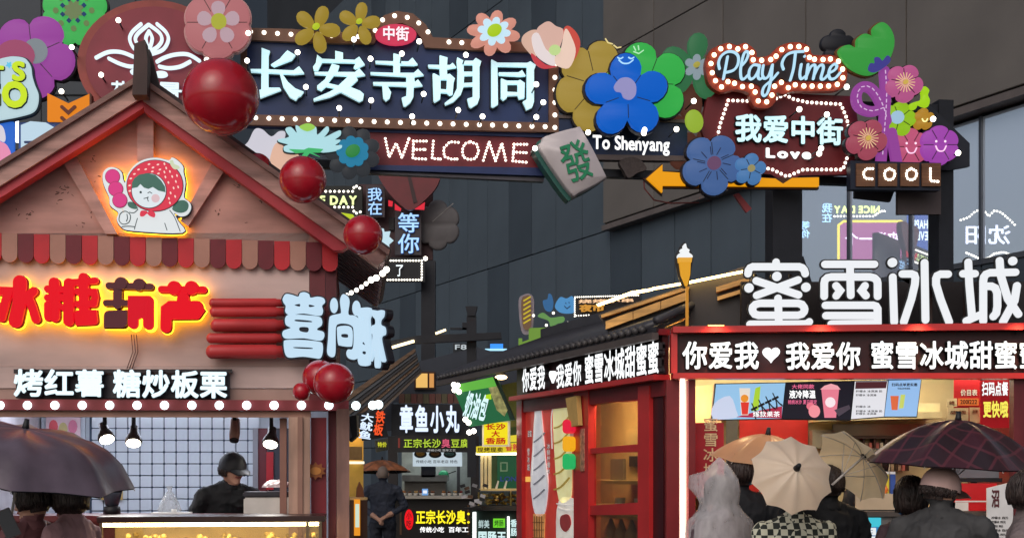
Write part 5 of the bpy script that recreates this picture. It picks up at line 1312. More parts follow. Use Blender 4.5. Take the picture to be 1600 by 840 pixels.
    for i in range(11):
        x = 632 + 8.8 * i
        if 682 < x < 690: continue
        p = pc.at(x, 774.5); tt = thing('food_tray', ['dish of brown snacks on the lane-end counter, %s from its left end' % w for w in ('first', 'second', 'third', 'fourth', 'fifth', 'sixth', 'seventh', 'eighth', 'ninth', 'tenth', 'eleventh')][i], 'dish', (p.x, p.y, p.z + 0.01), 0, 'dishes on the lane-end counter')
        MB().lathe([(0.025, 0), (0.036, 0.03), (0.034, 0.035)], n=10).build('bowl', M((206, 200, 190), 0.4), tt)
        mb = MB()
        for k in range(6): mb.ball((rnd.uniform(-.02, .02), rnd.uniform(-.02, .02), 0.045 + rnd.uniform(0, .02)), 0.014, 6)
        mb.build('food', M(cols[i % 7], 0.5, var=0.3, scale=30), tt)
    p = pc.at(664.5, 774); tt = thing('payment_stand', 'small blue and white payment stand on the lane-end counter', 'stand', (p.x, p.y - 0.05, p.z + 0.01), 0)
    MB().box(-0.045, 0.045, -0.005, 0.005, 0, 0.10).build('plate', G((120, 170, 230), 0.7), tt); MB().box(-0.03, 0.03, -0.008, -0.0055, 0.03, 0.075).build('white_field', G((235, 240, 250), 0.8), tt); MB().box(-0.04, 0.04, -0.02, 0.03, -0.004, 0.0).build('foot', BLK, tt)
    p = PM.fwd(-1.0).at(693, 742); tt = thing('wok_ladle', 'green bowl hanging in the lane-end stall', 'bowl', (p.x, p.y, p.z - 0.08), 0)
    MB().ball((0, 0, 0.08), 0.085, 14, (1, 0.5, 1)).build('bowl', M((40, 140, 90), 0.35), tt); MB().bar((0.06, 0, 0.1), (0.2, 0, 0.15), 0.015).build('handle', BLK, tt)
    # shops on the left of the lane
    PL = Plane.px(560, 16.5, 12.0)
    b = PL.at(560, 730); t = thing('corner_stall', 'narrow stall glowing yellow behind the kiosk post', 'stall', (b.x, b.y, 0), PL.yaw)
    s = Sign(PL, 'x', '', '', 560, 730, root=t); s.b = b.copy(); s.b.z = 0
    s.poly('back_panel', [rect(545, 655, 573, 790)], 0.05, M((226, 180, 84), 0.5), y=-0.5)
    s.poly('fill_lamp', [rect(547, 658, 571, 661)], 0.12, M((255, 240, 200), emit=16, var=0, ecol=(255, 216, 140)), y=-0.3)  # added lamp strip that makes the yellow panel glow
    s.poly('panel', [rect(509, 640, 526, 800)], 0.05, M((120, 118, 122), 0.6, var=0.25), y=0.1)
    s.poly('red_strip', [rect(510, 703, 527, 712)], 0.02, G((206, 60, 40), 0.5), y=0.16)
    s.poly('yellow_strip', [rect(510, 714, 527, 745)], 0.02, G((226, 170, 70), 0.6), y=0.16)
    s.poly('glowing_shelf', [rect(546, 720, 571, 724)], 0.3, M((255, 240, 210), 0.5, emit=1.2), y=-0.45)  # plain shelf surface that glows by itself, no lamp in it
    s.poly('counter', [rect(546, 776, 573, 780)], 0.4, M((190, 160, 110), 0.4), y=-0.3)
    s.poly('counter_front', [rect(546, 780.5, 573, 1000)], 0.1, M((60, 40, 30), 0.5), y=0.0)
    s.poly('jar', [[(557, 776), (558, 762), (562, 752), (567, 762), (569, 776)]], 0.12, M((120, 70, 40), 0.5), y=-0.1)
    s.poly('light_box', [rect(552, 779, 561, 835)], 0.05, G((236, 150, 40), 0.8), y=0.11)
    s.poly('light_box_sheet', [rect(553.5, 786, 559.5, 822)], 0.01, G((206, 226, 206), 0.8), y=0.161)
    s.poly('crate', [rect(546, 697, 567, 718)], 0.25, M((150, 116, 70), 0.6, var=0.3), y=-0.35)
    s = Sign(Plane.px(585, 15.0, 10.0), 'tilted_sign', 'tilted black sign with white and orange-red characters beside the kiosk', 'sign', 583, 686)
    s.poly('board', [[(557, 646), (596, 638), (607, 682), (566, 688)]], 0.06, M((30, 30, 36), 0.5), y=-0.07)
    s.text('大鱿鱼', (562, 645, 582, 685), G((214, 232, 255), 1.0), 0.03, 0.03, roll=R(8), vert=True, gap=0.0)
    s.text('铁板', (585, 641, 600, 680), G((240, 84, 40), 0.9), 0.03, 0.03, vert=True, roll=R(8), gap=0.0)
    s = Sign(Plane.px(596, 15.5, 10.0), 'small_sign', 'small olive plate with yellow writing under the tilted sign', 'sign', 596, 706)
    s.poly('board', [[(586, 688), (606, 684), (608, 702), (588, 706)]], 0.04, M((96, 94, 80), 0.5), y=-0.05)
    s.text('特价', (590, 690, 604, 698), G((226, 226, 60), 0.8), 0.02, 0.02)
    s = Sign(Plane.px(551, 9.6, 0.0), 'loud_speaker', 'black wedge loudspeaker fixed to the tan post', 'loudspeaker', 548, 690)
    s.poly('cabinet', [[(536, 652), (558, 648), (559, 680), (548, 690), (541, 672)]], 0.14, M((36, 36, 40), 0.5), y=-0.1)
    s.poly('grille', [[(540, 656), (546, 655), (551, 682), (547, 686)]], 0.01, M((90, 90, 96), 0.5), y=0.041)
    s.poly('bracket', [[(528, 660), (537, 657), (537, 663), (528, 668)]], 0.05, BLK, y=-0.05)
    # dark timber cross in the middle and far coloured lights
    PT = Plane.px(700, 18.0, 0.0); b = PT.at(700, 730); t = thing('timber_frame', 'dark timber post and beam above the lane end', 'frame', (b.x, b.y, 0), 0)
    s = Sign(PT, 'x', '', '', 700, 730, root=t); s.b = b.copy(); s.b.z = 0
    dk = M((36, 38, 46), 0.6)
    s.poly('beam', [[(598, 536), (655, 525), (783, 520), (784, 530), (720, 534), (600, 540)]], 0.12, dk, y=0.0)
    s.poly('post', [[(729, 496), (731, 482), (742, 482), (744, 496), (744, 745), (730, 745)]], 0.14, dk, y=-0.16)
    s.poly('post_cap', [[(727, 478), (746, 478), (742, 493), (731, 493)]], 0.16, dk, y=-0.16)
    s.poly('rail', [rect(703, 511, 735, 514)], 0.06, dk, y=-0.1)
    s.poly('rail', [rect(722, 503, 730, 514)], 0.06, dk, y=-0.1)
    s.poly('led_tube', [[(600, 546), (648, 532), (649, 536), (600, 550)]], 0.03, M((255, 240, 200), emit=3, var=0, ecol=(255, 226, 170)), y=0.13)
    s.poly('led_tube', [[(681, 521), (697, 515), (698, 518), (682, 524)]], 0.03, M((255, 240, 200), emit=3, var=0, ecol=(255, 226, 170)), y=0.13)
    PF = Plane.px(765, 24.0, 0.0)
    s = Sign(PF, 'far_sign', 'tiny blue lit sign far down the lane', 'sign', 770, 562, 'far lit signs')
    s.poly('panel', [rect(766, 537, 786, 547)], 0.04, G((60, 150, 255), 0.9)); s.poly('bar', [rect(758, 545, 792, 548)], 0.05, G((170, 226, 255), 1.0), y=0.042)
    s.text('小食', (748, 547, 764, 553), G((110, 226, 206), 0.8), 0.03, 0.03)
    s = Sign(PF, 'far_sign', 'tiny unlit white-lettered sign beside the dark timber post', 'sign', 720, 556, 'far lit signs')
    s.poly('panel', [rect(708, 536, 732, 552)], 0.03, M((40, 44, 50), 0.5), y=-0.05); s.text('F8', (711, 538, 729, 546), G((200, 210, 216), 0.7), 0.02, 0.02)  # letters given a glow although the sign is unlit
    s.root.location.z += 0.0
lane_stalls()
def green_stall():
    PG = Plane.px(775, 12.8, -8.0)
    b = PG.at(775, 730); t = thing('sausage_stall', 'green glass-fronted sausage stall beside the red ice-cream kiosk', 'stall', (b.x, b.y, 0), PG.yaw)
    s = Sign(PG, 'x', '', '', 775, 730, root=t); s.b = b.copy(); s.b.z = 0
    s.poly('back_panel', [rect(752, 596, 822, 765)], 0.05, M((70, 96, 60), 0.5, var=0.25), y=-0.5)
    s.poly('olive_panel', [[(778, 598), (818, 590), (818, 665), (790, 665)]], 0.03, M((108, 108, 56), 0.5, var=0.2), y=-0.3)
    s.poly('dark_panel', [[(745, 604), (776, 598), (792, 668), (745, 690)]], 0.03, M((30, 44, 42), 0.5), y=-0.3)
    s.poly('green_board', [rect(768, 710, 818, 764)], 0.02, G((40, 96, 66), 0.35), y=-0.4)
    s.strokes('board_mark', [[(774, 722), (784, 722), (784, 735), (774, 735), (774, 722)]], 2, 0.01, M((120, 150, 130), 0.5), y=-0.379)
    s.text('LONG', (773, 744, 808, 752), M((40, 60, 140), 0.5, emit=0.2), 0.03, 0.01, y=-0.379)
    for x in (749.5, 755.5, 761.5): s.poly('post', [rect(x, 711, x + 4, 764)], 0.05, M((236, 216, 170), 0.4), y=-0.1)
    s.poly('lamp_rail', [rect(745, 706, 818, 710)], 0.25, M((255, 244, 220), 0.4, emit=3.0), y=-0.2)
    s.poly('case_floor', [rect(742, 789, 820, 796)], 0.45, M((60, 56, 52), 0.4), y=-0.3)
    s.poly('case_top', [rect(748, 763, 820, 766)], 0.25, M((226, 200, 140), 0.4), y=-0.2)
    for x in (748, 798, 816): s.poly('case_post', [rect(x, 766.5, x + 2, 789)], 0.03, M((200, 180, 130), 0.4), y=0.02)
    mb = MB(); rnd = random.Random(2)
    for i in range(60):
        a = s.uv((rnd.uniform(752, 812), rnd.uniform(772, 787))); mb.tube([(a[0], rnd.uniform(-0.08, 0.2), a[1]), (a[0] + rnd.uniform(-.05, .05), rnd.uniform(-.05, .2), a[1] + rnd.uniform(-.01, .02))], 0.012, 6)
    o = mb.build('skewers', M((190, 160, 90), 0.5, var=0.4, scale=20), t); o['kind'] = 'stuff'
    s.poly('case_glass', [rect(748, 767, 818, 788)], 0.006, glass_mat('stall_glass', (236, 236, 220), 0.05), y=0.06)
    for x in (774, 787): s.poly('tongs', [[(x, 762), (x + 4, 750), (x + 6, 751), (x + 3, 763)]], 0.02, M((226, 220, 210), 0.3), y=0.0)
    s.poly('base_front', [rect(738, 797, 822, 1040)], 0.06, M((24, 50, 42), 0.5), y=-0.02)
    s.poly('light_strip', [rect(740.5, 799, 745, 900)], 0.02, M((255, 255, 255), emit=3, var=0), y=0.045)
    s.poly('light_strip', [rect(794, 806, 797, 900)], 0.02, M((255, 255, 255), emit=3, var=0), y=0.045)
    s.poly('lime_plate', [rect(772, 809, 790, 823)], 0.015, G((116, 220, 50), 0.8), y=0.045)
    s.text('烤肠', (774, 811, 788, 821), M((30, 90, 30), 0.5), 0.01, 0.005, y=0.061)
    s.text('鲜美', (749, 811, 766, 824), G((200, 226, 226), 0.7), 0.02, 0.015, y=0.045); s.text('国肠王', (749, 829, 792, 846), G((206, 236, 236), 0.9), 0.04, 0.015, y=0.045)
    s.text('香肠', (799, 810, 809, 836), G((206, 236, 236), 0.9), 0.03, 0.015, y=0.045, vert=True)
    q = Sign(PG.fwd(0.35), 'tilted_sign', 'tilted green sign with big pale characters at the end of the tiled eave', 'sign', 750, 668)
    q.poly('side', [[(770, 588), (776, 590), (803, 655), (797, 656)]], 0.10, M((24, 60, 48), 0.5), y=-0.12)
    q.poly('board', [[(706, 603), (770, 588), (797, 656), (733, 666)]], 0.06, G((40, 110, 70), 0.5), y=-0.07)
    q.poly('green_band', [[(716, 600), (770, 588.5), (776, 603), (721, 612)]], 0.01, G((96, 176, 66), 0.65), y=-0.009)
    q.text('奶油包', (727, 613, 762, 655), G((206, 236, 240), 1.0), 0.035, 0.02, y=-0.005, roll=R(14))
    q.poly('food_picture', [[(763, 604), (776, 602), (793, 640), (788, 650), (776, 640)]], 0.008, M((150, 150, 96), 0.5, emit=0.35, var=0.5, scale=22), y=-0.008)
    q.poly('lime_plate', [[(757, 617), (767, 615), (768, 623), (759, 625)]], 0.01, G((176, 216, 30), 0.8), y=0.0015)
    q.dots('bulb', [(710, 601), (716, 602), (711, 609), (718, 612), (728, 655), (733, 660), (734, 675), (741, 673)], 4.2, BULBW, y=0.03, flat=1)
    q = Sign(PG.fwd(0.3), 'yellow_sign', 'yellow plate with five red characters below the tilted green sign', 'sign', 775, 696)
    q.poly('back_plate', [rect(753, 657, 796, 697)], 0.06, M((226, 216, 196), 0.4, emit=0.3), y=-0.07)
    q.poly('plate', [rect(756, 659, 793, 694)], 0.01, G((240, 220, 30), 0.85), y=-0.009)
    rd = G((206, 40, 24), 0.7)
    q.text('长沙', (759, 661, 790, 671), rd, 0.03, 0.01, y=0.002); q.text('大', (768, 672, 781, 682), rd, 0.03, 0.01, y=0.002); q.text('香肠', (759, 683, 790, 693), rd, 0.03, 0.01, y=0.002)
    q = Sign(PG.fwd(0.2), 'yellow_strip', 'long yellow strip of writing behind the yellow plate', 'sign', 780, 708)
    q.poly('strip', [[(744, 697), (813, 690), (813, 706), (744, 708)]], 0.03, G((232, 210, 50), 0.75), y=-0.03)
    q.poly('strip', [[(796, 680), (814, 678), (814, 689), (796, 690)]], 0.03, G((232, 214, 60), 0.75), y=-0.03)
    q.text('现烤现卖', (746, 698, 786, 706), M((110, 80, 20), 0.5), 0.02, 0.008); q.text('香辣', (790, 692, 812, 704), G((216, 70, 60), 0.7), 0.03, 0.008)
    p = PG.fwd(0.3).at(783, 589); l = thing('eave_lamp', 'small warm lamp glowing under the tiled eave', 'lamp', (p.x, p.y, p.z), 0)
    MB().ball((0, 0, 0), 0.06, 12, (1, 0.6, 0.4)).build('lamp_glass', M((255, 240, 210), emit=6, var=0, ecol=(255, 220, 160)), l); MB().box(-0.04, 0.04, -0.02, 0.02, 0.024, 0.05).build('lamp_base', BLK, l)
    p = PG.fwd(0.25).at(742, 795)
    t2 = thing('snack_rack', 'cluttered black rack of wrapped snacks at the stall corner', 'rack', (p.x, p.y, p.z), 0)
    rnd = random.Random(9)
    MB().box(-0.10, 0.06, -0.05, 0.05, 0, 0.02).build('tray', BLK, t2)
    for i in range(14):
        x, z = rnd.uniform(-.10, .04), 0.03 + (i % 7) * 0.035
        MB().box(x, x + 0.05, rnd.uniform(-.05, 0), 0.02, z, z + 0.03).build('packet', M(rnd.choice([(40, 40, 44), (150, 150, 156), (70, 64, 60), (206, 206, 210), (110, 80, 60)]), 0.35), t2, rot=(0, rnd.uniform(-.4, .4), 0))
green_stall()
# ---------------------------------------------------------------- the red ice-cream kiosk on the right
PX = Plane.px(1050, 9.0, 0.0)
PS = Plane(1.125, 9.0, R(-70.4))
def ice_kiosk():
    b = PX.at(1050, 730); t = thing('ice_cream_kiosk', 'red ice-cream and tea kiosk with white characters round its fascia', 'kiosk', (b.x, b.y, 0), 0)
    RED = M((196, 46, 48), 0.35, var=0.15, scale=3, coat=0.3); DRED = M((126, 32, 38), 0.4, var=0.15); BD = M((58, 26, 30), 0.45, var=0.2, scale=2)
    s = Sign(PX, 'x', '', '', 1050, 730, root=t); s.b = b.copy(); s.b.z = 0
    # side pieces live on PS; root frame is axis-aligned, so give them their own rotated frames
    def side(name, loops, th, mat, y=0.0, smooth=0):
        q = Sign(PS, 'x', '', '', 1050, 730, root=t); q.b = PS.O.copy()
        o = q.poly(name, loops, th, mat, y, smooth=smooth)
        o.rotation_euler = (0, 0, PS.yaw); o.location = PS.O - Vector((b.x, b.y, 0))
        return o
    # fascia
    s.poly('fascia_board', [[(1056, 523), (1625, 518), (1625, 584), (1056, 584)]], 0.05, BD, y=0.0)
    s.poly('fascia_trim', [[(1048, 513), (1625, 507), (1625, 517.5), (1048, 522.5)]], 0.14, RED, y=0.0)
    s.poly('fascia_trim', [[(1048, 584.5), (1625, 584.5), (1625, 593), (1048, 593)]], 0.14, RED, y=0.0)
    s.poly('fascia_trim', [[(1046, 523), (1055.5, 523), (1055.5, 584), (1046, 584)]], 0.10, RED, y=0.0)
    z0, z1, zb = s.uv((1050, 593))[1], s.uv((1050, 513))[1], s.uv((1050, 523))[1]
    def sbox(name, u0, u1, y0, y1, za, zc, mat, bev=0.0):
        return MB().box(u0, u1, y0, y1, za, zc).build(name, mat, t, PS.O - Vector((b.x, b.y, 0)), (0, 0, PS.yaw), bev)
    L = 3.08
    zc_ = s.uv((1050, 584))[1]
    sbox('fascia_board', -L, -0.05, -0.05, 0.0, zc_, zb, BD)
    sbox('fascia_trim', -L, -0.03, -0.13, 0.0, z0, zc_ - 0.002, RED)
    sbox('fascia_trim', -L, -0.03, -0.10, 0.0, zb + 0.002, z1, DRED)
    # body: roof deck, interior walls, floor
    MB().box(0.1, 2.75, 0.05, 3.0, z1 - 0.04, z1 + 0.0).build('roof_deck', M((44, 36, 38), 0.6), t)
    MB().box(0.1, 2.75, 0.06, 2.4, z0 + 0.30, z0 + 0.33).build('ceiling', M((214, 206, 180), 0.6), t)
    MB().box(0.15, 2.75, 1.75, 1.8, 0.0, z0 + 0.30).build('back_wall', M((222, 204, 158), 0.5, var=0.05), t)
    MB().box(0.10, 2.75, 0.1, 1.75, 0.012, 0.12).build('floor', M((96, 90, 86), 0.6), t)
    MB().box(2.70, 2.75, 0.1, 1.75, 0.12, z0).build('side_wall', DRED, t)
    MB().box(0.2, 2.6, 0.55, 0.63, z0 + 0.12, z0 + 0.15).build('fill_lamp', M((255, 250, 235), emit=10.5, var=0, ecol=(255, 246, 224)), t)  # added lamp, unseen behind the fascia, to brighten the interior
    MB().box(0.3, 2.6, 1.2, 1.27, z0 + 0.17, z0 + 0.20).build('fill_lamp', M((255, 250, 235), emit=10.5, var=0, ecol=(255, 246, 224)), t)  # second added lamp, also unseen, for the cream back wall
    # front posts
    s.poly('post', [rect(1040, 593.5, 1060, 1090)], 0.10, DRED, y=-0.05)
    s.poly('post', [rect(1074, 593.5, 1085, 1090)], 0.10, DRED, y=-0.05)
    s.poly('light_strip', [rect(1063, 593.5, 1069, 1090)], 0.04, M((255, 255, 255), emit=5, var=0, ecol=(255, 246, 230)), y=0.0)
    s.poly('post', [rect(1060.5, 593.5, 1073.5, 1090)], 0.03, M((170, 150, 140), 0.3), y=-0.035)
    s.poly('post', [rect(1577, 593.5, 1625, 1090)], 0.08, M((104, 34, 42), 0.4, wave=(9, 9, 1)), y=0.0)
    # side glazing: frames, rails
    for a, c in ((815, 823), (905, 928), (1006, 1024)): side('post', [[(a, 600 + (1050 - a) * 0.08), (c, 600 + (1050 - c) * 0.08), (c, 1030), (a, 1000)]], 0.07, RED, y=-0.02)
    side('post', [[(1024.5, 600), (1040, 598), (1040, 1040), (1024.5, 1040)]], 0.04, M((60, 20, 26), 0.4), y=-0.02)
    for y0, y1 in ((619, 626), (695, 705), (784, 801), (900, 915)):
        side('rail', [[(928, y0 + 5), (1006, y0 - (2 if y0 < 700 else 0)), (1006, y1 - (2 if y0 < 700 else 0) + 2), (928, y1 + 3)]], 0.055, RED, y=-0.02)
    side('poster_panel', [[(823, 628), (905, 615), (905, 960), (823, 950)]], 0.03, M((214, 66, 54), 0.35, var=0.2, scale=3, emit=0.24), y=-0.02)
    gl = glass_mat('kiosk_glass', (226, 220, 206), 0.10)
    side('window_pane', [[(928, 628), (1006, 622), (1006, 695), (928, 699)]], 0.006, gl, y=-0.01)
    side('window_pane', [[(928, 706), (1006, 705), (1006, 785), (928, 786)]], 0.006, gl, y=-0.01)
    side('window_pane', [[(928, 803), (1006, 803), (1006, 900), (928, 902)]], 0.006, gl, y=-0.01)
    # shelves behind the side glass
    sbox('inner_wall', -3.0, -0.2, 0.5, 0.54, 0.1, z0, M((190, 166, 110), 0.5, var=0.15))
    for z in (1.25, 1.52, 1.0): sbox('shelf', -1.75, -0.25, 0.08, 0.48, z, z + 0.03, M((206, 180, 120), 0.4))
    sbox('carton', -1.1, -0.75, 0.15, 0.4, 1.552, 1.95, M((206, 176, 120), 0.6)); sbox('carton', -1.02, -0.85, 0.14, 0.149, 1.66, 1.74, M((60, 44, 34), 0.6))
    sbox('carton', -0.70, -0.45, 0.15, 0.4, 1.552, 1.8, M((180, 140, 84), 0.6))
    sbox('carton', -1.4, -1.15, 0.15, 0.4, 1.552, 1.72, M((120, 110, 96), 0.6))
    for i, u in enumerate((-1.32, -0.6, -0.95)): 
        MB().lathe([(0.035, 0), (0.045, 0.12), (0.047, 0.125)], n=14).build('cup', M((232, 232, 232), 0.4), t, PS.O - Vector((b.x, b.y, 0)) + PS.u * u - PS.n * 0.2 + Vector((0, 0, 1.285)))
    for i in range(6):
        MB().lathe([(0.04, 0), (0.055, 0.05), (0.05, 0.10), (0.03, 0.15), (0.008, 0.21)], n=12).build('cone_cup', M((206, 186, 170), 0.4), t, PS.O - Vector((b.x, b.y, 0)) + PS.u * (-1.5 + 0.2*i) - PS.n * 0.2 + Vector((0, 0, 1.035)))
    sbox('header_panel', -L, -0.03, -0.04, 0.02, z0 - 0.11, z0 - 0.002, DRED)
    sbox('side_fill_lamp', -1.9, -0.3, 0.03, 0.07, z0 - 0.06, z0 - 0.03, M((255, 250, 235), emit=95, var=0, ecol=(255, 232, 186)))  # added lamp strip, out of view, brightening the shelves behind the side glass
    # poster art: tall soft ice cones
    side('cone_picture', [[(838, 640), (842, 630), (847, 636), (850, 660), (855, 720), (859, 750), (856, 790), (850, 805), (838, 800), (832, 755), (834, 710), (838, 670)]], 0.008, M((236, 236, 244), 0.4, emit=0.3, var=0.15, scale=9), y=0.0105, smooth=3)
    side('cone_picture', [[(836, 802), (854, 802), (850, 960), (840, 960)]], 0.008, M((222, 160, 96), 0.4, emit=0.25, var=0.2, scale=12), y=0.0105)
    side('cone_picture', [[(867, 650), (871, 634), (878, 638), (884, 633), (892, 640), (895, 680), (896, 760), (892, 780), (876, 780), (870, 720)]], 0.008, M((250, 238, 176), 0.4, emit=0.35, var=0.15, scale=7), y=0.0105, smooth=3)
    side('cone_picture', [[(876, 782), (898, 778), (906, 800), (905, 840), (880, 960), (872, 840)]], 0.008, M((246, 236, 226), 0.4, emit=0.3, var=0.15, scale=9), y=0.0105, smooth=3)
    side('cone_picture', [[(880, 806), (892, 803), (896, 818), (888, 830), (880, 822)]], 0.006, M((206, 80, 80), 0.4), y=0.019, smooth=3)
    side('cone_picture', [[(893, 640), (898, 620), (903, 640), (903, 690), (896, 700)]], 0.006, M((226, 200, 200), 0.4, emit=0.1), y=0.019)
    side('yellow_bar', [[(824, 744), (832, 744), (832, 752), (824, 752)]], 0.008, G((250, 190, 90), 0.6), y=0.0105)
    side('menu_strip', [[(917, 670), (923, 669), (923, 735), (917, 736)]], 0.008, M((190, 130, 110), 0.4, var=0.5, scale=30), y=0.052)
    def side_sign(fn):
        q = Sign(PS, 'x', '', '', 1050, 730, root=t); q.b = PS.O.copy(); before = set(t.children); fn(q)
        for o in set(t.children) - before:
            o.location = (PS.O - Vector((b.x, b.y, 0))) + Matrix.Rotation(PS.yaw, 3, 'Z') @ o.location; o.rotation_euler.z += PS.yaw
    wl = M((240, 236, 232), 0.4, emit=0.25); gy = M((178, 180, 192), 0.4); yl = M((214, 186, 90), 0.4, emit=0.1); br = M((150, 96, 50), 0.5)
    def art(q):
        q.strokes('swirl_line', [[(838, 690 + 22*i), (846, 684 + 22*i), (854, 676 + 22*i)] for i in range(5)], 2.2, 0.003, gy, y=0.019, smooth=3)
        q.strokes('swirl_line', [[(870, 668 + 24*i), (880, 664 + 24*i), (893, 650 + 24*i)] for i in range(5)], 2.6, 0.003, yl, y=0.019, smooth=3)
        q.strokes('waffle_line', [[(838 + 4*i, 806), (840 + 3*i, 900)] for i in range(4)] + [[(836, 815 + 12*i), (853, 815 + 12*i)] for i in range(6)], 1.0, 0.002, br, y=0.019)
        q.strokes('outline', [[(866, 700), (865, 650), (871, 632), (878, 636), (884, 631), (893, 640), (896, 690)]], 1.6, 0.003, wl, y=0.019, smooth=3)
        q.strokes('ribbon_line', [[(874, 786), (890, 789), (904, 786)], [(876, 793), (890, 797), (905, 793)]], 1.8, 0.003, wl, y=0.022, smooth=3)
        q.strokes('outline', [[(833, 760), (836, 700), (839, 650), (843, 628), (848, 640), (853, 700), (859, 755)]], 1.4, 0.003, wl, y=0.019, smooth=3)
        q.text('冰鲜柠檬水', (857, 692, 862, 740), wl, 0.01, 0.003, y=0.012, vert=True, gap=0.0)
        q.text('雪冰城', (826, 700, 830, 735), wl, 0.01, 0.003, y=0.012, vert=True, gap=0.0)
        q.text('甜蜜', (827, 672, 833, 682), wl, 0.01, 0.003, y=0.012)
    side_sign(art)
    # hanging tags
    for k, (y0, y1, c) in enumerate(((655, 677, (226, 30, 60)), (681, 705, (240, 170, 30)), (708, 733, (40, 176, 96)))):
        side('hanging_tag', [rrect(898, y0, 910, y1, 6)], 0.05, G(c, 0.65), y=0.06)
    side('cardboard', [[(901, 622), (918, 618), (921, 664), (908, 667)]], 0.04, M((214, 176, 104), 0.6), y=0.06)
    # fascia characters
    w = G((250, 254, 255), 1.15); ed = M((20, 16, 18), 0.5)
    f = Sign(PX.fwd(0.06), 'fascia_letters', 'row of white characters with a heart along the kiosk front fascia', 'sign', 1330, 580)
    f.text('你爱我', (1065, 534, 1184, 577), w, 0.024, 0.04, edge=ed)
    f.text('我爱你', (1226, 535, 1342, 578), w, 0.024, 0.04, edge=ed)
    f.text('蜜雪冰城甜蜜蜜', (1359, 533, 1624, 577), w, 0.024, 0.04, edge=ed)
    def heart(cx, cy, r): return [(cx + r * 0.0625 * 16 * math.sin(a)**3, cy - r * 0.0625 * (13*math.cos(a) - 5*math.cos(2*a) - 2*math.cos(3*a) - math.cos(4*a))) for a in (2*math.pi*i/28 for i in range(28))]
    f.poly('heart', [heart(1204, 553, 13)], 0.04, w)
    g = Sign(PS.fwd(0.06), 'fascia_letters', 'row of white characters with a heart along the kiosk side fascia', 'sign', 930, 610)
    g.text('你爱我', (822, 573, 858, 610), w, 0.024, 0.04, edge=ed)
    g.poly('heart', [[(865.5 + (x - 865.5) * 0.42, y) for x, y in heart(865.5, 587, 10.5)]], 0.02, w)
    g.text('我爱你', (876, 566, 915, 604), w, 0.024, 0.04, edge=ed)
    g.text('蜜雪冰城甜蜜蜜', (921, 543, 1037, 592), w, 0.024, 0.04, edge=ed)
    # big roof letters
    z3 = Zm(1150, 395, 6.667); z4 = Zm(1360, 395, 6.667)
    q = Sign(PX.fwd(-0.05), 'roof_letters', 'four very large white rounded characters standing on the kiosk roof', 'sign', 1380, 512)
    face = G((236, 240, 244), 0.8, 0.04)
    W = 11.4
    def big(z, st, dots):
        pls = [z(p) for p in st]
        ex = [z(ell(*d)) for d in dots]
        o = q.strokes('letter', pls, W, 0.012, face, y=0.012, smooth=0, extra=ex)
        q.strokes('backing', pls, W, 0.012, M((16, 16, 18), 0.4), y=-0.004, extra=[z(ell(d[0], d[1], d[2] + 16)) for d in dots], grow=2.4, parent=o)
    big(z3, [[(412,100),(412,145)], [(120,220),(125,185),(142,160),(170,148),(400,148),(650,148),(685,160),(705,185),(715,220)], [(205,293),(645,440)], [(640,285),(210,445)], [(432,475),(440,745)], [(240,527),(640,527),(680,540),(702,570),(707,590),(702,615),(680,640),(640,652),(230,652),(190,640),(170,615),(165,590),(170,565),(195,540),(240,527)], [(140,745),(700,742),(735,738),(755,720)]], [(417,250,48),(127,370,48),(718,363,48)])
    big(z3, [[(920,122),(1435,122)], [(1180,122),(1188,445)], [(912,455),(912,320),(920,285),(945,262),(985,253),(1390,253),(1435,265),(1460,290),(1467,320),(1468,455)], [(1035,345),(1078,395),(1038,450)], [(1335,345),(1300,395),(1345,448)], [(925,548),(1420,548),(1450,558),(1466,585),(1468,720)], [(930,655),(1430,655)], [(985,742),(1468,735)]], [])
    big(z4, [[(225,255),(240,720)], [(325,222),(420,222),(450,235),(460,265),(455,330),(420,480),(340,720)], [(555,105),(565,700)], [(800,225),(720,225),(688,240),(675,270),(675,330),(720,480),(810,720)]], [(220,105,48)])
    big(z4, [[(955,220),(1080,220)], [(1010,100),(1020,330),(1050,680)], [(990,710),(1150,640)], [(1165,710),(1165,300),(1172,255),(1195,225),(1235,210),(1500,205)], [(1200,350),(1250,350),(1290,370),(1310,420),(1312,560),(1300,630),(1270,665)], [(1335,85),(1345,230),(1420,480),(1530,640)], [(1515,345),(1490,500),(1370,720)]], [(1468,90,45)])
    # frame behind letters and flood lamps under them
    MB().box(0.55, 2.75, 0.35, 0.40, z1, z1 + 0.38).build('parapet', M((34, 28, 30), 0.5, var=0.2), t)
    for i in range(9): MB().box(0.6 + 0.25*i, 0.62 + 0.25*i, 0.12, 0.15, z1, z1 + 0.4).build('letter_stand', M((60, 44, 40), 0.4), t)
    MB().box(0.15, 2.75, 0.06, 0.10, z1 + 0.004, z1 + 0.03).build('letter_rail', M((70, 64, 62), 0.4), t)
    for lb, x in (('small yellow flood lamp at the left end of the kiosk roof edge', 1118), ('small yellow flood lamp on the roof edge between the first two big characters', 1281), ('small yellow flood lamp on the roof edge under the third big character', 1432), ('small yellow flood lamp at the right end of the kiosk roof edge', 1588)):
        p = PX.fwd(0.10).at(x, 512); lt = thing('flood_lamp', lb, 'lamp', (p.x, p.y, p.z), 0, 'flood lamps on the kiosk roof edge')
        MB().box(-0.06, 0.06, -0.025, 0.03, -0.012, 0.02).build('lamp_body', M((196, 146, 66), 0.4), lt, bevel=0.004)
        MB().box(-0.055, 0.055, -0.028, -0.0255, -0.008, 0.016).build('lamp_glass', M((255, 230, 170), emit=5, var=0, ecol=(255, 196, 100)), lt)
        MB().bar((0, 0, -0.012), (0, 0.02, -0.04), 0.012).build('bracket', BLK, lt)
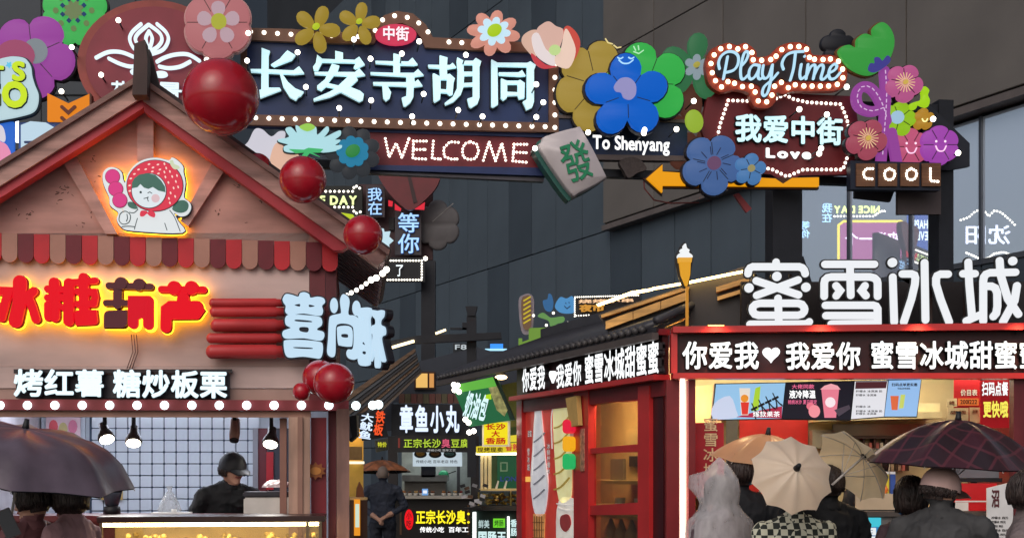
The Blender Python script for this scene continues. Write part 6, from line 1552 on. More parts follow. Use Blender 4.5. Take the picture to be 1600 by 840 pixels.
        l = bpy.data.lights.new('lamp_light', 'SPOT'); l.energy = 14; l.color = (1, 0.66, 0.3); l.spot_size = R(150); l.spot_blend = 0.8; l.shadow_soft_size = 0.05
        lo = bpy.data.objects.new('lamp_light', l); C.objects.link(lo); lo.parent = lt; lo.location = (0, -0.10, 0.03); lo.rotation_euler = (R(-12), 0, 0)
    # soft-ice torch
    c = Sign(PX.fwd(0.02), 'cone_sign', 'tall soft-ice cone sign on an orange stick at the kiosk roof corner', 'sign', 1069, 510)
    c.poly('stick', [rect(1071, 448, 1075, 509)], 0.03, G((206, 140, 50), 0.5))
    c.poly('cone', [[(1060, 408), (1078, 408), (1077, 430), (1073, 447), (1070, 447), (1063, 430)]], 0.05, G((226, 160, 40), 0.6))
    c.poly('cone_rim', [[(1058, 404), (1080, 404), (1079, 411), (1059, 411)]], 0.055, G((232, 170, 60), 0.6), y=0.0)
    c.poly('soft_ice', [[(1059, 404), (1058, 399), (1063, 396), (1061, 392), (1066, 389), (1066, 385), (1070, 382), (1072, 389), (1076, 392), (1075, 396), (1080, 400), (1079, 404)]], 0.05, G((240, 244, 246), 0.8), y=0.001, smooth=3)
    c.poly('back_plate', [[(1055, 410), (1056, 396), (1064, 382), (1070, 377), (1077, 388), (1084, 400), (1082, 412), (1079, 432), (1076, 450), (1067, 450), (1060, 432)]], 0.02, BLK, y=-0.025)
ice_kiosk()
def tiled_roof():
    # hipped tile roof running back along the kiosk side
    d = -PS.u; inn = -PS.n
    e0 = PS.O + PS.n * 0.12 + PS.u * 0.0; 
    t = thing('tiled_roof', 'long dark tiled roof sloping above the kiosk side fascia', 'roof', (e0.x, e0.y, 2.60), 0)
    dark = M((52, 52, 58), 0.45, var=0.25, scale=5, bump=0.2)
    Lr, run, rise = 5.4, 1.25, 0.46
    def P(a, b, h): v = d * a + inn * b; return (v.x, v.y, h)
    mb = MB(); mb.hexa([P(0, 0, 0), P(Lr, 0, 0), P(Lr, run, rise), P(1.2, run, rise), P(0, 0, 0.04), P(Lr, 0, 0.04), P(Lr, run, rise + 0.04), P(1.2, run, rise + 0.04)])
    mb.build('roof_deck', dark, t)
    tube = M((58, 58, 64), 0.4, var=0.2)
    for i in range(46):
        a = 0.05 + i * 0.117
        b1 = run if a > 1.2 else run * a / 1.2
        if b1 < 0.12: continue
        MB().tube([P(a, -0.02, 0.045), P(a, b1, 0.05 + rise * b1 / run)], 0.03, 6).build('tile_row', tube, t)
        MB().ball(P(a, -0.03, 0.03), 0.026, 8).build('tile_cap', M((70, 68, 70), 0.45), t)
    MB().bar(P(0, -0.01, -0.03), P(Lr, -0.01, -0.03), 0.05, 0.05).build('eave_board', M((86, 78, 76), 0.5), t)
    MB().bar(P(1.2, run, rise + 0.09), P(Lr, run, rise + 0.09), 0.12, 0.12).build('ridge', M((60, 60, 66), 0.5), t)
    MB().tube([P(0.0, 0, 0.08), P(1.2, run, rise + 0.06)], 0.03, 8).build('hip_ridge', M((60, 60, 66), 0.5), t)
    # lamp-lit rafters of the next gable, seen above the hip
    g = thing('lit_gable', 'gold lamp-lit rafters of the gable behind the tiled roof', 'gable', (0, 0, 2.9), 0)
    P2 = Plane.px(1010, 9.55, -12.0); b = P2.at(1010, 500); g.location = b; g.rotation_euler = (0, 0, P2.yaw)
    s = Sign(P2, 'x', '', '', 1010, 500, root=g)
    gold = M((230, 172, 92), 0.4, var=0.25, scale=4, wave=(1, 1, 18))
    dk = M((48, 44, 46), 0.5)
    s.poly('gable_board', [[(930, 488), (1075, 440), (1180, 405), (1180, 512), (1045, 512), (955, 532)]], 0.05, dk, y=-0.2)
    for (x0, y0, x1, y1, w) in ((937, 492, 1075, 447, 5), (944, 506, 1075, 459, 13), (955, 528, 1075, 482, 4), (965, 535, 1075, 492, 3)):
        n = 3 if w > 6 else 1
        for i in range(n):
            xa, xb = x0 + (x1-x0)*i/n, x0 + (x1-x0)*(i+1)/n - (1 if n > 1 else 0); ya, yb = y0 + (y1-y0)*i/n, y0 + (y1-y0)*(i+1)/n
            s.poly('rafter', [[(xa, ya - w/2), (xb, yb - w/2), (xb, yb + w/2), (xa, ya + w/2)]], 0.06, gold, y=-0.14)
    for (x0, y0, x1, y1, w) in ((1118, 450, 1170, 434, 8), (1120, 464, 1172, 448, 6)):
        s.poly('rafter', [[(x0, y0 - w/2), (x1, y1 - w/2), (x1, y1 + w/2), (x0, y0 + w/2)]], 0.06, gold, y=-0.14)
    s.poly('led_tube', [[(930, 473), (985, 453), (1018, 448), (1018, 451), (986, 457), (932, 476)]], 0.03, M((255, 240, 200), emit=14, var=0, ecol=(255, 214, 130)), y=-0.10)
    s.poly('led_tube', [[(1018, 447), (1075, 437), (1170, 418), (1170, 421), (1075, 440), (1018, 450)]], 0.03, M((255, 240, 200), emit=14, var=0, ecol=(255, 214, 130)), y=-0.10)
    PF = Plane.px(880, 17.0, -10.0)
    f = Sign(PF, 'food_sign', 'lit hot-dog sign with yellow mustard stripes beyond the tiled roof', 'sign', 822, 540)
    f.poly('back_plate', [[(810, 470), (818, 460), (828, 459), (834, 470), (832, 510), (824, 522), (814, 515)]], 0.05, M((150, 140, 150), 0.4, emit=0.1), y=-0.06, smooth=4)
    f.poly('bun', [[(815, 470), (822, 462), (829, 466), (830, 505), (824, 515), (817, 508)]], 0.03, G((120, 92, 70), 0.5), y=-0.008, smooth=4)
    f.strokes('mustard', [[(819, 470 + 7*i), (829, 464 + 7*i)] for i in range(6)], 2.0, 0.01, G((214, 190, 50), 0.7), y=0.024)
    f = Sign(PF, 'hand_sign', 'lit blue smiling face with pointing hand beyond the tiled roof', 'sign', 872, 492)
    bl = G((84, 150, 206), 0.55)
    f.poly('face_shape', [[(867, 478), (875, 464), (885, 466), (895, 463), (897, 485), (888, 489), (874, 487)]], 0.05, bl, y=-0.05, smooth=4)
    f.poly('hand_shape', [[(848, 470), (855, 467), (857, 459), (861, 460), (864, 472), (861, 485), (852, 484)]], 0.05, G((60, 110, 160), 0.5), y=-0.05, smooth=4)
    f.strokes('smile', [[(882, 478), (886, 482), (891, 478)], [(884, 473), (884.5, 474)], [(889, 472), (889.5, 473)]], 1.3, 0.006, M((20, 40, 80), 0.5), y=0.001)
    f = Sign(PF, 'bird_sign', 'lit green bird and chair shapes beyond the tiled roof', 'sign', 850, 540)
    gr = G((110, 160, 90), 0.5)
    f.poly('bird_shape', [[(840, 494), (848, 488), (856, 493), (862, 496), (880, 494), (880, 502), (868, 506), (865, 516), (860, 510), (856, 500)]], 0.05, gr, y=-0.05, smooth=3)
    f.poly('chair_shape', [[(810, 528), (815, 528), (815, 534), (826, 530), (826, 512), (862, 511), (862, 518), (815, 540), (810, 540)]], 0.05, G((120, 160, 66), 0.5), y=-0.055)
    f.dots('bulb', [(834, 493), (865, 489), (888, 504), (854, 508)], 2.2, DOT, y=0.02)
    f = Sign(PF, 'bulb_sign', 'dotted bulb frame with orange lettering beyond the tiled roof', 'sign', 950, 500)
    f.dots('bulb', along([(898, 494), (898, 464), (1000, 461)], 3.4) + along([(900, 493), (920, 492)], 4), 1.2, DOT, y=0.0)
    f.text('烧烤小串', (904, 467, 990, 473), G((255, 206, 160), 0.9), 0.03, 0.02)
    f.text('夜市', (905, 475, 945, 487), G((214, 150, 60), 0.6), 0.06, 0.02)
    f.poly('board', [[(898, 462), (1000, 460), (1000, 492), (898, 495)]], 0.03, M((30, 28, 32), 0.5), y=-0.06)
tiled_roof()
def ice_interior():
    # menu screens hung under the fascia
    Pm = PX.fwd(-0.25)
    def scr(lb, quad, col, e=0.85):
        s = Sign(Pm, 'menu_screen', lb, 'screen', (quad[0][0]+quad[2][0])/2, quad[2][1], 'lit menu screens')
        s.poly('casing', [offset_loop(quad, 2)], 0.05, BLK, y=-0.055)
        s.poly('screen', [quad], 0.006, G(col, e), y=-0.004)
        return s
    s = scr('sky blue menu screen with tall fruit drinks, leftmost under the fascia', [(1119, 600), (1227, 598), (1221, 653), (1113, 655)], (150, 196, 232))
    s.poly('cloud', [[(1116, 630), (1140, 618), (1150, 640), (1150, 652), (1114, 653)]], 0.003, G((206, 216, 240), 0.8), y=0.0025, smooth=3)
    s.poly('cup', [[(1155, 606), (1172, 606), (1169, 648), (1158, 648)]], 0.003, G((236, 226, 214), 0.8), y=0.006); s.poly('drink', [[(1157, 628), (1170, 628), (1168, 647), (1159, 647)]], 0.002, G((226, 60, 50), 0.8), y=0.0095); s.poly('drink', [ell(1163, 622, 6, 6)], 0.002, G((240, 150, 50), 0.8), y=0.0095)
    s.poly('cup', [[(1180, 606), (1188, 603), (1185, 640), (1174, 642)]], 0.003, G((176, 214, 60), 0.8), y=0.006)
    s.poly('red_band', [[(1150, 651), (1190, 640), (1222, 634), (1221, 653)]], 0.003, G((190, 50, 80), 0.7), y=0.0025)
    s.text('大大大大', (1172, 620, 1220, 646), M((30, 26, 40), 0.5), 0.03, 0.003, y=0.01, roll=R(-26))
    s.text('爆款果茶', (1176, 642, 1218, 651), G((255, 255, 255), 0.9), 0.02, 0.003, y=0.01)
    s = scr('black menu screen with a pink peach drink', [(1229, 598), (1334, 595.5), (1328, 655), (1222, 653.5)], (34, 32, 42), 0.6)
    pk = G((236, 110, 150), 0.85)
    s.text('大佬同款', (1237, 600, 1272, 607), pk, 0.02, 0.003, y=0.003); s.text('液冷降温', (1233, 609, 1274, 622), G((255, 255, 255), 1.0), 0.03, 0.003, y=0.003); s.text('桃桃冰沙 夏日限定', (1231, 624, 1276, 631), pk, 0.02, 0.003, y=0.003)
    s.poly('cup', [[(1283, 606), (1311, 606), (1306, 652), (1288, 652)]], 0.003, G((236, 130, 150), 0.8), y=0.003); s.poly('cup_lid', [[(1281, 608), (1288, 602), (1298, 599), (1308, 602), (1313, 608)]], 0.003, G((246, 170, 180), 0.8), y=0.0065)
    s.poly('label', [ell(1297, 628, 8, 8)], 0.002, G((255, 236, 240), 0.8), y=0.0065)
    s.poly('peach', [ell(1272, 642, 9, 10)], 0.003, G((246, 150, 160), 0.8), y=0.0065); s.poly('peach', [ell(1266, 634, 6, 6)], 0.003, G((236, 120, 140), 0.8), y=0.003)
    s.poly('tray', [[(1303, 640), (1326, 632), (1328, 638), (1310, 650)]], 0.003, M((90, 80, 96), 0.4, emit=0.3), y=0.01)
    s = scr('white menu screen with brown header and price lines', [(1336, 595.5), (1387, 595), (1381, 650), (1330, 654)], (226, 226, 232))
    s.poly('header', [[(1337, 596), (1386, 595.5), (1384, 606), (1336, 607)]], 0.003, G((84, 44, 50), 0.6), y=0.0025)
    for i, y in enumerate((609, 615, 633, 640, 644)): s.text('柠檬水 冰淇淋 奶茶'[: 9 - (i % 3) * 2], (1337, y, 1378 - (i % 3) * 9, y + 3.6), M((80, 80, 90), 0.5), 0.01, 0.003, y=0.003)
    s = scr('pale blue menu screen with two cups, rightmost under the fascia', [(1389, 594), (1439, 593), (1432, 650), (1382, 650)], (150, 190, 236))
    s.text('扫码点单更实惠', (1393, 598, 1433, 603), M((50, 44, 60), 0.5), 0.02, 0.003, y=0.003); s.text('手机点单免排队', (1402, 605, 1422, 608), M((60, 60, 80), 0.5), 0.01, 0.003, y=0.003)
    s.poly('cup', [[(1391, 618), (1404, 618), (1402, 640), (1393, 640)]], 0.003, G((226, 110, 70), 0.8), y=0.003); s.poly('cup', [[(1407, 616), (1414, 616), (1411, 637), (1404, 638)]], 0.003, G((206, 216, 110), 0.8), y=0.0065)
    # red hanging banner
    s = Sign(PX.fwd(-0.12), 'cloth_banner', 'red vertical banner with four tan characters by the kiosk post', 'banner', 1108, 776)
    s.poly('cloth', [rect(1086, 660, 1131, 776)], 0.01, M((176, 26, 40), 0.5, var=0.15), y=-0.012)
    s.text('蜜雪冰城', (1099, 652, 1122, 744), M((236, 200, 156), 0.5), 0.012, 0.006, vert=True, gap=0.05)
    # wall dressing
    Pb = PX.fwd(-1.72)
    b = Pb.at(1300, 800); t = thing('wall_unit', 'cream back wall unit with red panel, hood and cupboards inside the kiosk', 'wall unit', (b.x, b.y, b.z), 0)
    q = Sign(Pb, 'x', '', '', 1300, 800, root=t)
    q.poly('red_panel', [rect(1155, 640, 1262, 780)], 0.01, M((196, 40, 36), 0.5), y=0.0); q.poly('gray_strip', [rect(1132, 640, 1152, 780)], 0.02, M((96, 92, 88), 0.5), y=0.0)
    q.poly('cupboard', [rect(1263, 672, 1300, 700)], 0.15, M((150, 142, 126), 0.4), y=0.0)
    q.poly('hood', [[(1263, 648), (1450, 645), (1450, 655), (1263, 660)]], 0.35, M((220, 206, 160), 0.5), y=0.0)
    q.poly('steel_band', [rect(1300, 662, 1445, 682)], 0.03, M((150, 138, 116), 0.3, metal=0.5), y=0.0)
    q.poly('bulkhead', [rect(1300, 632, 1450, 646)], 0.3, M((226, 212, 166), 0.5), y=0.0)
    t2 = thing('cup_rack', 'dark rack of stacked paper cups behind the staff member', 'rack', Pb.at(1378, 730), 0)
    q = Sign(Pb.fwd(0.3), 'x', '', '', 1378, 730, root=t2)
    for i in range(6):
        q.poly('rack_divider', [rect(1324 + 17.5*i, 683, 1327 + 17.5*i, 735)], 0.12, M((70, 46, 36), 0.4), y=0.0)
        if i < 5:
            for k in range(2): q.poly('cup_stack', [rect(1329 + 17.5*i + 6.5*k, 690, 1334 + 17.5*i + 6.5*k, 735)], 0.08, M(((226, 210, 190), (190, 160, 130), (214, 120, 110))[(i + k) % 3], 0.4), y=0.0)
    q.poly('rack_top', [rect(1322, 679, 1416, 684)], 0.14, M((70, 46, 36), 0.4), y=0.0)
    # side wall at right with red posters
    Pr = PX.fwd(-0.6)
    s = Sign(Pr, 'wall_poster', 'red order poster with white and yellow characters at the kiosk right end', 'poster', 1552, 700)
    s.poly('sheet', [[(1531, 594), (1576, 590), (1578, 668), (1531, 668)]], 0.01, M((196, 30, 40), 0.4, emit=0.25), y=0.0)
    s.text('扫码点餐', (1533, 596, 1574, 618), G((255, 255, 255), 0.95), 0.03, 0.006, y=0.0105); s.text('更快哦', (1535, 626, 1574, 652), G((240, 226, 90), 0.95), 0.04, 0.006, y=0.0105)
    s = Sign(Pr.fwd(-0.1), 'wall_poster', 'darker red notice panel with small cards beside the order poster', 'poster', 1510, 700)
    s.poly('sheet', [rect(1490, 592, 1530, 700)], 0.01, M((178, 36, 40), 0.4, emit=0.12), y=0.0)
    s.text('价目表', (1500, 608, 1526, 618), G((240, 220, 190), 0.8), 0.02, 0.004, y=0.0105)
    s.poly('display', [rect(1496, 622, 1528, 633)], 0.008, G((230, 120, 60), 0.7), y=0.0105); s.text('2001222', (1499, 624, 1525, 631), M((60, 20, 10), 0.5), 0.02, 0.003, y=0.019)
    for r in (rect(1478, 622, 1494, 635), rect(1479, 637, 1512, 664), rect(1514, 636, 1530, 660)):
        s.poly('card', [r], 0.006, M((226, 206, 160), 0.5), y=0.0115); x0, y0 = r[0]; x1, y1 = r[2]
        s.text('店规', (x0 + 4, y0 + 4, x1 - 4, y0 + 9), M((150, 80, 50), 0.5), 0.01, 0.003, y=0.018)
    # counter
    Pc = PX.fwd(0.12)
    b = Pc.at(1320, 801); t = thing('sales_counter', 'grey sales counter with turquoise lit front and big white characters', 'counter', (b.x, b.y, 0), 0)
    q = Sign(Pc, 'x', '', '', 1320, 801, root=t); q.b = b.copy(); q.b.z = 0
    q.poly('counter_top', [rect(1088, 798, 1570, 806)], 0.30, M((84, 76, 72), 0.35), y=-0.28)
    q.poly('counter_front', [rect(1090, 806.5, 1570, 1050)], 0.05, M((120, 112, 108), 0.4), y=-0.06)
    q.poly('light_panel', [rect(1196, 808, 1375, 822)], 0.03, G((70, 200, 220), 0.75), y=-0.005); q.poly('light_panel', [rect(1196, 822.5, 1375, 960)], 0.03, G((40, 130, 190), 0.6), y=-0.005)
    q.text('夏日救星', (1210, 822, 1370, 850), G((226, 232, 236), 0.85), 0.03, 0.02, y=0.027)
    # counter things
    pt = PX.fwd(0.0)
    def at(px, py=798): return pt.at(px, py)
    p = at(1383, 772); t = thing('snack_basket', 'glass bowl of orange snacks on the kiosk counter', 'bowl', (p.x, p.y + 0.2, p.z), 0)
    MB().lathe([(0.05, -0.118), (0.09, -0.06), (0.10, 0.0), (0.095, 0.004)], n=18).build('bowl', M((206, 190, 160), 0.3), t)
    rnd = random.Random(4)
    for i in range(14): MB().ball((rnd.uniform(-.06, .06), rnd.uniform(-.05, .03), rnd.uniform(0, .05)), 0.025, 8).build('snack', M((226, 120, 50), 0.4, var=0.2), t)
    p = at(1402, 770)
    for i, c in enumerate(((206, 70, 60), (232, 214, 60), (60, 90, 170))):
        t = thing('packet', '%s packet standing on the kiosk counter beside the snack bowl' % ('red', 'yellow', 'blue')[i], 'packet', (p.x - 0.045 + 0.047*i, p.y + 0.28, p.z - 0.118), 0, 'packets on the counter')
        MB().box(-0.02, 0.02, -0.015, 0.015, 0, 0.25).build('pouch', M(c, 0.4), t, bevel=0.005); MB().box(-0.02, 0.02, -0.006, 0.006, 0.251, 0.27).build('seal', M((230, 230, 230), 0.4), t)
    p = at(1380, 798); t = thing('glass_screen', 'low frosted counter screen in front of the snack bowl', 'screen', (p.x, p.y - 0.02, p.z + 0.012), 0)
    MB().box(-0.2, 0.3, 0, 0.012, 0, 0.11).build('pane', M((196, 176, 150), 0.3), t); MB().box(-0.2, 0.3, -0.01, 0.02, -0.01, -0.0005).build('foot', BLK, t)
    p = at(1530, 746); t = thing('order_monitor', 'flat grey order monitor under the red posters', 'monitor', (p.x, p.y + 0.1, p.z), 0)
    MB().box(-0.18, 0.17, -0.02, 0.02, 0.0, 0.10).build('screen', M((110, 112, 118), 0.3), t); MB().box(-0.20, 0.19, -0.025, 0.03, -0.03, -0.001).build('casing', BLK, t); MB().box(-0.02, 0.02, 0.0, 0.03, -0.26, -0.031).build('stand', BLK, t)
    p = at(1520, 798); t = thing('red_box', 'red cardboard box on the counter below the order monitor', 'box', (p.x, p.y, p.z + 0.006), 0)
    MB().box(-0.14, 0.15, -0.05, 0.1, 0, 0.19).build('carton', M((206, 28, 36), 0.4), t); MB().box(-0.142, 0.152, -0.052, -0.0505, 0.06, 0.07).build('white_band', M((226, 220, 216), 0.4), t); MB().box(-0.142, -0.05, -0.053, -0.0505, 0.0, 0.058).build('white_band', M((226, 220, 216), 0.4), t)
    s = Sign(PX.fwd(0.3), 'menu_stand', 'white price stand with brown brush character at the counter end', 'stand', 1560, 950)
    s.poly('sheet', [[(1541, 762), (1582, 752), (1582, 960), (1541, 960)]], 0.012, M((226, 224, 224), 0.4), y=0.0)
    s.text('沼', (1548, 764, 1560, 792), M((96, 44, 50), 0.5), 0.03, 0.004, y=0.0125)
    for i in range(8): s.text('柠檬水 四元', (1548, 806 + 6.5*i, 1574 - (i % 3) * 4, 810 + 6.5*i), M((70, 66, 70), 0.5), 0.01, 0.003, y=0.0125)
    s.poly('leg', [rect(1558, 960.5, 1562, 1090)], 0.03, BLK, y=-0.01)
ice_interior()
# ---------------------------------------------------------------- people and umbrellas
from mathutils import noise as mnoise
SKIN = M((196, 150, 128), 0.5, var=0.06, scale=8)
HAIR = M((58, 46, 44), 0.38, var=0.4, scale=30, bump=0.9, wave=(60, 60, 5))
def cloth(c, b=0.35): return M(c, 0.75, var=0.14, scale=5, bump=b, wave=(5, 5, 3))
def capsule(mb, p, q, r0, r1, n=12):
    p, q = Vector(p), Vector(q); d = (q - p); L = d.length; d.normalize()
    pts = []; rs = []
    for k in (0, 30, 60): pts.append(p - d * r0 * math.cos(R(k))); rs.append(max(0.002, r0 * math.sin(R(k))))
    for k in range(5): pts.append(p + d * L * k / 4); rs.append(r0 + (r1 - r0) * k / 4)
    for k in (60, 30, 0): pts.append(q + d * r1 * math.cos(R(k))); rs.append(max(0.002, r1 * math.sin(R(k))))
    mb.tube(pts, rs, n)
def person(label, loc, rz, h=1.68, top=None, legs=None, skin=SKIN, arms=None, build=1.0, lean=0.0, head=(0, 0), sleeve=1.0, hair='short', hairmat=HAIR, face=True, hat=None, voxel=0.0095, coat=None, group='people at the stalls'):
    """standing figure facing local -y; arms: ((elbow, wrist), (elbow, wrist)) left then right, in metres for a 1.7 m body"""
    t = thing('person', label, 'person', loc, rz, group)
    top = top or cloth((40, 42, 48)); legs = legs or cloth((36, 36, 42))
    mb = MB(); prims = []                        # (p, q, r, material index)
    def cap(p, q, r0, r1, m): capsule(mb, p, q, r0, r1); prims.append((Vector(p), Vector(q), (r0 + r1) / 2, m))
    def lz(p):                                    # bend the trunk forward above the hips
        x, y, z = p
        if z > 0.95: 
            a = lean; dz = z - 0.95; return (x, y - math.sin(a) * dz - 0, 0.95 + math.cos(a) * dz + 0)
        return p
    B = build
    # trunk: lofted ellipses
    rings = [(0.84, .15*B, .105*B), (0.92, .165*B, .115*B), (1.02, .15*B, .105*B), (1.12, .15*B, .105*B), (1.24, .172*B, .118*B), (1.33, .178*B, .112*B), (1.39, .15*B, .095*B), (1.435, .095, .072), (1.48, .05, .05)]
    n = 20; vs = []
    for z, rx, ry in rings:
        for k in range(n):
            a = 2 * math.pi * k / n; vs.append(lz((rx * math.cos(a), ry * math.sin(a), z)))
    fs = [(i*n+k, i*n+(k+1) % n, (i+1)*n+(k+1) % n, (i+1)*n+k) for i in range(len(rings)-1) for k in range(n)]
    fs += [tuple(range(n))[::-1], tuple((len(rings)-1)*n + k for k in range(n))]
    mb.add(vs, fs, True)
    for x in (-.07, 0, .07): prims.append((Vector(lz((x, 0, 0.98))), Vector(lz((x, 0, 1.42))), 0.11*B, 0))
    prims.append((Vector((-.08, 0, 0.86)), Vector((.08, 0, 0.86)), 0.10*B, 0 if coat else 1))
    nk = lz((0, 0.005, 1.45)); hp = Vector(lz((0, -0.02, 1.585)))
    cap(nk, tuple(hp - Vector((0, -0.01, 0.05))), .052, .05, 2)
    hm = Matrix.Translation(hp) @ Matrix.Rotation(R(head[0]), 4, 'Z') @ Matrix.Rotation(R(head[1]), 4, 'X')
    def hv(x, y, z): return tuple(hm @ Vector((x, y, z)))
    k0 = len(mb.v); mb.ball((0, 0, 0), 1.0, 20, (.078, .095, .112))
    for i in range(k0, len(mb.v)): mb.v[i] = hv(*mb.v[i])
    prims.append((Vector(hv(0, 0.01, .03)), Vector(hv(0, -0.02, -.05)), .085, 2))
    cap(hv(0, -.035, -.06), hv(0, -.055, -.085), .055, .035, 2)
    cap(hv(0, -.088, .0), hv(0, -.104, -.028), .011, .016, 2)
    for sx in (-1, 1): cap(hv(sx*.078, .01, .012), hv(sx*.079, .012, -.025), .014, .011, 2)
    for sx in (-1, 1):
        cap((sx*.085*B, 0, .88), (sx*.095, -.01, .50), .088*B, .06, 1); cap((sx*.095, -.01, .50), (sx*.10, .02, .10), .058, .04, 1); cap((sx*.10, .03, .05), (sx*.11, -.13, .035), .045, .035, 3)
    arms = arms or (((-.25, .02, 1.14), (-.25, -.08, .90)), ((.25, .02, 1.14), (.25, -.08, .90)))
    for sx, (el, wr) in zip((-1, 1), arms):
        sh = Vector(lz((sx*.175*B, 0, 1.36))); el = Vector(el); wr = Vector(wr)
        cap(lz((sx*.03, .008, 1.435)), tuple(sh), .05, .06, 0)
        cap(sh, el, .062*B, .047, 0); m = el + (wr - el) * sleeve
        if sleeve >= 1: cap(el, wr, .046, .036, 0)
        else: cap(el, m, .046, .042, 0); cap(m, wr, .04, .03, 2)
        d = (wr - el).normalized(); side = d.cross(Vector((0, 0, 1)))
        if side.length < 0.1: side = Vector((1, 0, 0))
        side.normalize(); up = side.cross(d)
        palm = wr + d * .055; cap(wr, palm, .028, .032, 2)
        for f in range(4):                        # four fingers of unequal length, curled
            o = side * (f - 1.5) * .02; L = (.035, .042, .04, .03)[f]
            a = palm + d * .025 + o; b = a + d * L * 0.9 - up * .012; c = b + d * L * 0.35 - up * L * .8
            cap(a, b, .0105, .0095, 2); cap(b, c, .0095, .008, 2)
        a = wr + d * .02 + side * -.03; b = a + d * .03 - side * .014; cap(a, b, .012, .011, 2); cap(b, b + d * .03 + side * .006, .011, .009, 2)
    me = mb.mesh(top)
    ob = bpy.data.objects.new('tmp', me)
    rm = ob.modifiers.new('r', 'REMESH'); rm.mode = 'VOXEL'; rm.voxel_size = voxel
    sm = ob.modifiers.new('s', 'SMOOTH'); sm.factor = 0.5; sm.iterations = 6
    m2 = evaluated(ob); bpy.data.objects.remove(ob)
    m2.materials.clear()
    for m in (top, legs, skin, M((30, 28, 30), 0.5)): m2.materials.append(m)
    nf = len(m2.polygons); cc = np.empty(nf * 3); m2.polygons.foreach_get('center', cc); cc = cc.reshape(-1, 3)
    best = np.full(nf, 9.0); bi = np.zeros(nf, dtype=np.int32)
    for p, q, r, mi in prims:
        d = np.array(q - p); p = np.array(p)
        tt = np.clip((cc - p) @ d / max(1e-9, d @ d), 0, 1)
        dist = np.linalg.norm(cc - p - tt[:, None] * d, axis=1) - r
        k = dist < best; best[k] = dist[k]; bi[k] = mi
    m2.polygons.foreach_set('material_index', bi)
    m2.polygons.foreach_set('use_smooth', np.ones(nf, dtype=bool))
    me_n = len(m2.vertices); isc = np.zeros(me_n, dtype=bool)
    for pg in m2.polygons:
        if pg.material_index < 2: isc[list(pg.vertices)] = True
    nrm = [v.normal.copy() for v in m2.vertices]; sd = (sum(map(ord, label)) % 97) * 1.3
    for i, v in enumerate(m2.vertices):            # creases in the cloth
        if isc[i]:
            c = v.co; a = mnoise.noise(Vector((c.x * 7 + sd, c.y * 7, c.z * 11))); b = mnoise.noise(Vector((c.x * 17, c.y * 17 + sd, c.z * 9 + c.x * 12)))
            v.co = c + nrm[i] * (0.010 * (1 - abs(a)) ** 4 - 0.004 + 0.007 * (1 - abs(b)) ** 5)
    s = h / 1.7
    o = link('body', m2, t); o.scale = (s, s, s)
    def acc(name, f, mat):                        # accessory in head coordinates
        k = MB(); f(k)
        for i, v in enumerate(k.v): k.v[i] = tuple(s * c for c in hv(*v))
        return k.build(name, mat, t)
    k = MB(); cz = lz((0, 0.0, 1.44)); k.lathe([(.085, -.02), (.075, .0), (.068, .035), (.062, .035), (.066, -.02)], (0, 0, 0), 20)
    for i, v in enumerate(k.v): k.v[i] = tuple(s * (cz[a] + v[a]) for a in range(3))
    k.build('collar', top, t)
    if hair == 'short': acc('hair', lambda k: half_shell(k, (.085, .102, .12), 0.005, cut=lambda x, y, z: z > (.045 if y < -.05 else (-.02 if y < .02 else -.075))), hairmat)
    if hair == 'bob': acc('hair', lambda k: half_shell(k, (.098, .112, .125), 0.008, cut=lambda x, y, z: z > (.05 if y < -.055 else -.2), drop=.05), hairmat)
    if hair == 'bald': acc('hair', lambda k: half_shell(k, (.082, .098, .115), 0.002, cut=lambda x, y, z: z > (.02 if y < -.02 else -.06)), hairmat)
    if hair in ('short', 'bob'):
        rs = random.Random(int(sd * 10)); km = MB(); LL = 0.30 if hair == 'bob' else 0.17
        for i in range(240):
            a = rs.uniform(0, 2 * math.pi); ph0 = rs.uniform(0.05, 0.9); front = math.sin(a) < -0.45
            end = 1.15 if front else (2.35 if hair == 'bob' else 2.0)
            if hat: ph0 = 1.62
            if ph0 > end - 0.2: continue
            pts = []
            for q in range(6):
                ph = ph0 + (end - ph0) * q / 5; w = 1.05 + rs.uniform(-.02, .05); a2 = a + rs.uniform(-.06, .06)
                rad_ = max(math.sin(ph), 0.9 if (hair == 'bob' and ph > 1.6) else 0)
                pts.append(hv(.09 * w * rad_ * math.cos(a2), .107 * w * rad_ * math.sin(a2) + .008, .122 * w * math.cos(ph)))
            km.tube([tuple(s * c for c in p) for p in pts], [.0045, .005, .005, .0045, .0035, .0015], 4)
        ho = km.build('hair_strands', hairmat, t); ho['kind'] = 'stuff'
    if hat:
        acc('cap_crown', lambda k: half_shell(k, (.098, .116, .124), 0.012, cut=lambda x, y, z: z > -.012), hat)
        acc('cap_brim', lambda k: brim(k), hat)
    if face:
        for sx in (-1, 1):
            acc('eye', lambda k: k.ball((sx*.033, -.082, .012), .011, 8, (1.2, .6, .7)), M((40, 30, 28), 0.2))
            acc('eyebrow', lambda k: k.tube([(sx*.05, -.078, .032), (sx*.033, -.086, .036), (sx*.016, -.088, .033)], .004, 6), hairmat)
        acc('mouth', lambda k: k.tube([(-.024, -.082, -.052), (0, -.091, -.054), (.024, -.082, -.052)], .006, 6), M((150, 84, 80), 0.5))
    return t
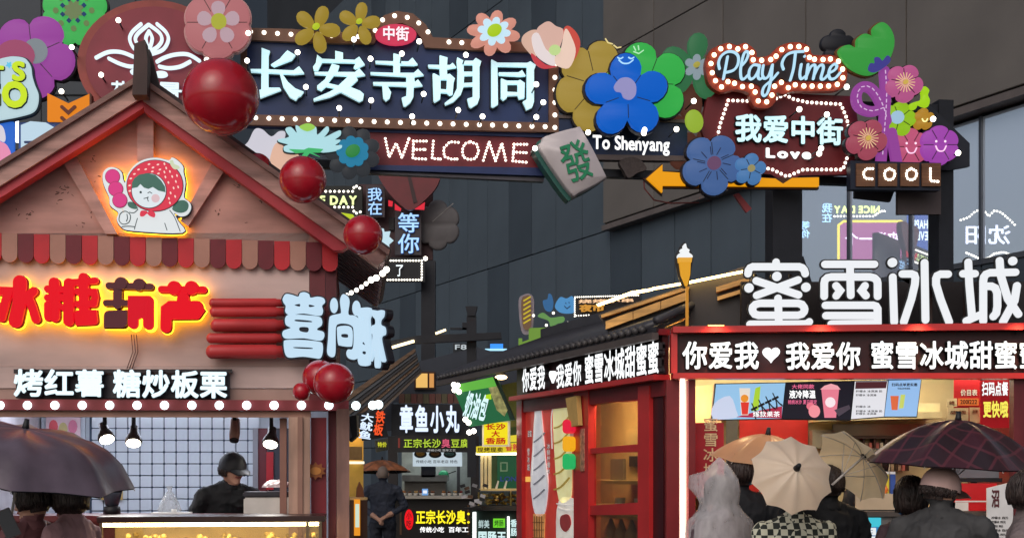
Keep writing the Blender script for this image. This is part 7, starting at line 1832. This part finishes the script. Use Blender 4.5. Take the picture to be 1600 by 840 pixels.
def half_shell(k, r, th, cut, drop=0.0):
    m, n = 16, 24; idx = {}; V = []
    for i in range(m + 1):
        ph = math.pi * 0.95 * i / m
        for j in range(n):
            a = 2 * math.pi * j / n
            x, y, z = r[0]*math.sin(ph)*math.cos(a), r[1]*math.sin(ph)*math.sin(a), r[2]*math.cos(ph)
            if drop and z < 0: f = 1.0 / max(.5, math.sqrt(max(.25, 1 - (z / r[2])**2))); x *= min(f, 1.1); y *= min(f, 1.1)
            w = 1 + th * 3 * math.sin(9 * a + 5 * ph) * math.sin(ph * 6)
            V.append((x * w, y * w + 0.008, z))
    F_ = []
    for i in range(m):
        for j in range(n):
            q = (i*n+j, i*n+(j+1) % n, (i+1)*n+(j+1) % n, (i+1)*n+j)
            c = [sum(V[v][a] for v in q) / 4 for a in range(3)]
            if cut(*c): F_.append(q)
    base = len(V); V2 = [(x * (1 - th*6), y * (1 - th*6), z * (1 - th*4)) for x, y, z in V]
    k.add(V, F_, True); k.add(V2, [f[::-1] for f in F_], True)
def brim(k):
    n = 12; V = []
    for yy, zz, w in ((-.085, .012, .085), (-.14, .005, .08), (-.19, -.012, .05)):
        for j in range(n + 1):
            x = -w + 2 * w * j / n; V.append((x, yy + 0.03 * (x / w) ** 2 * (yy < -.1), zz - 0.012 * (x / w) ** 2))
    F_ = [(i*(n+1)+j, i*(n+1)+j+1, (i+1)*(n+1)+j+1, (i+1)*(n+1)+j) for i in range(2) for j in range(n)]
    k.add(V, F_, True); k.add([(x, y, z - .005) for x, y, z in V], [f[::-1] for f in F_], True)
def umbrella(label, hub, rad, depth, tilt, mat, under=None, n=8, shaft=0.62, metal=None, tip=True, spin=0.0, pw=1.9):
    """open umbrella; hub: crown point, tilt: direction the crown points to"""
    t = thing('umbrella', label, 'umbrella', hub, 0, 'open umbrellas')
    up = Vector(tilt).normalized(); q = up.to_track_quat('Z', 'Y')
    t.rotation_mode = 'QUATERNION'; t.rotation_quaternion = q
    K = 6; S_ = 7; vs = []
    for j in range(S_ + 1):
        f = j / S_
        for i in range(n * K):
            a = spin + 2 * math.pi * i / (n * K); m = abs(math.sin(n * (a - spin) / 2))      # 0 at ribs, 1 mid-panel
            rr = rad * f * (1 - (0.11 * f) * m)
            z = -depth * (f ** pw) - 0.085 * rad * m * f * (1.5 - f) + 0.05 * rad * m * (f ** 5)
            vs.append((rr * math.cos(a), rr * math.sin(a), z))
    N_ = n * K
    fs = [(j*N_+i, j*N_+(i+1) % N_, (j+1)*N_+(i+1) % N_, (j+1)*N_+i) for j in range(S_) for i in range(N_)]
    c = MB(); c.add(vs, fs, True)
    me = c.mesh(mat, recalc=True)
    for pg in me.polygons: pg.use_smooth = True
    link('canopy', me, t)
    if under is not None:
        c = MB(); c.add([(x * 0.992, y * 0.992, z - 0.006) for x, y, z in vs], [f[::-1] for f in fs], True); c.build('lining', under, t)
    mm = metal or M((176, 170, 166), 0.4)
    for i in range(n):
        a = spin + 2 * math.pi * i / n
        MB().tube([(rad*f*math.cos(a), rad*f*math.sin(a), -depth * f**pw - 0.012) for f in (0.03, .25, .5, .75, 1.0)], 0.0025, 5).build('rib', mm, t)
        MB().tube([(0, 0, -depth*0.8 - 0.12), (rad*.5*math.cos(a), rad*.5*math.sin(a), -depth*.5**pw - 0.014)], 0.0018, 5).build('strut', mm, t)
    MB().tube([(0, 0, 0.0), (0, 0, -shaft)], 0.007, 8).build('shaft', mm, t)
    MB().tube([(0, 0, -shaft), (0, 0, -shaft - 0.1)], 0.015, 10).build('handle', BLK, t)
    if tip: MB().tube([(0, 0, -0.005), (0, 0, 0.012), (0, 0, 0.045)], [0.02, 0.016, 0.012], 10).build('tip', BLK, t)
    return t
def wp(px, py, Y): return Vector(((px - 800) / F * Y, Y, CZ + (HZ - py) / F * Y))
def ground_at(px, Y): return ((px - 800) / F * Y, Y, 0.012)
def people():
    # left pair under the black umbrella
    g = ground_at(112, 6.75)
    person('person in dusty pink jacket with dark bob hair under the black umbrella', g, R(-105), 1.60, cloth((196, 152, 156)), cloth((60, 54, 60)), arms=(((-.24, -.05, 1.15), (-.12, -.26, 1.18)), ((.25, .0, 1.14), (.2, -.2, 1.05))), hair='bob', head=(-10, 8))
    g = ground_at(52, 6.7)
    person('person in brown-red jacket holding a phone at the frame edge', g, R(-125), 1.57, cloth((140, 92, 96)), cloth((50, 46, 52)), arms=(((-.26, -.06, 1.16), (-.17, -.30, 1.25)), ((.25, 0, 1.14), (.22, -.1, .92))), hair='short', head=(20, 12))
    ph = wp(13, 818, 6.12); t = thing('phone', 'dark phone held up at the left frame edge', 'phone', ph, R(20)); MB().box(-.036, .036, -.004, .004, -.07, .075).build('case', M((70, 44, 46), 0.4), t, bevel=0.003); MB().box(-.033, .033, -.0055, -.0045, -.065, .07).build('screen', M((20, 20, 24), 0.1), t); t.rotation_euler = (R(-10), R(-24), R(20))
    umbrella('wide black umbrella with mauve sheen sheltering the pair on the left', wp(40, 668, 6.3), 0.56, 0.22, (0.2, -0.10, 1), M((96, 84, 96), 0.32, var=0.25, scale=5, bump=0.35), M((26, 26, 32), 0.7), shaft=0.5, pw=4.5)
    # seller
    p = PK.fwd(-0.75).at(348, 800)
    person('seller in black jacket and cap bending over the kiosk counter', (p.x, p.y, 0.25), R(28), 1.55, cloth((30, 32, 36)), cloth((36, 36, 42)), lean=R(24), head=(16, 10), arms=(((-.27, -.08, 1.12), (-.2, -.32, 1.02)), ((.27, -.08, 1.12), (.16, -.34, 1.02))), hair='short', hat=M((24, 26, 32), 0.6, bump=0.1), build=1.05)
    # man in the lane
    g = ground_at(598, 17.6)
    person('man seen from behind in dark blue jacket, hands clasped behind his back', g, R(180), 1.66, cloth((58, 64, 80)), cloth((50, 54, 66)), arms=(((-.31, -.04, 1.13), (-.06, .17, .99)), ((.31, -.04, 1.13), (.06, .18, .97))), sleeve=0.62, hair='bald', hairmat=M((126, 112, 104), 0.6, var=0.2), face=False, build=1.12, head=(0, 6))
    umbrella('brown patterned umbrella over the man in the lane', wp(597, 718, 18.0), 0.42, 0.17, (-0.02, 0.06, 1), M((140, 86, 56), 0.5, var=0.75, scale=9, bump=0.1), M((50, 44, 44), 0.6), shaft=0.6)
    # customers at the ice-cream counter
    g = ground_at(1126, 7.7)
    t = person('person in a clear hooded raincoat waiting by the red banner', g, R(215), 1.58, cloth((92, 74, 82)), cloth((60, 60, 66)), face=False, hair='short', arms=(((-.24, -.06, 1.12), (-.12, -.24, 1.08)), ((.24, -.06, 1.12), (.14, -.22, 1.02))))
    film = film_mat('raincoat_film', (240, 236, 240), 0.32)
    mb = MB(); n = 28; ringz = [(0.35, .33, .28), (0.7, .29, .24), (1.0, .26, .20), (1.2, .24, .18), (1.32, .22, .16), (1.38, .14, .13), (1.42, .112, .122), (1.5, .115, .135), (1.57, .105, .125), (1.62, .075, .09), (1.665, .04, .05), (1.70, .006, .008)]
    rnd = random.Random(8); vs = []
    for z, rx, ry in ringz:
        for k in range(n):
            a = 2*math.pi*k/n; w = 1 + 0.05 * math.sin(7*a + z*9) * (1 if z < 1.35 else .4) + rnd.uniform(-.015, .015)
            yo = -0.11 * max(0, -math.sin(a)) ** 3 if z in (1.5, 1.57) else 0
            vs.append((rx*w*math.cos(a), ry*w*math.sin(a) + 0.0 + yo * 1.2 - (0.01 if z > 1.4 else 0), z + (0.02 if yo else 0)))
    mb.add(vs, [(i*n+k, i*n+(k+1) % n, (i+1)*n+(k+1) % n, (i+1)*n+k) for i in range(len(ringz)-1) for k in range(n)], True); mb.build('raincoat', film, t)
    g = ground_at(1158, 8.1)
    person('tall person in black top and grey trousers under the orange umbrella', g, R(180), 1.72, cloth((24, 26, 32)), cloth((104, 92, 84)), face=False, build=1.12)
    umbrella('apricot umbrella seen side-on behind the beige one', wp(1200, 678, 8.25), 0.36, 0.18, (0.12, -0.12, 1), fabric_mat((226, 170, 128), 0.32), None, shaft=0.55)
    g = ground_at(1242, 7.4)
    chk = bpy.data.materials.new('check'); chk.use_nodes = True; N = chk.node_tree.nodes; L = chk.node_tree.links
    ck = N.new('ShaderNodeTexChecker'); ck.inputs['Scale'].default_value = 26; ck.inputs['Color1'].default_value = lin((206, 206, 186)); ck.inputs['Color2'].default_value = lin((40, 46, 42)); tc = N.new('ShaderNodeTexCoord'); L.new(tc.outputs['Object'], ck.inputs['Vector']); L.new(ck.outputs[0], N['Principled BSDF'].inputs['Base Color']); N['Principled BSDF'].inputs['Roughness'].default_value = 0.8
    person('person in black and cream checked coat hidden by the beige umbrella', g, R(185), 1.58, chk, chk, face=False, build=1.12, coat=True)
    umbrella('beige umbrella tilted towards the camera in front of the counter', wp(1245, 731, 6.95), 0.235 * 1.0, 0.10, (0.10, -1.0, 0.42), fabric_mat((246, 222, 200), 0.3), None, n=10, shaft=0.35, spin=0.2)
    g = ground_at(1296, 7.55)
    person('person in long black coat lifting a hand beside the khaki umbrella', g, R(190), 1.66, cloth((20, 22, 28)), cloth((20, 22, 28)), face=False, coat=True, build=1.05, arms=(((-.24, 0, 1.14), (-.22, -.1, .95)), ((.30, -.02, 1.30), (.22, -.06, 1.56))), sleeve=0.85)
    umbrella('khaki umbrella seen from its open side beside the black coat', wp(1350, 712, 7.35), 0.25, 0.10, (0.8, 0.42, 0.62), fabric_mat((234, 220, 190), 0.35, trans=0.5), None, n=8, shaft=0.3, spin=0.3)
    # staff
    p = PX.fwd(-0.9).at(1368, 800)
    person('staff member in dark clothes inside the kiosk', (p.x, p.y, 0.12), R(-20), 1.66, cloth((46, 46, 52)), cloth((40, 40, 46)), head=(-15, 14))
    # foreground right
    g = ground_at(1470, 6.75)
    person('person in black padded jacket and taupe cap under the plaid umbrella', g, R(150), 1.64, cloth((70, 70, 72), 0.7), cloth((40, 40, 46)), face=False, hat=M((210, 176, 170), 0.7, bump=0.1), build=1.2, head=(-42, 12), arms=(((-.30, -.04, 1.15), (-.2, -.24, 1.1)), ((.30, -.04, 1.15), (.1, -.28, 1.28))))
    g = ground_at(1425, 7.15)
    person('person with dark bob hair beside the taupe cap under the plaid umbrella', g, R(195), 1.58, cloth((70, 52, 58)), cloth((40, 40, 46)), face=False, hair='bob')
    pl = bpy.data.materials.new('plaid'); pl.use_nodes = True; N = pl.node_tree.nodes; L = pl.node_tree.links
    tc = N.new('ShaderNodeTexCoord'); prev = None
    base = N.new('ShaderNodeRGB'); base.outputs[0].default_value = lin((64, 30, 40)); cur = base.outputs[0]
    for ax, sc, c in (('X', 1.6, (40, 28, 34)), ('Y', 1.6, (40, 28, 34)), ('X', 3.2, (92, 44, 54)), ('Y', 3.2, (92, 44, 54))):
        w = N.new('ShaderNodeTexWave'); w.wave_type = 'BANDS'; w.bands_direction = ax; w.inputs['Scale'].default_value = sc; L.new(tc.outputs['Object'], w.inputs['Vector'])
        r = N.new('ShaderNodeMapRange'); r.inputs[1].default_value = 0.55 if sc < 3 else 0.93; r.inputs[2].default_value = 0.6 if sc < 3 else 0.97; r.inputs[4].default_value = 0.7; L.new(w.outputs['Fac'], r.inputs[0])
        m = N.new('ShaderNodeMix'); m.data_type = 'RGBA'; m.inputs[7].default_value = lin(c); L.new(r.outputs[0], m.inputs[0]); L.new(cur, m.inputs[6]); cur = m.outputs[2]
    L.new(cur, N['Principled BSDF'].inputs['Base Color']); N['Principled BSDF'].inputs['Roughness'].default_value = 0.35
    umbrella('big dark wine plaid umbrella in the right foreground', wp(1497, 655, 6.95), 0.50, 0.25, (0.05, -0.05, 1), pl, M((40, 26, 32), 0.7), shaft=0.45, spin=0.15)
    g = ground_at(1606, 6.2)
    person('person in grey-taupe jacket at the right frame edge', g, R(60), 1.62, cloth((120, 108, 108)), cloth((50, 50, 56)), hair='short', head=(10, 0))
people()
bpy.data.scenes.remove(WORK)
